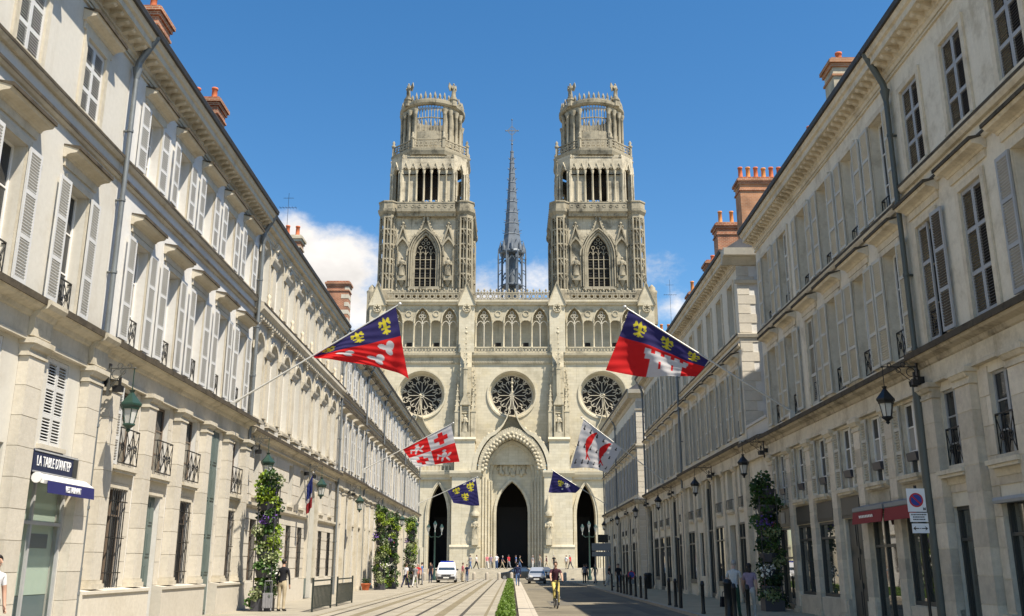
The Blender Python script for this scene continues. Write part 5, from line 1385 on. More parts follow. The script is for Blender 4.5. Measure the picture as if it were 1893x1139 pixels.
    b.lathe([(6.9, 76.6), (6.9, 77.0)], 0, 0, 8, a0=pi/8, smooth=False)
    zb(O('belfry_cornice', b.mesh('belfry_cornice', GC), t))
    bf = MB(); bf.box(-3.4, 3.4, -3.4, 3.4, 72.2, 76.5)  # invented near-black box on legs, added to darken the lit belfry interior
    for sx in (-1, 1):
        for sy in (-1, 1): bf.box(sx*3.1-.3, sx*3.1+.3, sy*3.1-.3, sy*3.1+.3, 66.05, 72.2)
    zb(O('belfry_dark_box', bf.mesh('belfry_dark_box', 'door_dark'), t))
    # parapet of the belfry
    def par8():
        b = MB(); balus(b, -2.85, 2.85, -7.25, 78.3, 1.9, 1.0, False); b.box(2.7, 3.2, -7.5, -7.0, 78.3, 80.2)
        b.lathe([(.4, 80.2), (.5, 80.5), (.2, 80.8), (.34, 81.2), (.05, 81.7)], 2.95, -7.25, 6); return b.mesh('belfry_parapet', GC)
    pp_ = cached('t2p', par8)
    for k in range(8): O('belfry_parapet', pp_, t, (0, 0, .92), k*pi/4)
    # crown: round lantern with lancets on four sides
    b = MB(); R = 6.2
    N = 48
    def arcwall(a0, a1, r0, r1, z0, z1, n):
        for i in range(n):
            p, q = a0+(a1-a0)*i/n, a0+(a1-a0)*(i+1)/n
            pts = [(r*cos(a), r*sin(a), z) for z in (z0, z1) for r, a in ((r0, p), (r1, p), (r1, q), (r0, q))]
            b.idx(pts, [(0, 1, 2, 3), (7, 6, 5, 4), (1, 5, 6, 2), (0, 3, 7, 4), (0, 4, 5, 1), (3, 2, 6, 7)])
    arcwall(0, 2*pi, R-.5, R, 78.36, 81.9, N); arcwall(0, 2*pi, R-.5, R, 87.1, 87.5, N)
    for k in range(4):
        m = k*pi/2 + pi/4; hw = pi/4 - .46
        arcwall(m-hw, m+hw, R-.55, R-.15, 81.9, 87.1, 8)
    KZ = 1.115; zk = lambda o: (setattr(o, 'scale', (1, 1, KZ)), setattr(o, 'location', (o.location.x, o.location.y, 79.28 + (o.location.z - 78.36) * KZ)))
    zk(O('crown_wall', b.mesh('crown_wall', GC), t))
    b = MB()
    for k in range(1):
        m = 0; n = 9
        for i in range(n + 1):
            a = m - .46 + .92*i/n
            b.cyl(((R-.3)*cos(a), (R-.3)*sin(a), 81.85), ((R-.3)*cos(a), (R-.3)*sin(a), 87.15), .085, n=6, cap=False)
            if i < n:
                a2 = a + .46/n
                for s_ in (0, 1):
                    aa = a + s_*.92/n; b.cyl(((R-.3)*cos(aa), (R-.3)*sin(aa), 85.9), ((R-.3)*cos(a2), (R-.3)*sin(a2), 86.7), .09, n=4, cap=False)
        for j in range(12): a = m - .44 + .88*j/11; b.box((R-.3)*cos(a)-.2, (R-.3)*cos(a)+.2, (R-.3)*sin(a)-.2, (R-.3)*sin(a)+.2, 81.91, 82.1); b.box((R-.3)*cos(a)-.12, (R-.3)*cos(a)+.12, (R-.3)*sin(a)-.3, (R-.3)*sin(a)+.3, 84.6, 84.75)
    lm = b.mesh('lancets', GC)
    for k in range(4): zk(O('lancets', lm, t, (0, 0, 0), k*pi/2))
    for k in range(4):
        for j in range(4):
            a = k*pi/2 + pi/4 + (-.33, -.12, .12, .33)[j]; colonnette(t, (R+.22)*cos(a), (R+.22)*sin(a), 78.4, 87.2, .30, GC, 'shaft').location.z += .92
    b = MB(); b.lathe([(R+.01, 87.1), (R+.15, 87.2), (R+.36, 87.4), (R+.4, 87.85), (R+.1, 87.95), (R+.1, 88.2), (R-.45, 88.2), (R-.45, 87.51)], 0, 0, 48, smooth=False, cap=False)
    for i in range(40):
        a = 2*pi*i/40; x, y = (R-.1)*cos(a), (R-.1)*sin(a); b.lathe([(.18, 88.0), (.10, 88.4), (.30, 88.8), (.04, 89.4 + .3*(i % 2))], x, y, 5)
        a2 = a + pi/40; b.cyl(((R-.1)*cos(a-pi/40), (R-.1)*sin(a-pi/40), 88), (x, y, 88.8), .1, n=4, cap=False); b.cyl(((R-.1)*cos(a2), (R-.1)*sin(a2), 88), (x, y, 88.8), .1, n=4, cap=False)
    zk(O('crown_cornice', b.mesh('crown_cornice', GC), t))
    am = statue_mesh(3.0, GC, True)
    for k in range(4):
        a = k*pi/2 + pi/4; O('statue', am, t, ((R+.1)*cos(a), (R+.1)*sin(a), 89.3 + 2.1), a - pi/2 - pi if k > 1 else 0)
        pb = MB(); pb.lathe([(.75, 87.2), (.75, 88.4), (.9, 88.5), (.9, 88.8), (.6, 88.9), (.6, 89.31)], (R+.1)*cos(a), (R+.1)*sin(a), 8, smooth=False); O('pedestal', pb.mesh('pedestal', GC), t, (0, 0, 2.1))
tower(-16.1); tower(16.1)
# ---- crossing spire (lead)
SY = 62.0
b = MB(); k8 = pi/8
b.lathe([(3.0, 79.2), (2.1, 84), (1.35, 93), (.8, 101.5), (.42, 107.0), (.5, 107.1), (.5, 107.5), (.15, 107.6), (.12, 109)], 0, SY, 8, a0=k8, smooth=False)
for z, r in ((84, 2.2), (87, 1.95), (90, 1.7), (93, 1.45), (95.8, 1.25), (98.4, 1.08), (101, .9), (104, .72)): b.lathe([(r-.12, z), (r+.02, z+.05), (r-.14, z+.3)], 0, SY, 8, a0=k8, smooth=False, cap=False)
sp = C_part(b, 'spire', 'lead_spire', loc=(0, 0, -1.3))
b = MB()
for i in range(8):
    a = k8 + i*pi/4
    for j in range(9):
        z = 82 + j*2.9; r = 3.0 + (.42-3.0)*(z-79.2)/27.8; r = max(r, .4) * (.80 + .2*abs(z-93)/14); b.cyl((r*.8*cos(a), SY+r*.8*sin(a), z), ((r+.45)*cos(a), SY+(r+.45)*sin(a), z+.35), .13, .05, 4)
    x, y = 2.7*cos(a), SY+2.7*sin(a); b.cyl((x, y, 66), (x, y, 79.5), .26, n=6)
    a2 = a + pi/4; x2, y2 = 2.7*cos(a2), SY+2.7*sin(a2)
    for z in (72, 76.6): b.cyl((x, y, z), ((x+x2)/2, (y+y2)/2, z+1.6), .14, n=4); b.cyl((x2, y2, z), ((x+x2)/2, (y+y2)/2, z+1.6), .14, n=4)
    X, Y_ = 3.75*cos(a), SY+3.75*sin(a); b.cyl((X, Y_, 66), (X, Y_, 77.2), .16, n=5); b.lathe([(.22, 77.2), (.02, 80.4)], X, Y_, 4)
    for z in (70, 74, 77): b.cyl((X, Y_, z), (x, y, z+.7), .12, n=4)
    b.lathe([(.55, 79.4), (.6, 80.2), (.03, 82.6)], 2.9*cos(a2-k8), SY+2.9*sin(a2-k8), 4)
b.lathe([(2.9, 70.3), (3.0, 70.5), (2.9, 70.8)], 0, SY, 8, a0=k8); b.lathe([(3.0, 78.8), (3.3, 79.0), (3.3, 79.6), (2.8, 79.8)], 0, SY, 8, a0=k8)
b.cyl((0, SY, 64), (0, SY, 79.5), .9, .9, 8); b.lathe([(4.2, 60), (4.2, 66.2)], 0, SY, 8, a0=k8, smooth=False)
O('open_lantern', b.mesh('open_lantern', 'lead_spire'), sp)
b = MB(); b.cyl((0, SY, 108.5), (0, SY, 116.5), .14, .07, 6); b.box(-1.5, 1.5, SY-.09, SY+.09, 113.3, 113.55); 
for p, q in (((-1.2, 113.4), (0, 114.7)), ((1.2, 113.4), (0, 114.7)), ((-1.2, 113.4), (0, 112.1)), ((1.2, 113.4), (0, 112.1))): b.barxz(p, q, .14, SY-.07, SY+.07)
for sg in (-1, 1): b.sph((sg*1.6, SY, 113.42), .22, 6, 4); b.cyl((0, SY, 110.3), (sg*.7, SY, 111.0), .1, .04, 4)
b.sph((0, SY, 116.6), .22, 6, 4); b.sph((0, SY, 109.6), .3, 8, 5)
O('cross', b.mesh('cross', 'lead_spire'), sp)

# ================================================================== STREET LANTERNS
def lantern_parts(x=.95):
    a = MB()   # wall bracket: plate, arm, scrolls (local x = outward)
    a.box(0, .05, -.05, .05, -.75, .12); a.cyl((0, 0, 0), (x, 0, 0), .018, n=6); a.cyl((.02, 0, -.62), (x*.65, 0, -.03), .013, n=6)
    for cx, cz, r in ((.22, -.16, .13), (x*.55, -.10, .07), (x*.8, .06, .055), (x*.42, .07, .065)):
        k = MB(); k.ringxz(cx, cz, r-.010, r+.010, -.010, .010, 14); a.merge(k)
    a.sph((x + .02, 0, 0), .03, 8, 5)
    l = MB()   # lantern: drop rod, finial, six sided roof, cage, base
    l.cyl((x, 0, 0), (x, 0, -.62), .014, n=6)
    l.lathe([(.09, -.60), (.05, -.67), (.09, -.72), (.10, -.74), (.27, -.95), (.29, -.97), (.29, -1.02), (.25, -1.07), (.24, -1.12)], x, 0, 6, smooth=False)
    for i in range(6):
        t = 2*pi*i/6; l.cyl((x+.21*cos(t), .21*sin(t), -1.10), (x+.13*cos(t), .13*sin(t), -1.52), .013, n=5)
    l.lathe([(.165, -1.50), (.175, -1.54), (.12, -1.58), (.05, -1.64), (.07, -1.68), (.0, -1.74)], x, 0, 6, smooth=False, cap=False)
    g = MB(); g.lathe([(.20, -1.11), (.125, -1.50)], x, 0, 6, smooth=False, cap=False)
    f = MB(); f.box(.12, .32, .12, .32, -.60, -.44); f.box(.2, .26, .2, .26, -.42, -.2); f.cyl((.04, 0, -.3), (.23, .23, -.3), .02, n=5)
    f.prism([(.10, -.63), (.34, -.63), (.36, -.46), (.08, -.46)], .10, .11, 'y')
    return a, l, g, f
m, nt, N_, L_, B_ = nodes('lantern_glass'); B_.inputs['Base Color'].default_value = (.75, .76, .72, 1); B_.inputs['Roughness'].default_value = .25; B_.inputs['Alpha'].default_value = .55
LM = {}
for tag, mt in (('g', 'iron_green'), ('k', 'iron_black')):
    la, ll, lg, lf = lantern_parts(.68 if tag == 'g' else 1.08)
    LM[tag] = (la.mesh('bracket', 'iron_grey' if tag == 'g' else 'iron_black'), ll.mesh('lantern_body', mt), lg.mesh('lantern_glass', 'lantern_glass'), lf.mesh('floodlight', 'iron_black'))
ORD = ['nearest', 'second nearest', 'third', 'fourth', 'fifth', 'sixth', 'farthest']
for side, ys in ((-1, (22.35, 35.45, 45.7, 57.5, 68.2, 80.0, 92.0)), (1, (22.2, 36.5, 46.4, 58.4, 69.3, 81.5, 93.5))):
    for i, y in enumerate(ys):
        e = E('street_lantern', (side*9.74, y, 6.25), 0 if side < 0 else pi,
              ('green' if side < 0 else 'black') + f' hanging lantern on a scrolled wall bracket, {ORD[i]} of the {"left" if side < 0 else "right"} row', 'street lamp', 'lanterns along the house fronts'); e.scale = (.9, .9, .9) if side < 0 else (.78, .78, .8)
        ms = LM['g' if side < 0 else 'k']
        O('bracket', ms[0], e); O('lantern_body', ms[1], e, (0, 0, 0)); O('lantern_glass', ms[2], e); O('floodlight', ms[3], e)
        bb = MB(); bb.box(-.26, .0, -.04, .04, -.5, -.3); O('wall_plate', bb.mesh('wall_plate', 'iron_black'), e)

# ================================================================== FLAGS
def ell(u, v, cu_, cv_, a, b_, ang=0):
    c, s = cos(ang), sin(ang); x = (u-cu_)*c+(v-cv_)*s; y = -(u-cu_)*s+(v-cv_)*c
    return (x/a)**2+(y/b_)**2 < 1
def fleur(u, v, cx, cy, s, asp):
    """fleur-de-lis, u,v in flag units; asp = flag width / height"""
    x = (u-cx)*asp/s; y = (v-cy)/s
    m = ((np.abs(x) < .22*(1-np.clip((-y-.1)/.9, 0, 1))**.6) & (y < .1) & (y > -1.0)) | ell(x, y, 0, -.45, .2, .42)
    for sg in (-1, 1):
        X = x*sg
        m |= (ell(X, y, .42, -.38, .22, .40, .55) & ~ell(X, y, .30, -.10, .16, .22)) | ell(X, y, .66, -.18, .14, .17) | ell(X, y, .22, .62, .12, .26, -.7) | ell(X, y, .42, .70, .14, .1)
    m |= (np.abs(x) < .62) & (np.abs(y-.18) < .11)
    m |= (np.abs(x) < .14) & (y > .1) & (y < .95)
    return m
BLUE, RED, WHITE, YEL, BLK = (.040, .035, .135), (.70, .022, .024), (.62, .61, .62), (.66, .57, .05), (.03, .03, .035)
def paint(shape, fn):
    nu, nv = shape; v, u = np.meshgrid(np.linspace(0, 1, nv), np.linspace(0, 1, nu)); C_ = np.zeros((nu, nv, 3)); fn(C_, u, v); return C_
def d_cailloux(C_, u, v):
    C_[:] = RED; C_[v < .40] = BLUE
    for cx in (.17, .50, .83): C_[fleur(u, v, cx, .19, .145, 1.55)] = YEL
    for cx, cy, k in ((.30, .60, .85), (.60, .78, 1.0), (.78, .55, 1.0)):
        x = (u-cx)*1.55/.15/k; y = (v-cy)/.15/k
        m = ell(x, y, -.55, -.15, .62, .34, .35) | ell(x, y, .50, -.25, .55, .48, -.5) | ell(x, y, .12, .45, .50, .42, .6)
        C_[m] = WHITE
def d_castle(C_, u, v):
    C_[:] = RED; C_[v < .43] = BLUE
    for cx in (.17, .50, .83): C_[fleur(u, v, cx, .215, .15, 1.55)] = YEL
    m = (np.abs(u-.47) < .20) & (v > .66); m |= (np.abs(u-.47) < .25) & (v > .56) & (v < .68)
    for k in range(5): m |= (np.abs(u-(.24+.115*k)) < .034) & (v > .49) & (v < .6)
    m &= ~(((np.abs(u-.40) < .016) | (np.abs(u-.56) < .016)) & (v > .70) & (v < .86))
    C_[m] = WHITE
def d_quarter(C_, u, v):
    q = (u < .5) ^ (v < .5); C_[:] = WHITE; C_[~q] = WHITE; C_[q] = WHITE
    C_[(u < .5) & (v < .5)] = RED; C_[(u >= .5) & (v >= .5)] = RED
    for cx, cy in ((.75, .25), (.25, .75)):
        C_[((np.abs(u-cx) < .05) & (np.abs(v-cy) < .17)) | ((np.abs(v-cy) < .065) & (np.abs(u-cx) < .14))] = RED
    for cx, cy in ((.25, .25), (.75, .75)):
        x = (u-cx)/.16; y = (v-cy)/.16
        m = ell(x, y, 0, .0, .34, .5, .3) | ell(x, y, .1, -.75, .26, .22) | ell(x, y, -.62, -.1, .42, .14, .9) | ell(x, y, .6, .1, .42, .14, -.8) | ell(x, y, -.35, .8, .14, .42, .3) | ell(x, y, .35, .8, .14, .42, -.4) | ell(x, y, -.9, .3, .1, .4, .2)
        C_[m] = WHITE
def d_fish(C_, u, v):
    C_[:] = WHITE
    for i in range(6):
        for j in range(3):
            cx, cy = .10+.165*i+(.05 if j % 2 else 0), .14+.36*j; C_[((np.abs(u-cx) < .012) & (np.abs(v-cy) < .05)) | ((np.abs(u-cx) < .026) & (np.abs(v-cy-.03) < .014))] = BLK
    for cx, cy in ((.33, .46), (.70, .44)):
        x = (u-cx)/.17*1.35; y = (v-cy)/.34; xc = x + .75*y*y - .3
        m = (np.abs(xc) < .62*np.clip(1.05-np.abs(y+.25)*.95, 0, 1)) & (y < .75) & (y > -1.1)
        m |= (y > .55) & (y < 1.05) & (np.abs(xc+.1) < (y-.5)*1.0) & ~((y > .85) & (np.abs(xc+.1) < (y-.8)*1.1)); m |= ell(x, y, .45, .0, .30, .1, .6)
        C_[m] = RED
def d_lys(C_, u, v):
    C_[:] = BLUE
    for cx, cy in ((.28, .22), (.78, .25), (.53, .62)): C_[fleur(u, v, cx, cy, .2, 1.2)] = YEL
    C_[ell(u, v, .60, .05, .05, .03) | ell(u, v, .93, .06, .05, .05)] = WHITE
def d_lys2(C_, u, v):
    C_[:] = BLUE; C_[fleur(u, v, .66, .42, .2, 1.5)] = YEL; C_[fleur(u, v, .42, .40, .2, 1.5)] = WHITE; C_[ell(u, v, .55, .74, .03, .06)] = WHITE
def clothmat():
    m, nt, N, L, B = nodes('flag_cloth'); B.inputs['Roughness'].default_value = .8; B.inputs['Specular IOR Level'].default_value = .2
    at = N.new('ShaderNodeVertexColor'); at.layer_name = 'print'; L.new(at.outputs[0], B.inputs['Base Color'])
    tr = N.new('ShaderNodeBsdfTranslucent'); L.new(at.outputs[0], tr.inputs[0]); ms = N.new('ShaderNodeMixShader'); ms.inputs[0].default_value = .45
    L.new(B.outputs[0], ms.inputs[1]); L.new(tr.outputs[0], ms.inputs[2]); L.new(ms.outputs[0], N['Material Output'].inputs[0])
clothmat()
plain('pole_metal', (.55, .54, .50), .4, .3)
plain('pole_dark', (.20, .19, .17), .5, .2)
def flag(label, base, tip, t0, grid, design, waves, seed, polemat='pole_metal', cloth_name='cloth'):
    """base, tip: ends of the staff; cloth hangs from staff fraction t0..1. grid: rows of (along, drop, out) control offsets at u=0,.5,1"""
    e = E('flag', base, 0, label, 'flag', 'flags on staffs over the street')
    d = [tip[i]-base[i] for i in range(3)]
    b = MB(); b.cyl((0, 0, 0), tuple(d), .036, .026, 8); b.sph(tuple(c*1.012 for c in d), .07, 8, 6)
    b.cyl(tuple(-c*.02 for c in d), tuple(c*.035 for c in d), .06, n=8); b.box(-.08, .08, -.08, .08, -.25, .02)
    O('flag_staff', b.mesh('flag_staff', polemat), e)
    nu, nv = 150, 96; rnd = random.Random(seed)
    U = np.linspace(0, 1, nu)[:, None]; V = np.linspace(0, 1, nv)[None, :]
    # staff edge
    P = np.zeros((nu, nv, 3))
    s = t0 + (.985-t0)*U
    for i in range(3): P[..., i] = d[i]*s
    # free edge displacement interpolated along u with a smooth quadratic through three control vectors
    g0, g1, g2 = [np.array(g) for g in grid]
    w0, w1, w2 = (1-U)*(1-2*U), 4*U*(1-U), U*(2*U-1)
    for i in range(3):
        P[..., i] += V*(w0*g0[i]+w1*g1[i]+w2*g2[i])
    amp, ku, kv = waves
    ph = 2*pi*(ku*U + kv*V) + seed
    wv = amp*V**.7*(np.sin(ph) + .45*np.sin(2.1*ph+1.3*seed))
    P[..., 1] += wv + .03*V*np.sin(2*pi*(2.7*U+1.9*V)+seed*2)*np.sin(2*pi*(1.3*U-.8*V)+seed) + .008*np.sin(2*pi*(6.3*V-2.2*U)+3*np.sin(5*U+seed)); P[..., 2] += .25*amp*V*np.sin(ph*.7+1); P[..., 0] += .18*amp*V*np.cos(ph)
    me = bpy.data.meshes.new(cloth_name); idx = np.arange(nu*nv).reshape(nu, nv)
    F = np.stack([idx[:-1, :-1], idx[1:, :-1], idx[1:, 1:], idx[:-1, 1:]], -1).reshape(-1, 4)
    me.from_pydata(P.reshape(-1, 3).tolist(), [], F.tolist())
    ca = me.color_attributes.new('print', 'FLOAT_COLOR', 'POINT')
    C_ = paint((nu, nv), design); ca.data.foreach_set('color', np.concatenate([C_.reshape(-1, 3), np.ones((nu*nv, 1))], 1).astype(np.float32).ravel())
    me.polygons.foreach_set('use_smooth', [True]*len(me.polygons)); me.materials.append(MAT['flag_cloth'])
    O(cloth_name, me, e)
# (base, tip) worked out from the wall ledges; the cloth streams a little towards the far end of the street
flag('flag of blue over red with three white clover stones, nearest left staff', (-9.62, 32.2, 7.05), (-4.12, 32.8, 10.72), .47, [(.08, .1, -.06), (.62, .3, -1.2), (.53, .2, -2.65)], d_cailloux, (.13, 1.15, .5), 1)
flag('flag of blue over red with a white castle, nearest right staff', (9.62, 32.2, 6.75), (4.12, 32.6, 10.55), .49, [(-.44, .1, -.55), (-.22, .4, -1.45), (-.85, .2, -2.15)], d_castle, (.15, 1.3, .6), 4)
flag('red and white quartered flag with crosses, second left staff', (-9.62, 62.0, 7.7), (-3.98, 62.5, 10.75), .43, [(.9, .3, -1.12), (.52, .5, -1.8), (.58, .3, -2.45)], d_quarter, (.12, 1.1, .5), 2)
flag('white flag with two red fish, second right staff', (9.62, 61.0, 6.95), (4.63, 61.5, 10.95), .50, [(-.96, .3, -1.5), (-.85, .5, -2.2), (-.9, .3, -3.1)], d_fish, (.16, 1.2, .6), 3)
flag('dark blue flag with golden lilies, far left staff', (-9.62, 99.0, 7.8), (-3.7, 99.5, 10.5), .49, [(.65, .3, -1.25), (.5, .5, -2.1), (.42, .3, -2.8)], d_lys, (.14, 1.2, .5), 5)
flag('dark blue flag with small gold charges, far right staff', (9.62, 98.5, 7.7), (4.2, 99.0, 11.2), .47, [(-.48, .2, -.5), (-.45, .4, -1.35), (-.48, .2, -2.2)], d_lys2, (.14, 1.2, .4), 6)
def d_tri(C_, u, v): C_[:] = (.02, .03, .14); C_[v > .55] = (.4, .38, .4); C_[v > .68] = (.28, .03, .035)
flag('small limp tricolour flag on the arcaded house front', (-9.86, 43.9, 4.3), (-9.2, 44.0, 5.75), .62, [(.03, .05, -1.35), (.06, .08, -1.4), (.02, .05, -1.5)], d_tri, (.06, 1.6, .2), 9, 'pole_dark')

# ================================================================== PLANTS
def leaves(b, n, box, size, rnd, shape='col'):
    for _ in range(n):
        x, y, z = box(rnd); s = size*rnd.uniform(.6, 1.4)
        a, t, p = rnd.uniform(0, 2*pi), rnd.uniform(-1.1, 1.1), rnd.uniform(0, 2*pi)
        ux, uy, uz = cos(a)*cos(t), sin(a)*cos(t), sin(t)
        vx, vy = -sin(a), cos(a); vz = 0
        c, s2 = cos(p), sin(p); wx, wy, wz = uy*vz-uz*vy, uz*vx-ux*vz, ux*vy-uy*vx
        qx, qy, qz = vx*c+wx*s2, vy*c+wy*s2, vz*c+wz*s2
        h = s*.42
        b.face([(x, y, z), (x+ux*s*.5+qx*h, y+uy*s*.5+qy*h, z+uz*s*.5+qz*h), (x+ux*s, y+uy*s, z+uz*s-.1*s), (x+ux*s*.5-qx*h, y+uy*s*.5-qy*h, z+uz*s*.5-qz*h)])
def flower_column(label, x, y, h, seed, dark=False):
    rnd = random.Random(seed); e = E('flower_column', (x, y, PV), 0, label, 'flower planter', 'flower columns on the pavements')
    b = MB(); b.box(-.34, .34, -.34, .34, 0, .42); b.box(-.05, .05, -.05, .05, .42, h - .2)
    for sx in (-1, 1): b.cyl((sx*.3, -.28, .4), (sx*.3, -.28, h-.4), .02, n=5); b.cyl((sx*.3, .28, .4), (sx*.3, .28, h-.4), .02, n=5)
    O('planter_frame', b.mesh('planter_frame', 'planter_plastic'), e)
    n = int(h / .62); pots = MB(); 
    for k in range(n):
        z = .55 + k*(h-.7)/n; pm = MB(); pm.lathe([(.28, 0), (.36, .26), (.36, .3), (.3, .3)], 0, 0, 8, smooth=False); O('planter_bowl', pm.mesh('planter_bowl', 'planter_plastic'), e, (0, 0, z))
    kinds = ['leaf_dark', 'leaf_green', 'leaf_lime', 'leaf_pale', 'flower_purple', 'flower_pink', 'flower_white']
    mb = {k: MB() for k in kinds}
    nc = int(h*11)
    for i in range(nc):
        z = .3 + (h-.25)*(i + rnd.random())/nc; a = rnd.uniform(0, 2*pi); r = rnd.uniform(.16, .38); cx, cy = r*cos(a), r*sin(a)*.9
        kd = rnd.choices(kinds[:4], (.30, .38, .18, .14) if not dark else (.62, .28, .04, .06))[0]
        R = rnd.uniform(.16, .30)
        def bx(q, cx=cx, cy=cy, z=z, R=R):
            while True:
                p = [q.uniform(-1, 1) for _ in range(3)]
                if sum(c*c for c in p) < 1: return (cx+p[0]*R, cy+p[1]*R, z+p[2]*R*1.1 - .1*R)
        leaves(mb[kd], 95, bx, .12 if kd != 'leaf_pale' else .09, rnd)
        if rnd.random() < .30:
            fk = rnd.choices(kinds[4:], (.4, .2, .4))[0]; leaves(mb[fk], 22, bx, .065, rnd)
    for i in range(2):     # broad patches of one plant, as planted in tiers
        pass
    for tz, kd in ((.82*h, 'leaf_lime'), (.66*h, 'flower_purple'), (.58*h, 'leaf_pale'), (.30*h, 'flower_white'), (.90*h, 'leaf_lime'), (.50*h, 'leaf_lime'), (.38*h, 'leaf_pale'), (.12*h, 'leaf_pale')):
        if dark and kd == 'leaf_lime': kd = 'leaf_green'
        a = rnd.uniform(-2.6, -.5); cx, cy = .32*cos(a), .32*sin(a); R = .25
        def bx(q):
            while True:
                p = [q.uniform(-1, 1) for _ in range(3)]
                if sum(c*c for c in p) < 1: return (cx+p[0]*R*1.2, cy+p[1]*R, tz+p[2]*R)
        leaves(mb[kd], 190 if 'flower' not in kd else 80, bx, .09, rnd)
    for k in kinds:
        if mb[k].f:
            nm = {'leaf': 'foliage', 'flow': 'blossom'}[k[:4]]; O(nm, mb[k].mesh(nm, k), e, kind='stuff')
flower_column('tall column of green and purple flowers beside the standing man', -8.75, 34.6, 4.75, 11)
flower_column('flower column beside the white house doors, middle of the left pavement', -8.6, 63.8, 5.2, 12)
flower_column('flower column with pale foliage standing just behind the middle one', -8.2, 66.6, 4.9, 13)
flower_column('farthest flower column on the left pavement, near the cathedral square', -8.3, 79.5, 5.3, 14)
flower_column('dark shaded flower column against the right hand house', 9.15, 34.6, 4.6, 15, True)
rnd = random.Random(5)
def hedge(i, y0, y1, label):
    ln = y1-y0; e = E('hedge', (-.16, y0, PV-.03), 0, label, 'hedge', 'hedge blocks between tramway and road')
    b = MB(); b.box(-.20, .20, .04, ln-.04, 0, .40); O('hedge_core', b.mesh('hedge_core', 'hedge_core'), e)
    b = MB()
    def bx(q):
        f = q.random()
        if f < .5: return (q.uniform(-.21, .21), q.uniform(0, ln), .40+q.uniform(-.02, .05))
        if f < .8: return (q.choice((-1, 1))*.20+q.uniform(-.025, .025), q.uniform(0, ln), q.uniform(.03, .42))
        return (q.uniform(-.21, .21), q.choice((0.02, ln-.02))+q.uniform(-.03, .03), q.uniform(.03, .42))
    leaves(b, int(900+420*ln) if i < 6 else 900, bx, .06 if i < 6 else .085, rnd); O('foliage', b.mesh('foliage', 'hedge_leaf'), e, kind='stuff')
HN = ['nearest the camera', 'second from the camera', 'third from the camera', 'fourth from the camera', 'fifth from the camera', 'sixth from the camera', 'seventh from the camera', 'eighth from the camera', 'last and farthest away']
yy = [(24.0, 32.6), (33.4, 36.2), (37.0, 40.0), (41.2, 46.0), (47.2, 53), (54.2, 60), (61.4, 68), (69.6, 77), (78.6, 88)]
for i, (a, c) in enumerate(yy): hedge(i, a, c, f'clipped green hedge block in the central strip, {HN[i]}')

# ================================================================== STREET FURNITURE
def bollard_mesh(h, r, mat):
    b = MB(); b.lathe([(r*1.25, 0), (r*1.25, .06), (r, .09), (r, h-.16), (r*1.18, h-.15), (r*1.18, h-.09), (r, h-.08), (r*.9, h-.02), (r*.4, h)], 0, 0, 12); return b.mesh('bollard', mat)
bmk = bollard_mesh(1.05, .06, 'iron_black')
bl = [26.4, 28.0, 32.6, 38.0, 39.5, 46.4, 48.2, 50.2, 52.4, 54.0, 55.4, 57.0, 58.7, 62.0]
ORDN = ['first', 'second', 'third', 'fourth', 'fifth', 'sixth', 'seventh', 'eighth', 'ninth', 'tenth', 'eleventh', 'twelfth', 'thirteenth', 'last']
for i, y in enumerate(bl):
    O('bollard', bmk, None, (6.32, y, PV), label=f'slim black bollard along the right kerb, {ORDN[i]} counted from the camera', cat='bollard', group='black bollards along the right kerb')
O('thick_bollard', bollard_mesh(1.15, .12, 'iron_black'), None, (6.5, 29.6, PV), label='thick dark bollard on the right pavement near the walking couple', cat='bollard')
# tall slim post
b = MB(); b.cyl((0, 0, 0), (0, 0, 2.5), .04, n=8); b.cyl((0, 0, 0), (0, 0, 1.2), .07, n=8); b.sph((0, 0, 2.5), .06, 8, 5)
O('post', b.mesh('post', 'iron_black'), None, (6.32, 36.9, PV), label='tall slim black post between the bollards on the right kerb', cat='post')
wb = MB(); wb.lathe([(.19, 0), (.19, .75), (.17, .85), (.05, .9)], 0, 0, 12); wm_ = wb.mesh('stone_bollard', 'kerb_stone')
for i in range(12):
    O('stone_bollard', wm_, None, (-9.5+i*1.35 if i < 8 else 2.2+(i-8)*1.2, 106+(i % 2)*1.2, 0), label=f'pale stone bollard closing the cathedral square, {ORDN[i]} counted from the left' if i < 11 else 'pale stone bollard closing the cathedral square, rightmost of the row', cat='bollard', group='pale bollards before the square')
# railings on the left pavement
def barrier(x, y, ln, rz, label):
    e = E('barrier', (x, y, PV), rz, label, 'barrier', 'dark pedestrian barriers')
    b = MB()
    for s_ in (0, ln): b.box(-.03, .03, s_-.03, s_+.03, 0, 1.12)
    b.box(-.022, .022, .03, ln-.03, 1.0, 1.05); b.box(-.022, .022, .03, ln-.03, .82, .86); b.box(-.022, .022, .03, ln-.03, .10, .14)
    O('frame', b.mesh('frame', 'barrier_dark'), e)
    n = 14; sb_ = cached('slat', lambda: (lambda q: (q.box(-.012, .012, -.05, .05, .14, .82), q.mesh('slat', 'barrier_dark'))[1])(MB()))
    for k in range(n): O('slat', sb_, e, (0, ln*(k+.5)/n, 0))
barrier(-6.85, 33.8, 3.4, .0, 'dark slatted barrier on the left pavement, nearer the camera')
barrier(-6.85, 38.5, 3.6, .0, 'dark slatted barrier on the left pavement, farther from the camera')
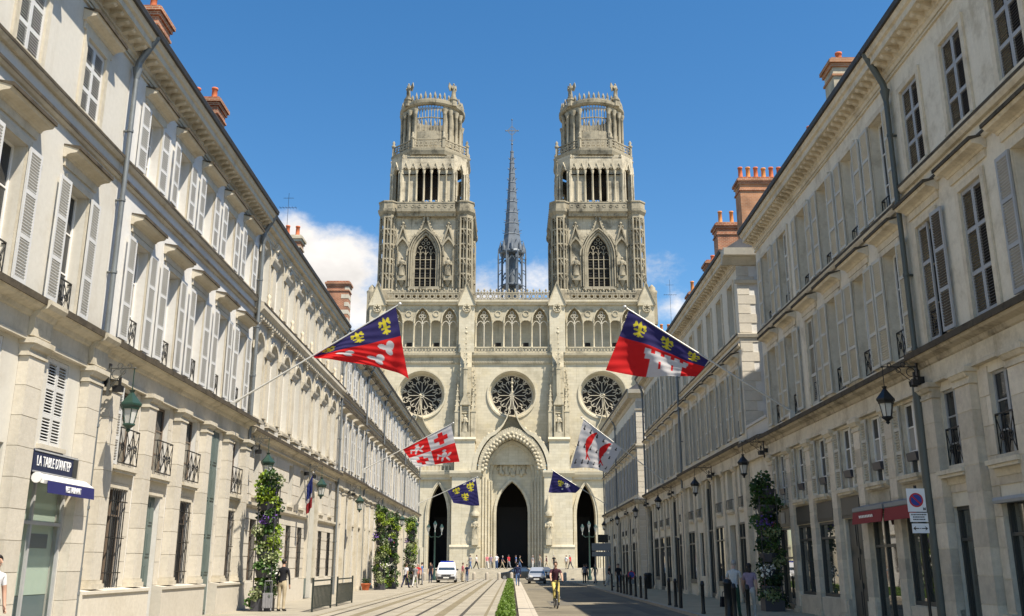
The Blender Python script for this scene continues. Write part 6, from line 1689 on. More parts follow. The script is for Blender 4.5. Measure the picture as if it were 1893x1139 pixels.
# no parking sign, near right
def disc(b, r, x, y0, y1, n=24): b.prism([(x[0]+r*cos(2*pi*i/n), x[1]+r*sin(2*pi*i/n)) for i in range(n)], y0, y1, 'y')
e = E('traffic_sign', (7.78, 18.5, PV - .06), 0, 'no parking sign with two white plates on a dark post, near right', 'road sign')
b = MB(); b.cyl((.06, 0, 0), (.02, 0, 3.1), .03, n=10); O('sign_post', b.mesh('sign_post', 'iron_black'), e)
b = MB(); b.box(-.17, .18, -.045, -.032, 2.60, 3.04); b.k = 1; disc(b, .135, (.0, 2.82), -.049, -.0455); b.k = 2; disc(b, .105, (.0, 2.82), -.052, -.0495)
b.k = 1; b.barxz((-.075, 2.895), (.075, 2.745), .028, -.055, -.0525); b.k = 3; b.box(.115, .165, -.049, -.0455, 2.63, 2.645); b.box(.115, .128, -.049, -.0455, 2.645, 2.68); b.box(.152, .165, -.049, -.0455, 2.645, 2.68); b.box(.132, .148, -.049, -.0455, 2.65, 2.67)
O('sign_panel', b.mesh('sign_panel', ['sign_white', 'sign_red', 'sign_blue', 'ink']), e)
b = MB(); b.box(-.15, .19, -.045, -.032, 2.41, 2.58); b.k = 1
for r_ in range(3):
    x = -.125 + (.03 if r_ else 0)
    while x < .15 - (.03 if r_ else 0): w_ = random.uniform(.012, .03); b.box(x, x+w_, -.048, -.0455, 2.535-r_*.045, 2.557-r_*.045); x += w_+.008
O('text_plate', b.mesh('text_plate', ['sign_white', 'ink']), e)
b = MB(); b.box(-.13, .19, -.045, -.032, 2.20, 2.38); b.k = 1; b.box(-.08, .0, -.048, -.0455, 2.28, 2.296); b.box(.05, .13, -.048, -.0455, 2.28, 2.296)
b.prism([(-.115, 2.288), (-.06, 2.33), (-.075, 2.288), (-.06, 2.246)], -.048, -.0455, 'y'); b.prism([(.17, 2.288), (.115, 2.33), (.13, 2.288), (.115, 2.246)], -.048, -.0455, 'y'); b.box(.015, .035, -.048, -.0455, 2.28, 2.296)
O('arrow_plate', b.mesh('arrow_plate', ['sign_white', 'ink']), e)
# round sign farther along
e = E('round_sign', (6.45, 52.9, PV), 0, 'small round no parking sign on a low post between the bollards', 'road sign')
b = MB(); b.cyl((0, 0, 0), (0, 0, 1.3), .03, n=8); O('sign_post', b.mesh('sign_post', 'iron_black'), e)
b = MB(); disc(b, .2, (0, 1.05), -.05, -.035); b.k = 1; disc(b, .155, (0, 1.05), -.054, -.0505); O('sign_panel', b.mesh('sign_panel', ['sign_red', 'sign_blue']), e)
b = MB(); b.box(-.17, .17, -.05, -.035, .58, .8); O('text_plate', b.mesh('text_plate', 'sign_grey'), e)
# direction sign + signal
e = E('direction_sign', (7.35, 80.0, PV), 0, 'grey direction board seen from behind, at the right end of the street', 'road sign')
b = MB(); b.cyl((-.5, 0, 0), (-.5, 0, 3.3), .05, n=8); b.cyl((.5, 0, 0), (.5, 0, 3.3), .05, n=8); O('sign_post', b.mesh('sign_post', 'sign_grey'), e)
b = MB(); b.box(-.78, .78, -.09, -.055, 2.7, 3.3); O('sign_panel', b.mesh('sign_panel', 'sign_grey'), e); b = MB(); b.box(-.78, .78, -.09, -.055, 2.25, 2.62); O('sign_panel', b.mesh('sign_panel', 'sign_grey'), e)
e = E('traffic_signal', (7.7, 82.0, PV), 0, 'black traffic signal head above the grey direction board', 'traffic light')
b = MB(); b.cyl((0, 0, 0), (0, 0, 3.4), .05, n=8); O('signal_post', b.mesh('signal_post', 'iron_black'), e)
b = MB(); b.box(-.42, .42, -.1, .12, 3.4, 4.05); 
for k in (-.2, .2): b.cyl((k, -.11, 3.72), (k, -.2, 3.72), .14, n=10)
O('signal_head', b.mesh('signal_head', 'iron_black'), e)
# three armed lamp posts on the square
def lamp_post(x, y, label):
    e = E('lamp_post', (x, y, .0), 0, label, 'street lamp', 'three armed lamp posts on the square')
    b = MB(); b.lathe([(.24, 0), (.24, .3), (.14, .5), (.16, 1.1), (.09, 1.3), (.07, 5.2), (.1, 5.3), (.06, 5.4)], 0, 0, 10)
    for sg in (-1, 1): b.tube([(0, 0, 4.9), (sg*.45, 0, 4.8), (sg*.78, 0, 5.1), (sg*.78, 0, 5.4)], .035, 6)
    O('post', b.mesh('post', 'iron_green'), e)
    for dx, z in ((-.78, 5.4), (.78, 5.4), (0, 5.75)):
        b = MB(); b.lathe([(.07, 0), (.2, .5), (.22, .52), (.12, .72), (.04, .85)], 0, 0, 6, smooth=False); b.cyl((0, 0, -.35), (0, 0, .02), .04, n=6)
        O('lamp_head', b.mesh('lamp_head', 'lantern_glass'), e, (dx, 0, z))
        b = MB(); b.lathe([(.23, .53), (.13, .74), (.04, .9)], 0, 0, 6, smooth=False)
        for i in range(6): b.cyl((.075*cos(i*pi/3), .075*sin(i*pi/3), 0), (.21*cos(i*pi/3), .21*sin(i*pi/3), .52), .014, n=4)
        O('lamp_cap', b.mesh('lamp_cap', 'iron_green'), e, (dx, 0, z))
lamp_post(-9.0, 113, 'three armed green lamp post before the left cathedral door'); lamp_post(9.0, 113, 'three armed green lamp post before the right cathedral door')
# terracotta pot by the left wall, litter bin, planter box
b = MB(); b.lathe([(.2, 0), (.3, .35), (.34, .4), (.3, .42)], 0, 0, 12); b.k = 1; leaves(b, 60, lambda q: (q.uniform(-.25, .25), q.uniform(-.25, .25), q.uniform(.4, .7)), .14, random.Random(2))
O('flower_pot', b.mesh('flower_pot', ['terracotta', 'leaf_dark']), None, (-9.4, 63.0, PV), label='terracotta flower pot at the foot of the left house fronts', cat='flower pot')
b = MB(); b.lathe([(.24, 0), (.26, .1), (.26, .85), (.29, .88), (.29, .95), (.2, 1.05)], 0, 0, 12)
O('litter_bin', b.mesh('litter_bin', 'iron_black'), None, (9.3, 67.0, PV), label='dark litter bin beside the right hand house wall', cat='litter bin')
# roof aerials
for (x, y, z0, z1, lb) in ((-13.0, 51.2, 18.0, 22.6, 'thin television aerial above the left roofs'), (12.2, 71.0 - 1.2, 16.9, 23.0, 'thin television aerial above the right roofs near the cathedral')):
    b = MB(); b.cyl((0, 0, 0), (0, 0, z1-z0), .011, n=6); b.cyl((-.5, 0, (z1-z0)*.8), (.5, 0, (z1-z0)*.8), .012, n=5)
    for k in range(6): b.cyl((-.45+k*.18, -.2, (z1-z0)*.8), (-.45+k*.18, .2, (z1-z0)*.8), .008, n=4)
    b.cyl((-.3, 0, (z1-z0)*.93), (.3, 0, (z1-z0)*.93), .012, n=5)
    O('aerial', b.mesh('aerial', 'iron_black'), None, (x, y, z0), label=lb, cat='aerial')

# ================================================================== VEHICLES
def carpaint(name, col, metal=.0):
    m, nt, N, L, B = nodes(name); B.inputs['Base Color'].default_value = (*col, 1); B.inputs['Roughness'].default_value = .28; B.inputs['Metallic'].default_value = metal
    B.inputs['Coat Weight'].default_value = .6; B.inputs['Coat Roughness'].default_value = .06
carpaint('paint_van_white', (.72, .73, .75)); carpaint('paint_car_silver', (.40, .43, .47), .5); carpaint('paint_car_dark', (.02, .025, .03), .2); carpaint('paint_car_grey', (.12, .13, .14), .4)
plain('tyre', (.015, .015, .015), .85); plain('rim', (.35, .35, .36), .35, .8); plain('bumper_black', (.022, .022, .024), .6); plain('headlamp', (.75, .77, .8), .1, 0, 1.0); plain('plate', (.7, .7, .66), .5)
plain('lightbar_blue', (.015, .04, .35), .25); plain('tail_red', (.3, .01, .01), .3)
def loft(b, secs):
    """secs: list of (y, [(halfx, z) ...from sill up to roof centre]) mirrored"""
    n = len(secs[0][1]); rings = []
    for y, pr in secs:
        r = [(x, y, z) for x, z in pr] + [(-x, y, z) for x, z in pr[::-1]]
        rings.append(r)
    m = len(rings[0]); pts = [p for r in rings for p in r]; fs = []
    for j in range(len(rings)-1):
        for i in range(m):
            k = (i+1) % m; fs.append((j*m+i, j*m+k, (j+1)*m+k, (j+1)*m+i))
    fs += [tuple(range(m))[::-1], tuple(range((len(rings)-1)*m, len(rings)*m))]
    o = b.smooth; b.smooth = False; b.idx(pts, fs); b.smooth = o
def wheel_parts(e, x, y, r):
    t = MB(); k = MB()
    def f():
        q = MB(); n = 18; pr = [(r*.66, -.1), (r*.9, -.105), (r, -.07), (r, .07), (r*.9, .105), (r*.66, .1)]
        q.smooth = True; pts = []
        for rr, xx in pr: pts += [(xx, rr*cos(2*pi*i/n), rr*sin(2*pi*i/n)) for i in range(n)]
        q.idx(pts, [(j*n+i, j*n+(i+1) % n, (j+1)*n+(i+1) % n, (j+1)*n+i) for j in range(5) for i in range(n)]); return q.mesh('wheel', 'tyre')
    w = O('wheel', cached(('wh', r), f), e, (x, y, r))
    def g():
        q = MB(); q.prism([(r*.66*cos(2*pi*i/16), r*.66*sin(2*pi*i/16)) for i in range(16)], -.085, .085, 'x')
        for i in range(5): a = 2*pi*i/5; q.cyl((.0, .1*r*cos(a), .1*r*sin(a)), (.0, .6*r*cos(a), .6*r*sin(a)), .1, .1, 4)
        return q.mesh('rim', 'rim')
    O('rim', cached(('rm', r), g), w)
def vehicle(name, label, loc, rz, L, secs, paintm, cab, wr, wy, hw, van=False):
    """front faces -y. cab: dict with z of belt/roof and y of screen base/top, rear top/base and roof half width"""
    e = E(name, loc, rz, label, 'van' if van else 'car'); b = MB(); loft(b, secs); O('body', b.mesh('body', paintm), e)
    zb, zr, y0, y1, y2, y3, wb, wt = cab
    b = MB(); loft(b, [(y0, [(wb, zb-.03), (wb, zb), (wb-.02, zb+.004), (wb-.06, zb+.006)]), (y1, [(wb+.01, zb-.03), (wb, zb), (wt, zr-.05), (wt-.10, zr)]), (y2, [(wb+.01, zb-.03), (wb, zb), (wt, zr-.05), (wt-.10, zr)]), (y3, [(wb, zb-.03), (wb, zb), (wb-.02, zb+.004), (wb-.06, zb+.006)])])
    c = O('cabin', b.mesh('cabin', paintm), e)
    d = .012; ny, nz = -(zr-zb), (y1-y0); l = sqrt(ny*ny+nz*nz); ny, nz = ny/l*d, -abs(nz)/l*d*-1
    b = MB(); T = lambda t, x: (x, y0+(y1-y0)*t+ny, zb+(zr-.04-zb)*t+abs(nz)+.004)
    b.face([T(.06, -(wb-.10)), T(.06, wb-.10), T(.93, wt-.09), T(.93, -(wt-.09))]); O('windscreen', b.mesh('windscreen', 'glass_shop'), e)
    b = MB(); T2 = lambda t, x: (x, y3+(y2-y3)*t-ny, zb+(zr-.04-zb)*t+.012)
    b.face([T2(.1, -(wb-.12)), T2(.1, wb-.12), T2(.9, wt-.11), T2(.9, -(wt-.11))]); O('rear_window', b.mesh('rear_window', 'glass_shop'), e)
    for sg in (-1, 1):
        b = MB(); X = lambda z: sg*(wb+(wt-wb)*(z-zb)/(zr-.05-zb)+.014)
        z0_, z1_ = zb+.05, zr-.13; ym = (y1+y2)/2
        b.face([(X(z0_), y0+(y1-y0)*.35+.1, z0_), (X(z0_), ym-.04, z0_), (X(z1_), ym-.04, z1_), (X(z1_), y1+.05, z1_)])
        b.face([(X(z0_), ym+.04, z0_), (X(z0_), y3-(y3-y2)*.4-.12, z0_), (X(z1_), y2-.06, z1_), (X(z1_), ym+.04, z1_)]); O('side_window', b.mesh('side_window', 'glass_shop'), e)
        for y in wy: wheel_parts(e, sg*(hw-.1), y, wr)
        b = MB(); b.box(*sorted((sg*(wb+.02), sg*(wb+.2))), y0+(y1-y0)*.35, y0+(y1-y0)*.35+.08, zb+.02, zb+.17); O('mirror', b.mesh('mirror', 'bumper_black'), e)
    return e
def front_kit(e, y, hw, zl, zh, plate_z, grille):
    for sg in (-1, 1):
        b = MB(); b.prism([(sg*(hw-.10), zl+.16), (sg*(hw-.42), zl+.06), (sg*(hw-.42), zl-.06), (sg*(hw-.10), zl-.04)], y-.03, y+.2, 'y'); O('headlight', b.mesh('headlight', 'headlamp'), e)
    b = MB(); b.box(-hw+.04, hw-.04, y-.05, y+.1, zh-.12, zh+.12); O('bumper', b.mesh('bumper', 'bumper_black'), e)
    b = MB(); b.box(-grille, grille, y-.035, y+.1, zl-.16, zl-.02); O('grille', b.mesh('grille', 'bumper_black'), e)
    b = MB(); b.box(-.26, .26, y-.065, y-.051, plate_z-.055, plate_z+.055); O('number_plate', b.mesh('number_plate', 'plate'), e)
S = lambda y, hw, z0, z1, top, ht: (y, [(hw*.96, z0), (hw, z0+.22), (hw, z1), (ht, top)])
v = vehicle('van', 'white van with a blue roof light bar, front on by the tram tracks', (-6.05, 91.0, PV), .03, 4.2,
    [S(-2.0, .72, .32, .62, .72, .6), S(-1.85, .84, .25, .78, .9, .7), S(-1.2, .90, .22, .98, 1.08, .78), S(-.9, .91, .22, 1.02, 1.12, .8), S(2.1, .91, .22, 1.05, 1.1, .85), S(2.2, .87, .3, 1.0, 1.05, .8)],
    'paint_van_white', (1.06, 1.80, -1.15, -.35, 1.95, 2.15, .87, .74), .31, (-1.25, 1.4), .9, True)
front_kit(v, -2.0, .84, .78, .45, .46, .42)
b = MB(); b.box(-.6, .6, -.2, .1, 1.81, 1.93); b.box(-.1, .1, -.22, .12, 1.8, 1.94); O('light_bar', b.mesh('light_bar', 'lightbar_blue'), v)
c1 = vehicle('car', 'small silver car driving towards the camera on the road', (2.35, 92.0, 0), -.05, 3.6,
    [S(-1.75, .62, .30, .52, .6, .5), S(-1.6, .76, .22, .66, .76, .6), S(-1.0, .81, .2, .80, .9, .7), S(-.6, .82, .2, .84, .93, .74), S(1.5, .82, .2, .88, .94, .76), S(1.75, .74, .28, .8, .88, .6)],
    'paint_car_silver', (.90, 1.47, -.85, -.15, 1.05, 1.6, .76, .58), .29, (-1.15, 1.2), .82)
front_kit(c1, -1.75, .76, .64, .38, .42, .36)
c2 = vehicle('dark_car', 'dark car crossing the square side on beyond the hedge', (.45, 113.4, 0), -pi/2, 4.1,
    [S(-2.0, .66, .30, .55, .62, .5), S(-1.8, .80, .22, .7, .8, .62), S(-1.0, .86, .2, .84, .93, .72), S(-.6, .87, .2, .86, .95, .76), S(1.7, .87, .2, .92, .98, .78), S(2.05, .78, .28, .84, .92, .62)],
    'paint_car_dark', (.93, 1.46, -.9, -.1, 1.2, 1.85, .8, .6), .31, (-1.3, 1.35), .86)
front_kit(c2, -2.0, .8, .68, .4, .44, .4)
c3 = vehicle('grey_car', 'dark grey car half hidden behind the silver car', (3.6, 109.5, 0), .5, 4.0,
    [S(-2.0, .66, .30, .55, .62, .5), S(-1.8, .80, .22, .7, .8, .62), S(-1.0, .86, .2, .84, .93, .72), S(-.6, .87, .2, .86, .95, .76), S(1.7, .87, .2, .92, .98, .78), S(2.05, .78, .28, .84, .92, .62)],
    'paint_car_grey', (.93, 1.46, -.9, -.1, 1.2, 1.85, .8, .6), .31, (-1.3, 1.35), .86)
front_kit(c3, -2.0, .8, .68, .4, .44, .4)

# ================================================================== PEOPLE
SKIN = [(.46, .27, .19), (.38, .21, .14), (.52, .33, .25)]
plain('skin_a', SKIN[0], .6); plain('skin_b', SKIN[1], .6); plain('skin_c', SKIN[2], .6)
plain('hair_dark', (.012, .009, .007), .6); plain('hair_grey', (.33, .31, .29), .6); plain('hair_brown', (.06, .035, .02), .6); plain('shoe_dark', (.02, .018, .016), .6); plain('shoe_white', (.6, .6, .6), .6)
CLOTH = {'white': (.68, .68, .70), 'black': (.016, .016, .02), 'navy': (.015, .02, .055), 'beige': (.42, .35, .24), 'grey': (.22, .22, .23), 'lilac': (.27, .21, .28), 'red': (.42, .03, .04), 'jean': (.07, .12, .24), 'pale': (.5, .5, .48), 'pink': (.55, .18, .2), 'green': (.04, .09, .06), 'maroon': (.055, .02, .03), 'yellow': (.48, .38, .12), 'sand': (.42, .36, .25), 'blue': (.08, .16, .38)}
for k, c in CLOTH.items(): plain('cloth_' + k, c, .85, 0, .2, .12, 8)
def body_mesh(key, pose, h=1.74, fem=False, short_sleeve=True, shorts=False, long_hair=False, fingers=False):
    """one continuous skinned figure facing -y. pose: leg (l,r) thigh and knee angles, arms, lean"""
    def build():
        V = []; R = []; Ed = []; lab = []
        def add(p, r, parent=None, l='top'):
            V.append(p); R.append(r if isinstance(r, tuple) else (r, r)); 
            if parent is not None: Ed.append((parent, len(V)-1)); lab.append(l)
            return len(V)-1
        s = h/1.74; lean = pose.get('lean', .03); pz = .93*s + pose.get('dz', 0)
        py = pose.get('py', 0.0)
        hipw = .085*s; sw = (.175 if not fem else .155)*s
        pel = add((0, py, pz), (.145*s, .105*s))
        dirb = (0, -sin(lean), cos(lean)); at = lambda d, x=0, f=0: (x, py+dirb[1]*d - f, pz+dirb[2]*d)
        wst = add(at(.16*s), (.125*s if not fem else .11*s, .09*s), pel, 'top')
        chs = add(at(.36*s), (.155*s, .105*s), wst, 'top')
        nkb = add(at(.50*s), (.075*s, .07*s), chs, 'top')
        nk = add(at(.57*s), .05*s, nkb, 'skin')
        hl = pose.get('head', 0.0)
        hd = add((0, at(.66*s)[1]-.015*s-hl*.1, at(.66*s)[2]), (.072*s, .085*s), nk, 'head'); add((0, at(.75*s)[1]-.015*s-hl*.16, at(.75*s)[2]), (.07*s, .085*s), hd, 'head')
        for i, sg in enumerate((-1, 1)):
            th, kn = pose['leg'][i]
            hp = add((sg*hipw, py, pz-.06*s), (.095*s, .10*s), pel, 'bottom')
            k = (sg*hipw*1.05, py-.43*s*sin(th), pz-.06*s-.43*s*cos(th)); mid = tuple((V[hp][j]+k[j])/2 for j in range(3))
            md = add(mid, .08*s, hp, 'bottom'); kk = add(k, .06*s, md, 'bottom')
            a = th - kn; an = (k[0], k[1]-.40*s*sin(a), k[2]-.40*s*cos(a)); cf = tuple(k[j]+(an[j]-k[j])*.35+(0, .012*s, 0)[j] for j in range(3))
            c = add(cf, .058*s, kk, 'skin' if shorts else 'bottom'); q = add(an, .042*s, c, 'skin' if shorts else 'bottom')
            add((an[0]+sg*.02, an[1]-.16*s*cos(min(a, .6)), an[2]-.04*s+.0*a), (.045*s, .035*s), q, 'shoe'); add((an[0], an[1]+.05*s, an[2]-.035*s), .04*s, q, 'shoe')
            sh = add((sg*sw, at(.45*s)[1], at(.45*s)[2]), .062*s, chs, 'top')
            ua, fa, out = pose['arm'][i]
            el = (sg*(sw+.05*s+out*.2), V[sh][1]-.29*s*sin(ua), V[sh][2]-.28*s*cos(ua)); um = tuple((V[sh][j]+el[j])/2 for j in range(3))
            u = add(um, .05*s, sh, 'top'); ee = add(el, .042*s, u, 'skin' if short_sleeve else 'top')
            t = ua+fa; wr = (el[0]-sg*out*.3*s*.3, el[1]-.25*s*sin(t), el[2]-.25*s*cos(t)); w_ = add(wr, .029*s, ee, 'skin' if short_sleeve else 'top')
            hn = (wr[0], wr[1]-.08*s*sin(t), wr[2]-.08*s*cos(t)); hh = add(hn, (.034*s, .022*s) if True else .03, w_, 'skin')
            if fingers:
                dv = (0, -sin(t+.3), -cos(t+.3))
                for f_ in range(4):
                    b0 = (hn[0]+0, hn[1]+(f_-1.5)*.02*s*cos(t), hn[2]-(f_-1.5)*.02*s*sin(t)); L_ = (.07, .08, .075, .06)[f_]*s
                    p1 = tuple(b0[j]+dv[j]*L_*.55 for j in range(3)); x1 = add(p1, .009*s, hh, 'skin'); add((p1[0]-sg*.012*s, p1[1]+dv[1]*L_*.45, p1[2]+dv[2]*L_*.45), .008*s, x1, 'skin')
                x1 = add((wr[0]-sg*.02*s, wr[1]-.05*s, wr[2]-.03*s), .010*s, w_, 'skin'); add((wr[0]-sg*.03*s, wr[1]-.07*s, wr[2]-.06*s), .009*s, x1, 'skin')
            else: add((hn[0], hn[1]-.07*s*sin(t+.3), hn[2]-.07*s*cos(t+.3)), (.03*s, .016*s), hh, 'skin')
        me = bpy.data.meshes.new('person_skin'); me.from_pydata(V, Ed, []); o = bpy.data.objects.new('person_tmp', me); COL.objects.link(o)
        sk = o.modifiers.new('skin', 'SKIN'); 
        if not me.skin_vertices: 
            bpy.context.view_layer.objects.active = o; o.select_set(True)
            bpy.ops.object.modifier_remove(modifier='skin'); bpy.ops.object.modifier_add(type='SKIN')
        sv = me.skin_vertices[0].data
        for i, r in enumerate(R): sv[i].radius = r; sv[i].use_root = (i == 0)
        o.modifiers.new('sub', 'SUBSURF').levels = 1; o.modifiers[-1].render_levels = 1
        dg = bpy.context.evaluated_depsgraph_get(); dg.update(); res = bpy.data.meshes.new_from_object(o.evaluated_get(dg)); bpy.data.objects.remove(o)
        res.name = 'person_body'
        A = np.array([V[e[0]] for e in Ed]); B = np.array([V[e[1]] for e in Ed]); Rr = np.array([max(R[e[1]]) for e in Ed])
        n = len(res.polygons); ctr = np.zeros(n*3); res.polygons.foreach_get('center', ctr); ctr = ctr.reshape(-1, 3)
        AB = B-A; tt = np.clip(np.einsum('nij,ij->ni', ctr[:, None]-A[None], AB)/np.maximum(1e-9, (AB**2).sum(1)), 0, 1)
        D = np.linalg.norm(ctr[:, None]-(A[None]+tt[..., None]*AB[None]), axis=2)/np.maximum(.03, Rr)[None]
        k = D.argmin(1); names = {'skin': 0, 'top': 1, 'bottom': 2, 'shoe': 3, 'head': 0, 'hair': 4}; mi = [names[lab[j]] for j in k]
        hz = V[hd][2]; hy = V[hd][1]
        for i in range(n):
            if lab[k[i]] == 'head' or lab[k[i]] == 'skin' and ctr[i, 2] > hz-.02:
                dy = ctr[i, 1]-hy
                if ctr[i, 2] > hz+.085*s-dy*.6 or (dy > .02*s and ctr[i, 2] > hz-(.16 if long_hair else .03)*s): mi[i] = 4
            if lab[k[i]] == 'top' and ctr[i, 2] < pz+.02*s and abs(ctr[i, 0]) < .2*s and k[i] == 0: mi[i] = 2
        for _ in range(5): res.materials.append(MAT['skin_a'])
        res.polygons.foreach_set('material_index', mi); res.polygons.foreach_set('use_smooth', [True]*n); res.update()
        zmin = min(v_.co.z for v_ in res.vertices)
        for v_ in res.vertices: v_.co.z -= zmin
        # face: nose and ears
        return (res, (0, hy, hz-zmin))
    return cached(('body', key), build)
POSE = {
 'stand': dict(leg=((.02, .04), (-.03, .03)), arm=((.05, .15, .05), (.0, .2, .05))),
 'walk': dict(leg=((.42, .12), (-.32, .30)), arm=((-.35, .25, .03), (.40, .35, .03)), lean=.06),
 'walk2': dict(leg=((-.30, .35), (.38, .10)), arm=((.35, .3, .04), (-.3, .25, .04)), lean=.05),
 'phone': dict(leg=((.05, .06), (-.08, .02)), arm=((.35, 1.5, .05), (.05, .2, .05)), head=.5, lean=.04),
 'carry': dict(leg=((.28, .1), (-.22, .25)), arm=((.05, .25, .06), (-.12, .3, .03)), lean=.12, head=.3),
 'bike': dict(leg=((1.05, 1.05), (.55, .75)), arm=((.75, .25, .02), (.75, .25, .02)), lean=.22, py=.12),
}
def person(label, loc, rz, pose, top, bottom, hair='hair_dark', shoe='shoe_dark', skin='skin_a', h=1.74, group=None, variant='', **kw):
    key = (pose, round(h, 2), kw.get('fem', False), kw.get('short_sleeve', True), kw.get('shorts', False), kw.get('long_hair', False), kw.get('fingers', False))
    me, hc = body_mesh(key, POSE[pose], h, **kw)
    e = E('person', loc, rz, label, 'person', group)
    o = O('body', me, e)
    for i, m_ in enumerate((skin, 'cloth_'+top, 'cloth_'+bottom, shoe, hair)): o.material_slots[i].link = 'OBJECT'; o.material_slots[i].material = MAT[m_]
    s = h/1.74; b = MB(); x, y, z = hc
    b.prism([(y-.085*s, z+.05*s), (y-.112*s, z+.0*s), (y-.085*s, z-.01*s)], -.013*s, .013*s, 'x'); b.smooth = True
    for sg in (-1, 1): b.sph((sg*.076*s, y+.005*s, z+.02*s), .026*s, 6, 5, .4, 1, 1.3)
    b.box(-.024*s, .024*s, y-.088*s, y-.08*s, z-.045*s, z-.035*s)
    f = O('face', cached(('face', key), lambda: b.mesh('face', 'skin_a')), e); f.material_slots[0].link = 'OBJECT'; f.material_slots[0].material = MAT[skin]
    eb = MB()
    for sg in (-1, 1): eb.sph((sg*.03*s, y-.08*s, z+.045*s), .011*s, 6, 4)
    O('eye', cached(('eye', key), lambda: eb.mesh('eye', 'ink')), e)
    hb = MB(); hb.smooth = True; hb.sph((0, y+.012*s, z+.055*s), .092*s, 10, 7, .92, 1.08, 1.0)
    ln_ = kw.get('long_hair')
    if ln_: hb.sph((0, y+.055*s, z-.06*s), .075*s, 8, 6, 1, .6, 1.6)
    k0 = [i for i, v_ in enumerate(hb.v)]
    for i in k0:
        vx, vy, vz = hb.v[i]
        if vy < y-.045*s and vz < z+.09*s: hb.v[i] = (vx*.9, y-.04*s, vz)
    hm = O('hair', cached(('hair', key), lambda: hb.mesh('hair', 'hair_dark')), e); hm.material_slots[0].link = 'OBJECT'; hm.material_slots[0].material = MAT[hair]
    return e
G1 = 'people on the pavements'
p1 = person('man in a black jacket and beige trousers standing beside the flower column', (-8.05, 34.4, PV), pi-.25, 'stand', 'black', 'beige', short_sleeve=False, fingers=True, h=1.76)
b = MB(); b.box(-.17, .17, -.10, .14, .12, .62); b.cyl((-.12, .02, .62), (-.12, .02, 1.02), .012, n=5); b.cyl((.12, .02, .62), (.12, .02, 1.02), .012, n=5); b.cyl((-.12, .02, 1.02), (.12, .02, 1.02), .016, n=6)
for sx in (-.13, .13):
    for sy in (-.06, .1): b.cyl((sx-.02, sy, .06), (sx+.02, sy, .06), .055, n=10)
for k in range(4): b.box(-.15+k*.09, -.12+k*.09, -.112, -.101, .16, .58)
O('suitcase', b.mesh('suitcase', 'cloth_grey'), None, (-8.5, 34.25, PV), .2, label='grey trolley suitcase beside the standing man', cat='suitcase')
person('person in a white shirt at the far left edge of the picture', (-9.12, 17.25, PV), 1.2, 'stand', 'white', 'navy', h=1.72, fingers=True)
pm = person('grey haired man in a pale shirt walking on the right pavement', (6.78, 30.0, PV), pi-.5, 'carry', 'pale', 'green', hair='hair_grey', h=1.72, skin='skin_c', fingers=True)
b = MB(); b.prism([(-.14, 0), (.14, 0), (.11, .3), (-.11, .3)], -.05, .05, 'y'); b.tube([(-.07, 0, .3), (-.05, 0, .44), (.05, 0, .44), (.07, 0, .3)], .012, 5)
O('handbag', b.mesh('handbag', 'cloth_black'), None, (6.46, 29.95, .33+PV), .3, label='dark bag carried by the grey haired man', cat='bag')
person('dark haired woman in a lilac top walking beside the grey haired man', (7.2, 29.7, PV), pi-.35, 'walk', 'lilac', 'pale', fem=True, long_hair=True, h=1.66, shoe='shoe_white', fingers=True)
person('walker in a dark top and jeans beside the end of the hedge', (.42, 74.5, PV+.015), pi, 'walk', 'navy', 'jean', h=1.76, short_sleeve=False)
# cyclist with bicycle
def bicycle(loc, rz):
    e = E('bicycle', loc, rz, 'dark bicycle ridden down the road by the cyclist', 'bicycle'); r = .34
    def wh():
        q = MB(); n = 24
        bb = MB(); bb.ringxz(0, 0, r-.035, r, -.018, .018, n); q.merge(bb, lambda p: (p[1], p[0], p[2])); q.k = 1
        for i in range(10): a = 2*pi*i/10; q.cyl((0, 0, 0), (0, (r-.03)*cos(a), (r-.03)*sin(a)), .004, n=3, cap=False)
        q.cyl((-.05, 0, 0), (.05, 0, 0), .022, n=8); return q.mesh('wheel', ['tyre', 'rim'])
    wm2 = wh(); O('wheel', wm2, e, (0, -.52, r)); O('wheel', wm2, e, (0, .52, r))
    b = MB(); bbk = (0, .06, .30); seat = (0, .22, .84); head = (0, -.36, .88); ra = (0, .52, r); fa = (0, -.52, r)
    for p, q in ((bbk, seat), (bbk, (0, -.38, .72)), ((0, .20, .78), head), (bbk, ra), ((0, .20, .76), ra)): b.cyl(p, q, .018, n=6)
    b.cyl(head, (0, -.38, .70), .022, n=6); b.cyl((0, -.38, .72), fa, .017, n=6); O('frame', b.mesh('frame', 'iron_black'), e)
    b = MB(); b.cyl(head, (0, -.35, 1.02), .014, n=6); b.tube([(-.29, -.2, 1.0), (-.22, -.33, 1.03), (0, -.36, 1.02), (.22, -.33, 1.03), (.29, -.2, 1.0)], .013, 6); O('handlebar', b.mesh('handlebar', 'iron_black'), e)
    b = MB(); b.prism([(-.08, .34), (.08, .34), (.025, .08), (-.025, .08)], .86, .92, 'z'); O('saddle', b.mesh('saddle', 'bumper_black'), e)
    b = MB(); b.cyl((-.1, -.02, .22), (-.2, -.02, .22), .03, n=5); b.cyl((.1, .14, .40), (.2, .14, .40), .03, n=5); b.cyl((0, .06, .30), (-.1, -.02, .22), .012, n=5); b.cyl((0, .06, .30), (.1, .14, .4), .012, n=5); O('pedal', b.mesh('pedal', 'rim'), e)
bicycle((1.76, 39.4, 0), .06)
cyc = person('cyclist in a dark top and yellow trousers riding towards the camera', (1.76, 39.5, .12), .06, 'bike', 'maroon', 'yellow', hair='hair_brown', h=1.76)
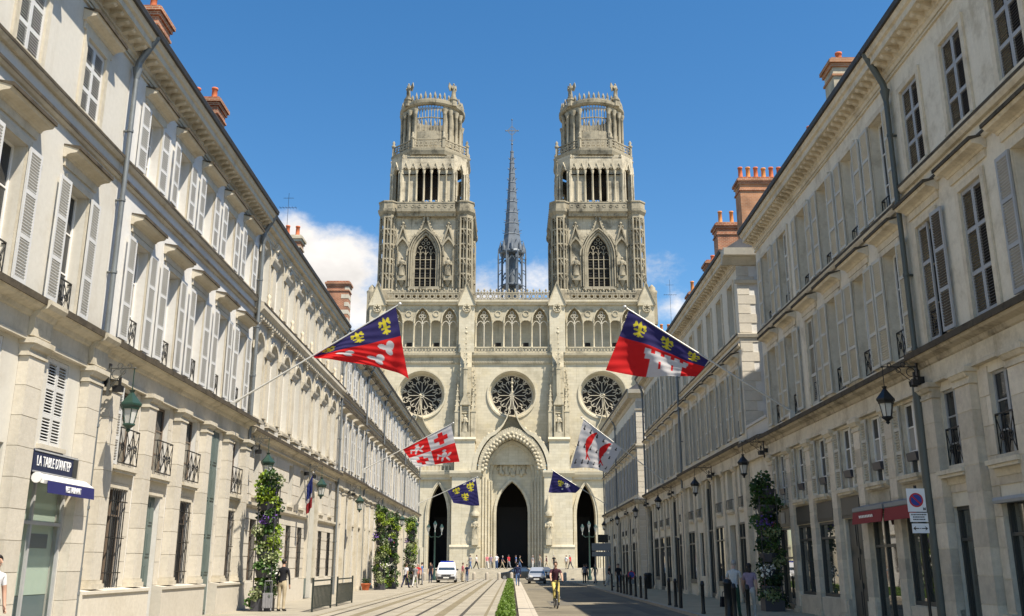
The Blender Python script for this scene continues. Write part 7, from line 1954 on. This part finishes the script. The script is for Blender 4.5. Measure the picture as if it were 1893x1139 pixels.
# people nearer the square and on its steps
rr = random.Random(21)
tops = ['white', 'black', 'navy', 'red', 'grey', 'pale', 'pink', 'blue', 'lilac', 'maroon', 'green', 'sand']
bots = ['jean', 'black', 'beige', 'grey', 'navy', 'pale']
def crowd(label, spots, group, z=PV):
    for i, (x, y, top, bot) in enumerate(spots):
        po = rr.choice(['stand', 'walk', 'walk2', 'stand']); fem = rr.random() < .45
        person(label.format(top=top, bot=bot), (x, y, z), rr.uniform(0, 2*pi), po, top, bot, rr.choice(['hair_dark', 'hair_brown', 'hair_grey']), h=rr.choice((1.64, 1.72, 1.78)), fem=fem, group=group)
crowd('person in a {top} top and {bot} trousers near the far left flower columns', [(-7.55, 69.5, 'white', 'navy'), (-6.95, 70.2, 'grey', 'pale'), (-7.6, 79.0, 'red', 'black'), (-7.35, 80.0, 'blue', 'grey')], G1)
crowd('person in a {top} top and {bot} trousers beside the white van', [(-7.35, 88.0, 'black', 'navy'), (-4.7, 93.0, 'pink', 'beige'), (-4.4, 95.5, 'navy', 'jean')], G1)
crowd('person in a {top} top and {bot} trousers on the far right pavement', [(6.75, 62.0, 'black', 'jean'), (7.15, 72.0, 'black', 'pale'), (7.7, 71.2, 'maroon', 'black'), (6.5, 88.0, 'grey', 'black'), (7.4, 87.0, 'green', 'grey'), (6.9, 90.5, 'navy', 'black')], G1)
crowd('person in a {top} top and {bot} trousers by the cathedral steps', [(-9.3, 113.5, 'red', 'black'), (-8.5, 114, 'white', 'grey'), (-7.6, 113.8, 'black', 'navy')], 'people by the cathedral steps', 0.0)
crowd('person in a {top} top and {bot} trousers on the terrace before the central door', [(-5.1, 119.8, 'grey', 'jean'), (-4.4, 120.5, 'pale', 'black'), (-3.1, 121, 'pink', 'pale'), (-2.6, 120.2, 'lilac', 'grey'), (-1.9, 120, 'white', 'jean'), (-1.2, 121.5, 'navy', 'beige'), (.5, 120, 'blue', 'black'), (.95, 120.6, 'green', 'jean'), (3.4, 120, 'sand', 'grey'), (4.3, 121, 'maroon', 'beige'), (7.2, 120.4, 'red', 'navy'), (6.7, 120, 'white', 'beige'), (5.2, 121, 'black', 'grey'), (-.4, 122, 'red', 'grey'), (2.6, 122.5, 'grey', 'pale')], 'people on the cathedral terrace', 1.2)
